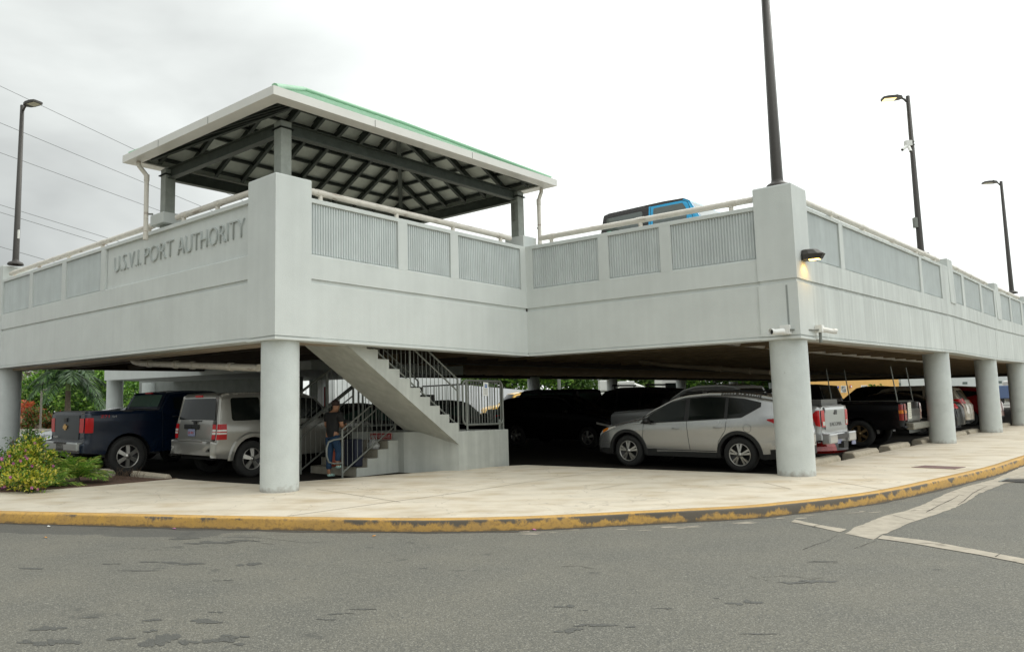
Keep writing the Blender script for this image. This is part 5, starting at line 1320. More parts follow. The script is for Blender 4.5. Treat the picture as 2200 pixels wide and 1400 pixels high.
# ---- generic closed cars
def sedan(name, label, cat, pos, head, m, L_=4.7, W_=1.82, h=1.46, deck=1.08, kind='sedan', tail=None, style='five', sides=(1, -1), glass=None, Rt=.33, group=None, zoff=-.05, hl=None):
    if kind == 'sedan':
        P_ = [(0, .30), (.02, .60), (.12, .72), (.5, .84), (1.15, .95), (1.35, .98), (2.05, h-.07), (2.45, h), (3.0, h-.01), (3.45, h-.08), (4.1, deck+.01), (4.2, deck), (L_-.12, deck-.03), (L_-.04, deck-.16), (L_, .62), (L_, .36)]
        belt = lambda X: .92+.03*(X-1)
    else:
        P_ = [(0, .32), (.02, .62), (.10, .82), (.40, .98), (1.1, 1.08), (1.25, 1.12), (1.9, h-.09), (2.3, h-.01), (3.2, h), (L_-.55, h-.07), (L_-.38, h-.12), (L_-.12, 1.10), (L_-.03, .95), (L_, .66), (L_, .36)]
        belt = lambda X: 1.03+.03*(X-1)
    c = Car(name, label, cat, L_, W_, P_, belt, pos, head, m, r=.09, tum=.36, wheels=(.9, L_-1.05), Rt=Rt, sill=.26, end=(.20, .14, .6), group=group, zoff=zoff, crown=.05)
    c.body([('bumper', mClad, lambda X, z: z < .42 and X > L_-.5)] if kind != 'sedan' else None); g = glass or mGlass; bz = belt
    if kind == 'sedan':
        c.side_patch('side_window', g, [(1.55, bz(1.5)+.03), (2.45, bz(2.4)+.03)], [(1.55, 1.03), (2.1, h-.16), (2.45, h-.12)]); c.side_patch('side_window', g, [(2.55, bz(2.5)+.03), (3.45, bz(3.4)+.04), (3.75, bz(3.7)+.09)], [(2.55, h-.12), (3.1, h-.13), (3.75, h-.29)])
        c.cap_patch('windscreen', g, c.idx(X=1.42), c.idx(X=2.02), -.9, .9); c.cap_patch('rear_window', g, c.idx(X=3.5), c.idx(X=4.05), -.88, .88)
    else:
        c.side_patch('side_window', g, [(1.45, bz(1.4)+.03), (2.4, bz(2.4)+.03)], [(1.45, 1.14), (1.95, h-.20), (2.4, h-.14)]); c.side_patch('side_window', g, [(2.5, bz(2.5)+.03), (3.35, bz(3.3)+.05)], [(2.5, h-.14), (3.35, h-.15)]); c.side_patch('side_window', g, [(3.45, bz(3.3)+.08), (L_-.55, h-.32)], [(3.45, h-.155), (L_-.55, h-.22)])
        c.cap_patch('windscreen', g, c.idx(X=1.3), c.idx(X=1.86), -.9, .9); c.cap_patch('rear_window', g, c.idx(X=L_-.35), c.idx(X=L_-.14), -.85, .85)
    tz = tail or (deck-.20 if kind == 'sedan' else .86, deck-.05 if kind == 'sedan' else 1.02)
    for sg in (1, -1):
        c.side_patch('tail_lamp', mRed, [(L_-.42, tz[1]-.04), (L_-.06, tz[0]+.01)], [(L_-.42, tz[1]-.02), (L_-.09, tz[1])], sides=(sg,), off=.012)
        c.cap_patch('tail_lamp', mRed, c.idx(z=tz[1], rear=True), c.idx(z=tz[0], rear=True), sg*.60, sg*1.0, off=.012)
        c.cap_patch('head_lamp', hl or mClear, c.idx(z=.60), c.idx(z=.74 if hl else .70), sg*.50, sg*1.0, off=.01); c.side_patch('head_lamp', hl or mClear, [(.03, .62), (.55, .74)], [(.03, .66), (.12, .70), (.55, .80)], sides=(sg,), off=.01)
    c.cap_patch('grille', mBlack, c.idx(z=.42), c.idx(z=.60), -.5, .5, off=.01)
    c.box('licence_plate', mPlate, L_+.0 if kind != 'sedan' else L_-.0, 0, .78 if kind != 'sedan' else .72, (.06, .30, .14))
    c.seam([(1.45, .40), (1.45, .95)]); c.seam([(2.5, .38), (2.5, bz(2.5))]); c.handle(2.3, bz(2.3)-.12); c.handle(3.2, bz(3.2)-.12); c.mirror(1.6, bz(1.5)+.04)
    c.wheels_(style); return c
sedan('parked_sedan', 'black sedan with slim red tail lamps between the second and third columns', 'car', L(3.35, 17.3), HA, mBlk, deck=1.12, L_=4.8)
mCh = paint('champagne_paint', (.36, .31, .24), .4, .35)
sedan('parked_suv', 'champagne beige SUV beside the black sedan, partly behind the third column', 'suv', L(3.75, 21.1), HA, mCh, L_=4.75, W_=1.88, h=1.70, kind='suv', tail=(1.02, 1.22))
mRd = paint('dark_red_paint', (.20, .006, .010), .35, .22)
sedan('parked_suv', 'dark red SUV with shiny tailgate between the third and fourth columns', 'suv', L(3.55, 26.2), HA, mRd, L_=4.7, W_=1.88, h=1.68, kind='suv', tail=(1.05, 1.20))
# silver car tail low behind the blue pickup
mSil4 = paint('pale_silver_paint', (.42, .45, .46), .4, .3)
c = sedan('parked_sedan', 'pale silver car with dark headlamp poking out past the far side of the blue pickup', 'car', LD(16.0, -5.85), HB+pi, mSil4, glass=mGlassG, h=1.45, deck=1.0, hl=mBlack)
# dark cars in the middle of the ground floor
mDk = mat('near_black_paint', (.003, .003, .003), .35, spec=.2); mDk2 = mat('charcoal_paint', (.018, .016, .013), .35, spec=.3)
def boxy(name, label, pos, head, m, L_=4.3, W_=1.85, h=1.84, glass=None, hard=None, gm=None, cat='off-roader', zoff=-.05, Rt=.39, two=False, ztweak=0, rim=mRim):
    P_ = [(0, .55), (.03, .80), (.05, 1.05), (.15, 1.11), (1.30, 1.16), (1.42, 1.17), (1.78, h-.10), (1.92, h-.02), (2.4, h), (L_-.45, h-.015), (L_-.32, h-.05), (L_-.22, 1.15), (L_-.18, .62), (L_-.08, .60), (L_-.06, .45)]
    c = Car(name, label, cat, L_, W_, P_, 1.16, pos, head, m, r=.04, tum=.13, wheels=(.78, L_-.90), Rt=Rt, Ra=Rt+.10, sill=.50, tw=.25, end=(.06, .02, .3), crown=.012, zoff=zoff, ztweak=ztweak)
    x0 = 1.72; xm = (2.62 if two else 2.62)
    spl = [('hardtop', hard or m, (lambda X, z: (X > xm+.10 and z > 1.16) or (z > h-.085 and X > 1.93)))]
    c.body(spl); g = glass or mGlass; rw = 1.22
    c.side_patch('side_window', g, [(x0+.10, rw), (xm, rw)], [(x0+.10, h-.30), (x0+.20, h-.14), (xm, h-.13)], rd_=.03, off=.008)
    if two: c.side_patch('side_window', g, [(xm+.27, rw), (L_-.42, rw)], [(xm+.27, h-.14), (L_-.42, h-.15)], rd_=.05, off=.008)
    else:
        c.side_patch('side_window', g, [(xm+.14, rw), (xm+.75, rw)], [(xm+.14, h-.13), (xm+.75, h-.13)], rd_=.04, off=.008); c.side_patch('side_window', g, [(xm+.88, rw), (L_-.42, rw)], [(xm+.88, h-.14), (L_-.42, h-.15)], rd_=.04, off=.008)
    c.cap_patch('windscreen', g, c.idx(X=1.46), c.idx(X=1.76), -.9, .9); c.cap_patch('rear_window', g, c.idx(z=h-.16, rear=True), c.idx(z=1.24, rear=True), -.8, .8)
    c.arch_trim('wheel_arch', mClad, .09, .09, a0=5, a1=175); c.mirror(1.68, 1.22, mBlack, sz=(.15, .22, .18))
    c.seam([(xm+.07, .55), (xm+.07, h-.09)]); c.seam([(1.60, .55), (1.60, 1.16), (1.80, h-.14), (1.95, h-.075), (xm+.07, h-.07)]); c.handle(xm-.1, 1.06, mBlack)
    c.wheels_('five', mrim=rim); return c
c = boxy('parked_offroader', 'black boxy off-road vehicle with greenish side glass just right of the stair landing', L(8.9, 3.15), HA+pi, mDk, glass=mGlassG, L_=4.6)
pj = atY(1172, 900, 30.5); pj.z = fl(pj.y)
c.root.matrix_world = Matrix.Translation(pj) @ (TILT @ Matrix.Rotation(HA, 3, 'Z')).to_4x4()
sedan('parked_sedan', 'black car in the dark, between the off-road vehicle and the silver crossover', 'car', L(9.8, 6.4), HA+pi, mDk, h=1.60, deck=1.2, kind='suv', L_=4.7)
c = sedan('parked_suv', 'charcoal SUV with roof bars behind the bonnet of the silver crossover', 'suv', L(9.8, 10.4), HA, mDk2, L_=4.9, W_=1.95, h=1.82, kind='suv')
for x_ in (2.3, 3.6):
    mb = MB(); mb.tube(c.loc(x_, -.8, 1.93), c.loc(x_, .8, 1.93), .03, 8); 
    for sg in (1, -1): mb.tube(c.loc(x_, sg*.68, 1.75), c.loc(x_, sg*.68, 1.93), .022, 8)
    mb.build('roof_bar', mBlack, c.root)
sedan('parked_sedan', 'black car with green-tinted glass behind the landing railing', 'car', L(13.2, 4.5), HB+.25, mDk, glass=mGlassG, h=1.48)
sedan('parked_sedan', 'black car deep in the garage between the silver and old black pickups', 'car', L(12.8, 15.5), HA, mDk, h=1.45)
sedan('parked_suv', 'black SUV deep in the garage behind the old black pickup', 'suv', L(12.5, 20.5), HA, mDk, h=1.75, kind='suv')
sedan('parked_suv', 'dark SUV deep in the garage behind the black sedan', 'suv', L(12.5, 26.0), HA, mDk2, h=1.75, kind='suv')
sedan('parked_suv', 'dark SUV far inside the garage behind the champagne SUV', 'suv', L(12.5, 31.0), HA, mDk, h=1.8, kind='suv')
sedan('parked_suv', 'dark SUV far inside the garage, furthest right under the deck', 'suv', L(9.5, 37.0), HA, mDk, h=1.8, kind='suv')
sedan('parked_sedan', 'dark car facing the dark blue pickup deep in the left bay', 'car', L(12.9, .5), HB, mDk, h=1.45, glass=mGlassG)
# yellow SUV and white lift truck outside beyond the garage
mYc = paint('taxi_yellow_paint', (.75, .42, .03), .1, .3)
sedan('parked_suv', 'yellow SUV outside the far side of the garage, seen past the landing railing', 'suv', (4.6, 50.5), R(200), mYc, L_=4.7, h=1.85, kind='suv')
# bright blue off-roader on the roof
mCyan = paint('bright_blue_paint', (.01, .42, .78), .0, .3); mHard = mat('black_hardtop', (.045, .042, .042), .6)
mGlassT = mat('smoked_glass', (.085, .105, .095), .05, spec=.9, coat=.6)
zc = 4.08
c = boxy('parked_offroader', 'bright blue off-road vehicle with black hardtop parked on the roof behind the parapet', L(3.0, 1.73, zc), HA+pi, mCyan, L_=4.25, W_=1.86, h=1.90, glass=mGlassT, hard=mHard, two=True, rim=mRimD)
c.root.matrix_world = Matrix.Translation(L(2.80, 1.72, zc-.03)) @ Matrix.Rotation(HA+pi, 4, 'Z')
for k, (y_, h_) in enumerate(((3.86, .10), (3.86, .10))): pass
mb = MB()
for (x_, z_, w_, h_) in ((3.74, 1.27, .10, .16), (3.70, 1.45, .05, .06), (3.50, 1.27, .03, .10), (3.42, 1.27, .03, .10)):
    xx, yy, zz = c.loc(x_, -(c.half(x_, z_+.05)+.010), z_); mb.hexa([(xx-w_/2, yy-.002, zz), (xx+w_/2, yy-.002, zz), (xx+w_/2, yy+.002, zz), (xx-w_/2, yy+.002, zz), (xx-w_/2, yy+.016-.002, zz+h_), (xx+w_/2, yy+.016-.002, zz+h_), (xx+w_/2, yy+.016+.002, zz+h_), (xx-w_/2, yy+.016+.002, zz+h_)])
mb.build('window_sticker', mat('mint_sticker', (.25, .55, .42), .6), c.root)
# ------------------------------------------------------------------ wheel stops
mStop = mat('wheel_stop_concrete', (.40, .35, .27), .9, var=.2, vscale=8, bump=.5, bscale=40)
def stopmesh(a, b_, ln, ang=0, w_=.17, h_=.15, ex=None):
    p = L(a, b_); p.z = gs(p.y)-.05; d = ex or EB3; nn = Vector((-d.y, d.x, 0)); mb = MB(); rows = []
    pr = [(-w_/2, 0), (-w_/2, h_*.62), (-w_/2+.035, h_*.93), (-w_/2+.055, h_), (w_/2-.055, h_), (w_/2-.035, h_*.93), (w_/2, h_*.62), (w_/2, 0)]
    for x, k in ((-ln/2, .85), (-ln/2+.03, 1), (ln/2-.03, 1), (ln/2, .85)):
        rows.append([p+d*x+nn*(y*(1 if k == 1 else .9))+Z*(z*k+(d.y*x)*KS) for y, z in pr])
    n_ = len(pr); mb.add([v for r in rows for v in r], [(i*n_+j, i*n_+j+1, (i+1)*n_+j+1, (i+1)*n_+j) for i in range(3) for j in range(n_-1)])
    mb.add(rows[0], [tuple(range(n_))]); mb.add(rows[3], [tuple(range(n_))[::-1]])
    return mb
GRP = 'concrete wheel stops along the long side of the garage'
wl = ['concrete wheel stop behind the silver TACOMA pickup, nearest the corner column', 'whole concrete wheel stop with rounded end, second to the right of the corner column', 'concrete wheel stop in front of the old black pickup', 'concrete wheel stop touching the left edge of the second column', 'concrete wheel stop below the black sedan bumper', 'short-looking concrete wheel stop just left of the third column', 'concrete wheel stop right of the third column', 'far concrete wheel stop below the dark red SUV', 'farthest concrete wheel stop past the fourth column']
for (b_, ln), lb in zip(((3.1, 1.8), (5.9, 1.85), (8.75, 1.85), (11.9, 1.85), (15.8, 1.85), (18.0, 1.6), (21.6, 1.85), (24.0, 1.8), (28.0, 1.8)), wl):
    mb = stopmesh(.86, b_, ln, w_=.30, h_=.17); o = mb.build('wheel_stop', mStop); tag(o, lb, 'wheel stop', GRP)
mb = stopmesh(10.9, -6.96, 1.55, ex=EA3, w_=.16, h_=.14); o = mb.build('wheel_stop', mStop); tag(o, 'pale wheel stop at the sidewalk edge behind the silver boxy SUV', 'wheel stop', 'wheel stops on the left side')
mb = stopmesh(13.4, -7.2, 1.5, ex=EA3); o = mb.build('wheel_stop', mStop); tag(o, 'pale wheel stop behind the dark blue pickup, beside the spiky palm-leaved plant', 'wheel stop', 'wheel stops on the left side')
# ------------------------------------------------------------------ lamp posts
def lamp_post(name, label, a, b_, z0, h, dirv, r=.085, grp='lamp posts on the roof parapet', lit=False, extras=None):
    p = L(a, b_, z0); t = thing(name, label, 'lamp post', p, grp)
    mb = MB(); q = []
    for (zz, hw) in ((0, r), (h, r*.62)):
        for k in range(8): a_ = pi/4*k+pi/8; q.append(p+Vector((cos(a_)*hw*1.08, sin(a_)*hw*1.08, zz)))
    mb.add(q, [(k, (k+1) % 8, 8+(k+1) % 8, 8+k) for k in range(8)]+[tuple(range(8, 16))], True); mb.build('pole', mDarkSteel, t)
    mb = MB(); mb.lathe(p, [(.22, 0), (.22, .03), (.19, .07), (r*1.15, .11), (r*1.1, .16)], 20); mb.build('base_cover', mDarkSteel, t)
    d = Vector(dirv).normalized(); s = Vector((-d.y, d.x, 0)); c = p+Z*(h-.05)
    mb = MB(); mb.path([c-Z*.12+d*r*.6, c-Z*.05+d*.10, c+Z*.02+d*.20], [.035, .03, .03], 8); mb.build('arm', mDarkSteel, t)
    mb = MB(); out = [(.16, .05), (.22, .13), (.34, .165), (.58, .165), (.72, .15), (.74, .10)]
    lo = [c+d*x+s*y for x, y in out]+[c+d*x-s*y for x, y in reversed(out)]; n_ = len(lo)
    up = [v+Z*(.06 if i in (2, 3, n_-3, n_-4) else .045) for i, v in enumerate(lo)]
    mb.add([v-Z*.015 for v in lo]+up, [tuple(range(n_)), tuple(range(n_, 2*n_))[::-1]]+[(i, n_+i, n_+(i+1) % n_, (i+1) % n_) for i in range(n_)])
    mb.tube(c+d*.30+Z*.05, c+d*.30+Z*.12, .03, 10); hd = mb.build('lamp_head', mDarkSteel, t)
    mb = MB(); e = [c+d*.36+s*.13-Z*.020, c+d*.70+s*.12-Z*.020, c+d*.70-s*.12-Z*.020, c+d*.36-s*.13-Z*.020]; mb.add(e, [(0, 1, 2, 3)])
    mb.build('lens', mat('lit_lamp_lens', (.9, .75, .4), .4, emit=(1, .72, .28), estr=1.6) if lit else mat('unlit_lamp_lens', (.45, .43, .33), .3), hd)
    return t, p, d, s
toR = EB3*.25-EA3
lamp_post('lamp_post', 'dark bronze lamp post on the left end pier, head pointing right', 19.45, -7.0, 5.87, 4.85, Vector((.9, -.45, 0)))
t, p, d, s = lamp_post('lamp_post', 'tall thick bronze lamp post on the near corner pier', .30, .22, 5.53, 4.95, Vector((-.9, .3, 0)), r=.10)
t, p, d, s = lamp_post('lamp_post', 'bronze lamp post with lit head and two white cameras, behind the second pier', .50, 11.65, 5.75, 4.95, Vector((-.95, .15, 0)), lit=True)
mCam = mat('camera_white', (.75, .75, .72), .4)
def pole_cam(p, zc, lab):
    c = thing('security_camera', lab, 'camera', p+Z*zc); sdn = Vector((-.9, -.2, 0)).normalized()
    mb = MB(); mb.box(p+Z*zc+sdn*.13, (.18, .14, .16)); mb.tube(p+Z*zc+sdn*.02, p+Z*zc+sdn*.1, .02, 8); mb.build('mount', mCam, c)
    for e in (Vector((-.75, -.35, -.55)), Vector((-.15, -.55, -.75))):
        q = p+Z*(zc-.05)+sdn*.14; mb = MB(); e = e.normalized(); mb.tube(q, q+e*.10, .02, 8); mb.tube(q+e*.08, q+e*.34, .045, 14); o = mb.build('camera_body', mCam, c)
        mb = MB(); mb.tube(q+e*.341, q+e*.346, .036, 14); mb.build('lens', mBlack, o)
    mb = MB(); 
    for z_ in (.06, -.04): mb.tube(p+Z*(zc+z_-.012), p+Z*(zc+z_+.012), .082, 16, caps=True)
    mb.build('strap', mGalv, c)
pole_cam(p, 3.45, 'pair of white security cameras strapped halfway up the lit lamp post')
mb = MB(); mb.box(p+Z*1.0+Vector((-.11, -.02, 0)), (.09, .12, .30)); o = mb.build('junction_box', mGalv); tag(o, 'small grey box strapped low on the lamp post behind the second pier', 'box')
lamp_post('lamp_post', 'thin bronze lamp post with unlit head, farthest right against the white sky', .35, 25.7, 5.95, 4.9, Vector((-.95, .1, 0)))
p0_ = L(19.45, -7.0, 5.87); mb = MB(); mb.box(p0_+Z*.9+Vector((.06, -.05, 0)), (.10, .03, .26), Matrix.Rotation(R(-20), 3, 'Z')); o = mb.build('tag', mWhite); tag(o, 'small white tag banded to the left lamp post', 'tag')
# wall lights
def wall_light(name, lab, p, n, lit, sc=1.0):
    t = thing(name, lab, 'wall light', p); n = Vector(n).normalized(); s = Vector((-n.y, n.x, 0)); mb = MB()
    out = [(0, .10), (.05, .16), (.16, .17), (.30, .135), (.38, .07)]; out = [(x*sc, y*sc) for x, y in out]
    for z0, z1, k0, k1 in ((-.09, 0, .86, 1), (0, .085, 1, .72), (.085, .105, .72, .55)):
        lo = [p+n*x*k0+s*y*k0+Z*z0*sc for x, y in out]+[p+n*x*k0-s*y*k0+Z*z0*sc for x, y in reversed(out)]; hi = [p+n*x*k1+s*y*k1+Z*z1*sc for x, y in out]+[p+n*x*k1-s*y*k1+Z*z1*sc for x, y in reversed(out)]; n_ = len(lo)
        mb.add(lo+hi, [tuple(range(n_)), tuple(range(n_, 2*n_))[::-1]]+[(i, n_+i, n_+(i+1) % n_, (i+1) % n_) for i in range(n_)])
    h = mb.build('housing', mDarkSteel, t)
    mb = MB(); c = p+n*.20*sc-Z*.094*sc; mb.add([c+n*.09+s*.07, c+n*.09-s*.07, c-n*.09-s*.07, c-n*.09+s*.07], [(0, 1, 2, 3)])
    mb.build('lens', mat('wall_light_lens', (1, .7, .2), .4, emit=(1, .55, .10), estr=14) if lit else mBlack, h)
    if lit:
        ld = bpy.data.lights.new('wall_light_glow', 'SPOT'); lo_ = bpy.data.objects.new('wall_light_glow', ld); COL.objects.link(lo_); ld.energy = 6; ld.color = (1, .62, .12); ld.shadow_soft_size = .05; ld.spot_size = R(140); ld.spot_blend = .8
        lo_.location = p+n*.10-Z*.13; lo_.rotation_euler = (0, 0, 0)
W = WL['D']
wall_light('wall_light', 'lit bronze wall light casting a yellow glow on the corner pier', W.P(.36, 1.56, .03), -EA3, True)
wall_light('wall_light', 'bronze wall light at the right edge of the picture, with a rust streak below', W.P(27.5, 1.0, .03), -EA3, True, 1.0)
# cameras at the corner pier foot
t = thing('security_camera', 'pair of white bullet cameras joined by a conduit at the foot of the corner pier', 'camera', W.P(.3, .15, .1))
Wc = WL['C']; pc1 = Wc.P(5.66, .14, .10); 
rotC = Matrix.Rotation(atan2(EB.y, EB.x), 3, 'Z')
mb = MB(); mb.box(Wc.P(5.80, .16, .085), (.11, .17, .17), rotC); q = W.P(.78, .17, .10); mb.box(q+Z*.02, (.14, .12, .14), rotC); mb.build('mount', mCam, t)
def bullet(q, e, ln=.26, r=.05, par=None):
    e = Vector(e).normalized(); mb = MB(); mb.tube(q, q+e*ln, r, 16); mb.tube(q+e*(ln-.02)+Z*.01, q+e*(ln+.04)+Z*.012, r*1.08, 16, caps=False); o = mb.build('camera_body', mCam, par); mb = MB(); mb.tube(q+e*(ln+.001), q+e*(ln+.004), r*.85, 16); mb.build('lens', mBlack, o)
bullet(Wc.P(5.78, .13, .17), Vector((-.93, -.42, -.10)), .27, .052, t)
bullet(q+Z*.02, Vector((.93, -.1, -.22)), .27, .045, t)
mb = MB(); mb.tube(Wc.P(5.9, .15, .12), W.P(.75, .17, .10), .018, 8); mb.tube(q, q-Z*.24, .028, 8); mb.build('conduit', mGalv, t)
# ------------------------------------------------------------------ overhead wires
for i, (a_, b2) in enumerate((((0, 185), (290, 322)), ((0, 264), (340, 405)), ((0, 328), (330, 448)), ((0, 440), (230, 511)), ((0, 456), (210, 520)), ((0, 530), (90, 556)))):
    Yw = 60; du = b2[0]-a_[0]; dv = b2[1]-a_[1]
    f = lambda u: atY(u, a_[1]+dv*u/du, Yw+u*.012)
    pts = [f(-400+120*k)+Z*(-.0) for k in range(12)]; mb = MB(); mb.path(pts, .019, 5)
    o = mb.build('power_line', mat('wire_grey', (.16, .165, .165), .6)); tag(o, ['topmost overhead wire, crossing just under the left lamp head', 'second overhead wire from the top', 'third overhead wire from the top', 'fourth overhead wire, upper of the close pair', 'fifth overhead wire, lower of the close pair', 'lowest overhead wire, meeting the left handrail'][i], 'power line', 'overhead wires in the left sky')
# ------------------------------------------------------------------ foliage
def leaves(mb, c, rad, n, size, rnd, flat=0, ar=2.2, shell=.55, up=.3, clumps=0):
    c = Vector(c); cl = None
    if clumps:
        cl = []
        for _ in range(clumps):
            v = Vector((rnd.gauss(0, 1), rnd.gauss(0, 1), rnd.gauss(0, 1))).normalized()*rnd.uniform(.45, .95); cl.append((v, rnd.uniform(.22, .42)))
    for _ in range(n):
        if cl:
            v, s_ = rnd.choice(cl); v = v+Vector((rnd.gauss(0, 1), rnd.gauss(0, 1), rnd.gauss(0, 1)))*s_*.5
        else:
            v = Vector((rnd.gauss(0, 1), rnd.gauss(0, 1), rnd.gauss(0, 1))).normalized()*(rnd.uniform(shell, 1.05))
        p = c+Vector((v.x*rad[0], v.y*rad[1], v.z*rad[2]))
        d = (v.normalized()*.5+Vector((rnd.gauss(0, .6), rnd.gauss(0, .6), rnd.gauss(0, .5)+up))).normalized()
        s = d.cross(Vector((rnd.gauss(0, 1), rnd.gauss(0, 1), rnd.gauss(0, 1)))).normalized(); l_ = size*rnd.uniform(.6, 1.3); w_ = l_/ar
        n_ = d.cross(s)*w_*.35
        mb.add([p, p+d*l_*.5+s*w_*.5+n_, p+d*l_, p+d*l_*.5-s*w_*.5+n_], [(0, 1, 2), (0, 2, 3)])
mLeafY = leafmat('variegated_leaves', [(.58, .52, .05), (.40, .44, .04), (.12, .24, .02), (.70, .62, .14), (.20, .32, .03), (.06, .14, .015)])
mLeafG = leafmat('green_leaves', [(.06, .14, .02), (.10, .20, .03), (.035, .09, .012), (.15, .24, .05)])
mLeafD = leafmat('deep_green_leaves', [(.03, .075, .015), (.05, .12, .02), (.02, .05, .01), (.09, .17, .03), (.14, .20, .04)])
mLeafR = leafmat('croton_leaves', [(.28, .05, .02), (.08, .13, .02), (.05, .09, .02), (.22, .12, .02), (.12, .17, .03)])
mLeafO = leafmat('red_spiky_leaves', [(.45, .06, .02), (.55, .12, .04), (.25, .03, .01)])
mFlower = leafmat('pink_petals', [(.55, .10, .35), (.70, .22, .50), (.40, .06, .28)], trans=.3)
mTwig = mat('twig_bark', (.12, .08, .05), .9, var=.3, vscale=20)
mTrunk = mat('palm_trunk_bark', (.14, .11, .08), .9, var=.35, vscale=8, bump=.6, bscale=15)
def bush(name, label, u, v, w_, h_, n, m, seed, grp=None, size=.075, flowers=0, cat='shrub', dz=0.01, stems=8, clumps=14, deep=None, ar=2.2):
    rnd = random.Random(seed); p = onG(u, v, dz); t = thing(name, label, cat, p, grp); mb = MB(); c = p+Z*h_*.52
    dp = deep or w_*.8
    leaves(mb, c, (w_/2, dp/2, h_*.48), n, size, rnd, clumps=clumps, ar=ar); leaves(mb, c-Z*h_*.1, (w_*.42, dp*.42, h_*.36), n//3, size, rnd, shell=.3, ar=ar)
    mb.build('foliage', m, t); mb = MB()
    for k in range(stems):
        a_ = 2*pi*k/stems; q = c+Vector((cos(a_)*w_*.38, sin(a_)*dp*.38, rnd.uniform(-.1, .3)*h_)); mb.path([p+Vector((cos(a_)*.04, sin(a_)*.04, 0)), p.lerp(q, .5)+Z*.05, q], [.014, .010, .005], 5)
    mb.build('stem', mTwig, t)
    if flowers:
        mb = MB()
        for _ in range(flowers):
            v_ = Vector((rnd.gauss(0, 1), -abs(rnd.gauss(0, 1)), rnd.gauss(0, .8))).normalized(); f = c+Vector((v_.x*w_*.52, v_.y*dp*.52, v_.z*h_*.50))
            for k in range(5): a_ = 2*pi*k/5; e = Vector((cos(a_), -.3, sin(a_))); s = Vector((-sin(a_), 0, cos(a_))); mb.add([f, f+e*.022+s*.012, f+e*.03, f+e*.022-s*.012], [(0, 1, 2, 3)])
        mb.build('flower', mFlower, t, kind='stuff')
    return t
bush('flowering_bush', 'yellow-green variegated bush with pink flowers, in front of the leftmost column', 24, 1050, 1.0, .66, 2600, mLeafY, 1, flowers=16)
bush('variegated_shrub', 'tall yellow variegated shrub beside the leftmost column', 52, 1038, .70, 1.20, 3400, mLeafY, 2, clumps=10)
bush('variegated_shrub', 'yellow variegated shrub in front of the blue pickup bumper', 84, 1046, .62, .84, 1900, mLeafY, 3, flowers=7)
bush('green_bush', 'plain green bush behind the yellow variegated shrubs', 72, 1005, 1.5, .98, 2400, mLeafG, 4)
bush('green_bush', 'low green bush at the sidewalk edge of the bed', 60, 1056, .9, .40, 1200, mLeafY, 5, flowers=5)
bush('green_bush', 'green bush at the far left picture edge behind the flowers', -30, 1030, 1.0, .8, 1500, mLeafG, 6)
def frondplant(name, label, p, n, ln, m, seed, cat='plant', rise=(.25, 1.25), leaf=.16, trunk=0, tr=.08, droop=.9, nl=22, wl=.018, grp=None, trunkm=None, skirt=None):
    rnd = random.Random(seed); t = thing(name, label, cat, p, grp); top = p+Z*trunk
    if trunk:
        mb = MB(); mb.path([p-Z*.1, p+Z*trunk*.3+Vector((.04, 0, 0))*trunk*.2, p+Z*trunk*.7, top], [tr*1.5, tr*1.1, tr*.85, tr*.8], 12); mb.build('trunk', trunkm or mTrunk, t)
        if skirt:
            mb = MB(); mb.path([top-Z*.05, top+Z*skirt*.6, top+Z*skirt], [tr*.75, tr*.8, tr*.4], 12); mb.build('crownshaft', mat('crownshaft_green', (.16, .22, .07), .5), t); top = top+Z*skirt
    for k in range(n):
        az_ = 2*pi*k/n+rnd.uniform(-.25, .25); el_ = rnd.uniform(*rise); d = Vector((cos(az_)*cos(el_), sin(az_)*cos(el_), sin(el_))); side = Vector((-sin(az_), cos(az_), 0)); l_ = ln*rnd.uniform(.8, 1.1); mb = MB(); pts = []
        for j in range(nl+1):
            x = j/nl; pts.append(top+d*l_*x-Z*droop*l_*x*x*(.55+.25*cos(el_)))
        mb.path(pts[::3]+[pts[-1]], [max(.003, .012*ln*(1-i/8)) for i in range(len(pts[::3])+1)], 4)
        for j in range(2, nl+1):
            x = j/nl; ll = leaf*(sin(pi*min(.98, x*.85+.12))**.6)*rnd.uniform(.85, 1.1); tg_ = (pts[j]-pts[j-1]).normalized()
            for sg in (1, -1):
                e = (side*sg*.85+tg_*.65+Z*rnd.uniform(-.35, .15)).normalized(); w2 = tg_*wl; q = pts[j]; mb.add([q-w2, q+e*ll*.5+w2*.3-Z*ll*.02, q+e*ll-Z*ll*.18*droop, q+e*ll*.5-w2*1.2], [(0, 1, 2, 3)])
        mb.build('frond', m, t)
    return t
mPalm = leafmat('palm_leaves', [(.20, .38, .04), (.28, .46, .07), (.10, .22, .03), (.48, .50, .12)])
frondplant('palm_plant', 'low spiky palm-leaved plant with arching fronds at the sidewalk edge, below the blue pickup', onG(166, 1036, .02), 26, .85, mPalm, 21, leaf=.24, nl=26, wl=.018, rise=(.35, 1.35), droop=.55, trunk=.10, tr=.05)
frondplant('palm_plant', 'second low palm-leaved plant between the variegated shrub and the arching fronds', onG(120, 1044, .02), 14, .60, mPalm, 22, leaf=.18, nl=22, wl=.012, rise=(.35, 1.3), droop=.6)
frondplant('palm_plant', 'small palm-leaved plant at the far left picture edge', onG(8, 1010, .02), 12, .62, mPalm, 23, leaf=.20, nl=22, wl=.010)
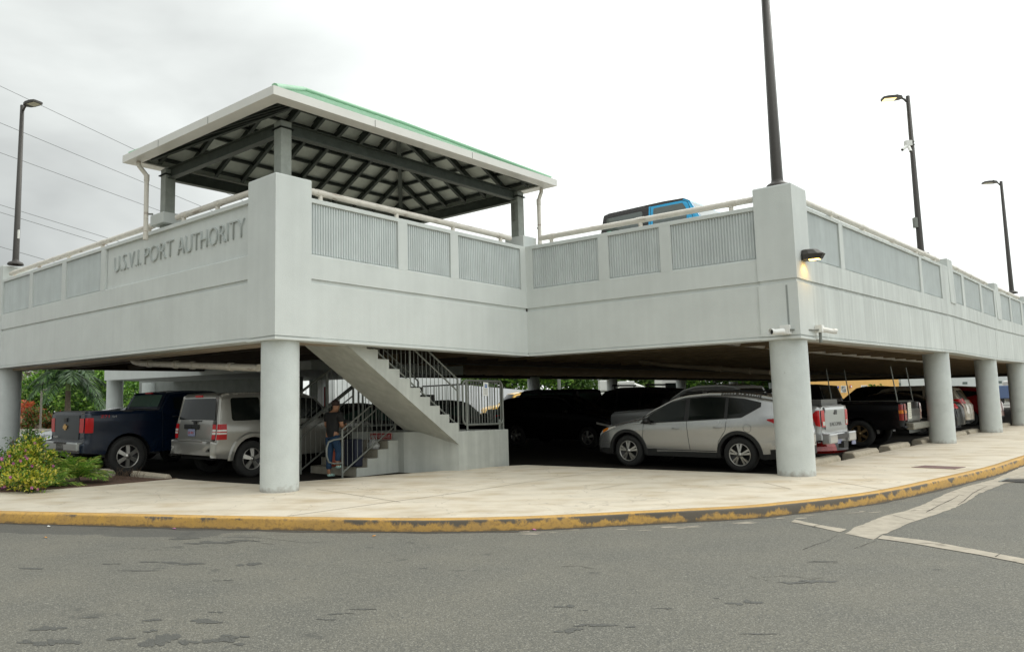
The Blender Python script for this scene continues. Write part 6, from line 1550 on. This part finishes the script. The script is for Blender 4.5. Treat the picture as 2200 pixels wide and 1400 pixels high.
# bare twigs
rnd = random.Random(9); p = onG(262, 1030, .01); mb = MB()
for k in range(46):
    q = p+Vector((rnd.uniform(-.45, .35), rnd.uniform(-.12, .25), 0)); d = Vector((rnd.gauss(0, .5), rnd.gauss(0, .4), 1)).normalized(); l_ = rnd.uniform(.10, .30); mb.path([q, q+d*l_*.6, q+d*l_+Vector((rnd.gauss(0, .05), 0, -.02))], [.004, .003, .002], 4)
    if rnd.random() < .6: e = (d+Vector((rnd.gauss(0, .6), 0, 0))).normalized(); mb.path([q+d*l_*.5, q+d*l_*.5+e*l_*.5], [.003, .002], 4)
o = mb.build('dry_twigs', mTwig); tag(o, 'patch of bare purple-brown twigs beside the pale wheel stop', 'twigs')
p = onG(225, 1022, .01); mb = MB(); mb.lathe(p, [(.22, -.05), (.21, .07), (.17, .12), (.08, .15), (.001, .16)], 14); o = mb.build('rock', mat('pale_rock', (.32, .28, .23), .9, var=.3, vscale=8, bump=.6, bscale=15)); tag(o, 'rounded pale rock behind the bare twigs', 'rock')
# ------------------------------------------------------------------ background left: street and garden
def gpt(u, v, Y): q = atY(u, v, Y); return Vector((q.x, q.y, fl(q.y)))
p = gpt(145, 880, 46)
frondplant('palm_tree', 'palm tree with drooping dark fronds seen through the left opening of the garage', p, 26, 2.7, leafmat('far_palm_leaves', [(.012, .04, .008), (.03, .08, .012), (.018, .055, .01), (.06, .13, .02)], trans=.05), 31, cat='palm tree', rise=(-.15, 1.1), leaf=.8, trunk=2.4, tr=.18, droop=1.0, nl=30, wl=.085, skirt=.9)
def tree(name, label, p, h, rad, n, m, seed, size=.3, grp=None, cat='tree', tk=.12):
    rnd = random.Random(seed); t = thing(name, label, cat, p, grp); c = p+Z*(h-rad[2]); mb = MB()
    mb.path([p-Z*.2, p+Z*h*.35, c], [tk, tk*.75, tk*.4], 8)
    for k in range(6): a_ = k*pi/3+rnd.random(); mb.path([p+Z*h*.4, c+Vector((cos(a_)*rad[0]*.6, sin(a_)*rad[1]*.6, rnd.uniform(-.2, .4)*rad[2]))], [tk*.4, tk*.15], 6)
    mb.build('trunk', mTrunk, t); mb = MB(); leaves(mb, c, rad, n, size, rnd, clumps=26, ar=1.9); leaves(mb, c, (rad[0]*.8, rad[1]*.8, rad[2]*.8), n//3, size, rnd, shell=.2, ar=1.9); mb.build('crown', m, t); return t
mFarG = leafmat('bright_far_leaves', [(.11, .25, .02), (.17, .34, .035), (.06, .15, .015), (.26, .42, .07), (.03, .08, .01)])
for i, (u, Y, h, rr_, lb) in enumerate(((100, 58, 4.2, 2.4, 'leafy green tree behind the palm, left part'), (200, 56, 4.4, 2.5, 'bright green tree between the palm and the far column'), (285, 60, 4.6, 2.8, 'green tree right of the far pale column'), (150, 64, 5.5, 3.2, 'taller green tree right behind the palm trunk'), (30, 75, 8.5, 3.6, 'green tree above the beige wall at the far left'))):
    tree('garden_tree', lb, gpt(u, 880, Y), h, (rr_, rr_, min(rr_*.9, h*.5)), 3400, mFarG, 40+i, .30, 'trees in the garden across the street')
for i, (u, Y, w_, h_, lb) in enumerate(((68, 50, 2.6, 1.25, 'red and green croton hedge left of the thin grey post'), (118, 50, 2.2, 1.1, 'red and green croton hedge right of the thin grey post'))):
    q = gpt(u, 900, Y); rnd = random.Random(60+i); t = thing('croton_hedge', lb, 'hedge', q, 'croton hedges across the street'); mb = MB(); leaves(mb, q+Z*h_*.5, (w_/2, .8, h_*.55), 2400, .16, rnd, clumps=12, ar=1.8); mb.build('foliage', mLeafR, t)
frondplant('red_plant', 'spiky orange-red plant in front of the beige wall', gpt(58, 880, 54)+Z*.9, 26, 1.5, mLeafO, 71, leaf=.5, droop=.5, nl=12, wl=.05, rise=(.1, 1.4))
BWl = thing('garden_wall', 'beige retaining wall topped by a brown railing at the far left', 'wall', gpt(50, 880, 62))
a_, c_ = gpt(-80, 850, 62), gpt(100, 850, 60); zt = atY(50, 826, 62).z; zr = atY(50, 803, 62).z; d = (c_-a_).normalized(); d.z = 0; n_ = Vector((-d.y, d.x, 0))*.3; mb = MB(); mb.hexa([a_-Z*.3, c_-Z*.3, c_+n_-Z*.3, a_+n_-Z*.3]+[Vector((v.x, v.y, zt)) for v in (a_, c_, c_+n_, a_+n_)]); mb.build('wall', mat('beige_stucco', (.55, .42, .28), .85, var=.1), BWl)
mb = MB(); k = 0
while k*.14 < (c_-a_).length: q = a_+d*.14*k; mb.tube(Vector((q.x, q.y, zt)), Vector((q.x, q.y, zr)), .02, 5); k += 1
mb.tube(Vector((a_.x, a_.y, zr)), Vector((c_.x, c_.y, zr)), .04, 6); mb.build('railing', mat('brown_railing', (.16, .11, .09), .7), BWl)
mb = MB(); q = gpt(88, 880, 48); zt_ = atY(88, 818, 48).z; mb.tube(q, Vector((q.x, q.y, zt_)), .065, 10); mb.tube(Vector((q.x, q.y, zt_-.55)), Vector((q.x+.5, q.y, zt_-.52)), .045, 8); o = mb.build('street_post', mat('grey_brown_post', (.22, .20, .17), .7)); tag(o, 'thin grey street post with short arm in front of the palm', 'post')
# street strip beyond the bed
def far_sheet(name, pix, Y, m, dz=.03): pass
mSt = mat('pale_street', (.30, .285, .26), .9, var=.1)
q0, q1, q2, q3 = gpt(-300, 905, 26), gpt(330, 905, 26), gpt(420, 905, 47), gpt(-300, 905, 47)
sheet('street', [(q0.x-6, q0.y), (q1.x-9, q1.y+0), (q2.x-8, q2.y), (q3.x-10, q3.y)], lambda y: fl(y)+.035, mSt)
mb = MB(); a_, c_ = gpt(-200, 900, 47.5), gpt(300, 900, 46); mb.hexa([a_, c_, c_+Vector((0, .3, 0)), a_+Vector((0, .3, 0))]+[v+Z*.2 for v in (a_, c_, c_+Vector((0, .3, 0)), a_+Vector((0, .3, 0)))]); o = mb.build('kerb', mat('far_kerb', (.5, .47, .4), .9)); o['kind'] = 'structure'
# mound with dark undergrowth behind hedge
mb = MB(); rnd = random.Random(77)
for k in range(30):
    q = gpt(rnd.uniform(60, 320), 880, rnd.uniform(52, 55)); r0 = rnd.uniform(.2, .5)
    mb.lathe(q, [(r0, -.1), (r0*.95, r0*.5), (r0*.5, r0*.95), (.01, r0)], 8)
o = mb.build('garden_rocks', mat('garden_rock', (.17, .13, .10), .9, var=.4, vscale=3)); tag(o, None, None, kind='stuff')
# ------------------------------------------------------------------ background beyond the far side
RWl = thing('retaining_wall', 'long white retaining wall sloping away beyond the far side of the garage', 'wall', atY(1100, 870, 57))
mb = MB(); pts = [(900, 818, 54), (990, 826, 55), (1130, 838, 58), (1330, 852, 64), (1500, 862, 72)]
for i in range(len(pts)-1):
    (u0, v0, Ya), (u1, v1, Yb) = pts[i], pts[i+1]; a_, c_ = atY(u0, v0, Ya), atY(u1, v1, Yb); n_ = Vector((0, .35, 0)); mb.hexa([Vector((v.x, v.y, fl(v.y)-.2)) for v in (a_, c_, c_+n_, a_+n_)]+[a_, c_, c_+n_, a_+n_])
mb.build('wall', mat('white_wall_paint', (.70, .72, .74), .8, var=.05), RWl)
for i, u in enumerate((930, 1020, 1090, 1160, 1230, 1300, 1380, 1460, 1540, 1600, 1655)):
    Y = 70+(i % 3)*4; h = 7.0+(i % 2)*1.2; q = gpt(u, 880, Y); tree('hedge_tree', ['broad-leaved green tree over the white wall, left of the landing railing', 'broad-leaved green tree above the landing railing', 'green tree above the yellow SUV', 'green tree beside the first far column', 'green tree behind the slim grey street pole', 'green tree left of the white lift truck', 'green tree behind the white lift truck', 'green tree right of the white lift truck', 'green tree above the roof of the silver crossover', 'green tree behind the corner column, left side', 'yellow-green tree just right of the corner column'][i], q, h, (3.0, 2.8, 3.4), 3600, mFarG if i % 2 else mLeafG, 80+i, .42, 'trees lining the far edge of the lot', tk=.15)
mb = MB(); q = gpt(1203, 880, 62); mb.tube(q, q+Z*9, .14, 10); mb.tube(q, q+Z*.9, .3, 12); o = mb.build('street_pole', mGalv); tag(o, 'slim grey street pole in front of the far trees', 'pole')
# lift truck
mLT = mat('truck_white', (.72, .72, .68), .4); LT = thing('lift_truck', 'white bucket lift truck with folded boom, beyond the charcoal SUV', 'truck', gpt(1360, 870, 60))
def at(u, v, Y=60): return atY(u, v, Y)
mb = MB(); mb.path([at(1345, 823), at(1375, 832), at(1398, 840)], [.24, .20, .17], 8); mb.build('boom', mLT, LT)
mb = MB(); a_ = at(1390, 855); mb.box(a_+Z*.25, (.8, .7, 1.0)); o = bevel(mb.build('bucket', mLT, LT), .06)
mb = MB(); mb.box(at(1305, 828), (1.3, .7, .8)); mb.box(at(1345, 826), (1.2, .6, .5)); o = bevel(mb.build('boom_head', mLT, LT), .06)
mb = MB(); c_ = gpt(1345, 870, 60.8); mb.box(c_+Z*1.35, (5.2, 2.2, .9)); mb.box(c_+Z*1.6+Vector((3.3, 0, .1)), (1.5, 2.2, 2.1)); bevel(mb.build('truck_body', mLT, LT), .08)
for x in (3.2, -1.2, -2.0): 
    mb = MB(); mb.tube(c_+Vector((x, -1.1, .45)), c_+Vector((x, -.8, .45)), .45, 18); mb.build('wheel', mTyre, LT)
mb = MB(); mb.box(c_+Vector((3.3, -1.11, 2.1)), (1.0, .03, .6)); mb.build('side_window', mGlass, LT)
# yellow building
YB = thing('yellow_building', 'yellow-orange building with dark windows and a blue sign, seen far right under the deck', 'building', gpt(1850, 870, 82))
a_, c_ = gpt(1700, 870, 80), gpt(1935, 870, 90); d = (c_-a_); d.z = 0; ln = d.length; d.normalize(); n_ = Vector((-d.y, d.x, 0)); mb = MB(); mb.hexa([a_, c_, c_+n_*6, a_+n_*6]+[v+Z*6.5 for v in (a_, c_, c_+n_*6, a_+n_*6)]); mb.build('wall', mat('orange_yellow_stucco', (.68, .40, .12), .8, var=.08), YB)
def onwall(u, v):
    dd = ray(u, v); e = n_; t = ((a_-CAM).dot(e))/dd.dot(e); return CAM+dd*t-n_*.04
def wrect(name, m, u0, v0, u1, v1, par=YB, th=.06):
    q = [onwall(u0, v1), onwall(u1, v1), onwall(u1, v0), onwall(u0, v0)]; mb = MB(); mb.hexa([q[0], q[1], q[1]+n_*th, q[0]+n_*th, q[3], q[2], q[2]+n_*th, q[3]+n_*th]); return mb.build(name, m, par)
mWin = mat('grey_green_window', (.09, .12, .11), .2)
for (u0, v0, u1, v1) in ((1807, 829, 1817, 842), (1850, 828, 1862, 839)): f_ = wrect('window', mWhite, u0-.8, v0-.8, u1+.8, v1+.8, th=.05); wrect('pane', mWin, u0, v0, u1, v1, f_, th=.12)
f_ = wrect('blue_sign', mat('navy_sign', (.02, .05, .35), .5), 1790, 829, 1802, 833.5, th=.15)
q = onwall(1791.5, 832.8)-n_*.16; text('lettering', 'EXIT', .20, mWhite, f_, q, d, Z, .01, width=.42)
ps = onwall(1825.5, 830)-n_*.1; mb = MB(); mb.tube(ps, ps-n_*.04, .17, 20); o = mb.build('round_sign', mat('sign_red', (.5, .02, .02), .5), YB); mb = MB(); mb.tube(ps-n_*.045, ps-n_*.05, .12, 20); mb.build('sign_centre', mWhite, o)
bush_ = tree('garden_tree', 'yellow-green bush in front of the yellow building', gpt(1880, 870, 70), 1.9, (1.3, 1.0, .95), 1300, mFarG, 97, .22)
# white buildings and truck further right
WB = thing('white_building', 'white building with small windows at the far right under the deck', 'building', gpt(2080, 860, 100))
a_, c_ = gpt(1940, 870, 100), gpt(2330, 870, 100); n_ = Vector((0, 1, 0)); d = Vector((1, 0, 0)); mb = MB(); mb.hexa([a_, c_, c_+n_*8, a_+n_*8]+[v+Z*7 for v in (a_, c_, c_+n_*8, a_+n_*8)]); mb.build('wall', mat('white_stucco', (.60, .62, .62), .8, var=.06), WB)
for (u0, v0, u1, v1) in ((2068, 820, 2078, 825), (2140, 818, 2152, 823), (1910, 822, 1935, 828)): wrect('window', mWin, u0, v0, u1, v1, WB)
WT = thing('parked_truck', 'white and blue truck parked beyond the far end of the garage', 'truck', gpt(2150, 860, 75)); c_ = gpt(2148, 860, 75); mb = MB(); mb.box(c_+Z*1.2, (2.2, 2.5, 1.2)); bevel(mb.build('cargo_body', mat('truck_blue', (.07, .11, .22), .5), WT), .05); mb = MB(); mb.box(c_+Z*1.3+Vector((1.9, 0, 0)), (1.5, 2.3, 2.0)); bevel(mb.build('cab', mLT, WT), .15)
for x in (-.8, 1.7): mb = MB(); mb.tube(c_+Vector((x, -1.2, .42)), c_+Vector((x, -.9, .42)), .42, 16); mb.build('wheel', mTyre, WT)
mb = MB(); mb.box(c_+Vector((1.9, -1.16, 1.8)), (.9, .03, .6)); mb.build('side_window', mGlass, WT)
# red call box and payment kiosk seen through the balustrade
t = thing('payment_kiosk', 'dark grey payment kiosk with blue sign between the stair rails', 'kiosk', L(11.2, 1.5)); q = L(11.2, 1.55); mb = MB(); mb.box(q+Z*.85, (.36, .36, 1.7), Matrix.Rotation(R(46), 3, 'Z')); bevel(mb.build('cabinet', mat('kiosk_grey', (.05, .055, .055), .5), t), .02); mb = MB(); mb.box(q+Z*1.5-EA3*-.0-EB3*.185, (.01, .12, .12), Matrix.Rotation(R(46), 3, 'Z')); mb.build('blue_square', mat('sign_blue', (.03, .12, .38), .5), t)
t = thing('fire_hose_box', 'small red box under the deck seen through the upper stair railing', 'box', L(12.9, -.35, 2.2)); q = L(12.2, -.35, 2.45); mb = MB(); mb.box(q, (.12, .30, .34), Matrix.Rotation(R(46), 3, 'Z')); bevel(mb.build('cabinet', mat('box_red', (.5, .02, .015), .4), t), .015); mb = MB(); mb.box(q-EB3*.07, (.01, .2, .22), Matrix.Rotation(R(46), 3, 'Z')); mb.build('door', mat('box_red_dark', (.35, .012, .01), .4), t)
# ------------------------------------------------------------------ person with bags on the stair
def skin(name, chain, edges, m, parent, sub=2):
    """chain: list of (pos, radius or (rx, ry))"""
    me = bpy.data.meshes.new(name); me.from_pydata([tuple(p) for p, r in chain], edges, []); o = bpy.data.objects.new(name, me); COL.objects.link(o)
    s = o.modifiers.new('s', 'SKIN'); s.use_smooth_shade = True; 
    for i, (p_, r) in enumerate(chain):
        rr_ = r if isinstance(r, tuple) else (r, r); me.skin_vertices[0].data[i].radius = rr_
    me.skin_vertices[0].data[0].use_root = True
    o.modifiers.new('u', 'SUBSURF').levels = sub; bpy.context.view_layer.update()
    m2 = bpy.data.meshes.new_from_object(o.evaluated_get(bpy.context.evaluated_depsgraph_get())); bpy.data.objects.remove(o)
    for p_ in m2.polygons: p_.use_smooth = True
    m2.materials.clear(); m2.materials.append(m); n_ = bpy.data.objects.new(name, m2); COL.objects.link(n_)
    if parent: n_.parent = parent
    return n_
mSkin = mat('skin', (.30, .15, .085), .55); mTee = mat('black_tee', (.010, .010, .010), .9, bump=.3, bscale=120); mJean = mat('blue_denim', (.012, .042, .095), .85, var=.25, vscale=30); mHair = mat('dark_auburn_hair', (.025, .010, .008), .6, bump=.6, bscale=120); mShoe = mat('mint_shoes', (.35, .52, .47), .6)
pp = LD(7.98, -4.66); pp.z = fl(pp.y)
# facing away (+b), turned slightly left; local x = right of the figure, y = forward
PR = thing('person', 'person in black T-shirt and blue jeans seen from behind at the stair foot', 'person', pp, rot=Matrix.Rotation(HB-pi/2+.18, 3, 'Z') @ Matrix.Scale(.94, 3))
V3 = Vector
bodyc = [((0, 0, .93), (.135, .115)), ((0, .0, 1.08), (.14, .11)), ((0, .03, 1.25), (.155, .115)), ((0, .05, 1.37), (.15, .095)), ((0, .085, 1.45), (.055, .055)), ((-.01, .13, 1.515), (.075, .085)), ((-.015, .155, 1.60), (.078, .095)), ((-.015, .15, 1.675), (.055, .065)),
 ((-.17, .05, 1.365), .058), ((-.235, .04, 1.14), .048), ((-.20, .22, 1.02), .036), ((-.12, .34, 1.10), .026), ((-.10, .38, 1.13), (.035, .016)),
 ((.17, .05, 1.365), .058), ((.225, .06, 1.13), .048), ((.14, .25, 1.05), .036), ((.04, .36, 1.12), .026), ((.02, .40, 1.14), (.035, .016)),
 ((-.085, 0, .86), .095), ((-.095, .02, .50), .062), ((-.10, -.02, .10), .042), ((-.10, .03, .045), .042), ((-.10, .13, .035), .035),
 ((.085, .02, .86), .095), ((.095, .10, .56), .062), ((.10, .05, .28), .046), ((.10, .09, .225), .042), ((.10, .20, .215), .035)]
ed = [(0, 1), (1, 2), (2, 3), (3, 4), (4, 5), (5, 6), (6, 7), (3, 8), (8, 9), (9, 10), (10, 11), (11, 12), (3, 13), (13, 14), (14, 15), (15, 16), (16, 17), (0, 18), (18, 19), (19, 20), (20, 21), (21, 22), (0, 23), (23, 24), (24, 25), (25, 26), (26, 27)]
skin('body', bodyc, ed, mSkin, PR)
skin('t_shirt', [((0, 0, .80), (.160, .130)), ((0, .0, 1.04), (.165, .13)), ((0, .03, 1.25), (.175, .13)), ((0, .05, 1.38), (.165, .105)), ((-.175, .05, 1.375), .082), ((-.225, .045, 1.20), .070), ((.175, .05, 1.375), .082), ((.225, .05, 1.20), .070)], [(0, 1), (1, 2), (2, 3), (3, 4), (4, 5), (3, 6), (6, 7)], mTee, PR)
skin('jeans', [((0, 0, 1.0), (.140, .115)), ((-.08, 0, .80), .105), ((-.098, .02, .50), .078), ((-.10, -.015, .15), .062), ((.08, .02, .80), .105), ((.098, .10, .56), .078), ((.10, .05, .33), .062)], [(0, 1), (1, 2), (2, 3), (0, 4), (4, 5), (5, 6)], mJean, PR)
skin('hair', [((-.012, .10, 1.545), (.082, .075)), ((-.015, .135, 1.63), (.108, .118)), ((-.015, .135, 1.71), (.085, .09))], [(0, 1), (1, 2)], mHair, PR)
for sg, zz, yy in ((-1, 0, 0), (1, .18, .06)):
    skin('shoe', [((sg*.10, yy-.04, zz+.05), (.05, .045)), ((sg*.10, yy+.06, zz+.045), (.048, .04)), ((sg*.10, yy+.17, zz+.035), (.046, .03))], [(0, 1), (1, 2)], mShoe, PR)
for sg, hx in ((-1, -.10), (1, .02)):
    for k in range(5):
        base = V3((hx+(-.024+.012*k), .40, 1.145)); e = V3((sg*.0+(-.008+.004*k), .045 if k < 4 else .02, .012)); tip = base+e; end = tip+V3((0, .012, .02))
        skin('finger', [(tuple(base), .008), (tuple(tip), .0075), (tuple(end), .006)], [(0, 1), (1, 2)], mSkin, PR, sub=1)
ph = MB(); ph.box(V3((-.04, .47, 1.19)), (.075, .012, .15)); o = ph.build('phone', mBlack, PR)
# bags
def bag(name, label, p, w_, d_, h_, m, seed, handles=True, cat='bag', rotz=0):
    rnd = random.Random(seed); t = thing(name, label, cat, p); mb = MB(); n1, n2 = 8, 16; vs = []
    for i in range(n1+1):
        z = i/n1; k = (1-.25*z**2)*(.85+.3*sin(pi*min(1, z*1.2+.1)))*(1 if i < n1 else .55)
        for j in range(n2):
            a_ = 2*pi*j/n2; cx_, cy_ = cos(a_), sin(a_); q = Vector((abs(cx_)**.7*(1 if cx_ > 0 else -1)*w_/2*k, abs(cy_)**.7*(1 if cy_ > 0 else -1)*d_/2*k, z*h_))*(1+rnd.uniform(-.05, .05)); q = Matrix.Rotation(rotz, 3, 'Z') @ q; vs.append(p+q)
    mb.add(vs, [(i*n2+j, i*n2+(j+1) % n2, (i+1)*n2+(j+1) % n2, (i+1)*n2+j) for i in range(n1) for j in range(n2)]+[tuple(range(n2))[::-1], tuple(n1*n2+j for j in range(n2))], True); mb.build('bag_body', m, t)
    if handles:
        for s_ in (-1, 1):
            mb = MB(); rz_ = Matrix.Rotation(rotz, 3, 'Z'); mb.path([p+rz_ @ Vector((w_*.28*cos(x), s_*d_*.18, h_*.95+h_*.42*sin(x))) for x in [pi*k/8 for k in range(9)]], .008, 6); mb.build('bag_handle', m, t)
    return t
q = LD(8.55, -4.15); q.z = zf+.178; bag('handbag', 'orange-red slouchy handbag on the bottom step beside the person', q+EA3*.05, .32, .2, .34, mat('orange_leather', (.35, .06, .025), .5, var=.2, vscale=12), 1, rotz=HA)
q = LD(7.95, -3.55); q.z = zf+.178*3; bag('plastic_bag', 'crumpled white plastic shopping bag on the third step', q, .26, .2, .20, mat('white_plastic_film', (.45, .46, .45), .35, var=.3, vscale=25), 2, rotz=HA)
t = thing('suitcase', 'dark navy upright suitcase on the steps right of the person', 'suitcase', LD(8.0, -4.1)); q = LD(7.98, -4.08); q.z = zf+.178+.30; mb = MB(); mb.box(q, (.24, .40, .58), Matrix.Rotation(HB, 3, 'Z')); bevel(mb.build('shell', mat('navy_fabric', (.008, .012, .03), .7), t), .04, 3); mb = MB(); mb.path([q+EA3*.12+Z*.29, q+EA3*.12+Z*.45, q-EA3*.12+Z*.45, q-EA3*.12+Z*.29], .01, 6); mb.build('pull_handle', mGalv, t)
# small litter on the road and walk
for i, (u, v, r0, m_, lb) in enumerate(((104, 1131, .03, mWhite, 'scrap of white litter by the kerb on the left'), (98, 1155, .03, mat('orange_leaf', (.5, .22, .04), .7), 'fallen orange leaf on the road near the left kerb'), (1147, 1138, .03, mFlower, 'fallen pink blossom at the kerb'), (375, 1136, .03, mFlower, 'fallen pink petal at the kerb on the left'), (1962, 980, .035, mPaper, 'small cream crumpled paper on the sidewalk right of the second column'), (803, 1152, .03, mat('orange_leaf', (.5, .22, .04), .7), 'fallen orange leaf in the gutter below the stairs'))):
    p = onG(u, v, -.15 if v > 1100 else 0); mb = MB(); rnd = random.Random(i); ring = [p+Vector((cos(2*pi*k/7)*r0*rnd.uniform(.5, 1.2), sin(2*pi*k/7)*r0*rnd.uniform(.5, 1.2), .004+rnd.uniform(0, .012))) for k in range(7)]
    mb.add(ring+[p+Z*.02], [(k, (k+1) % 7, 7) for k in range(7)]); o = mb.build('litter', m_); tag(o, lb, 'litter')
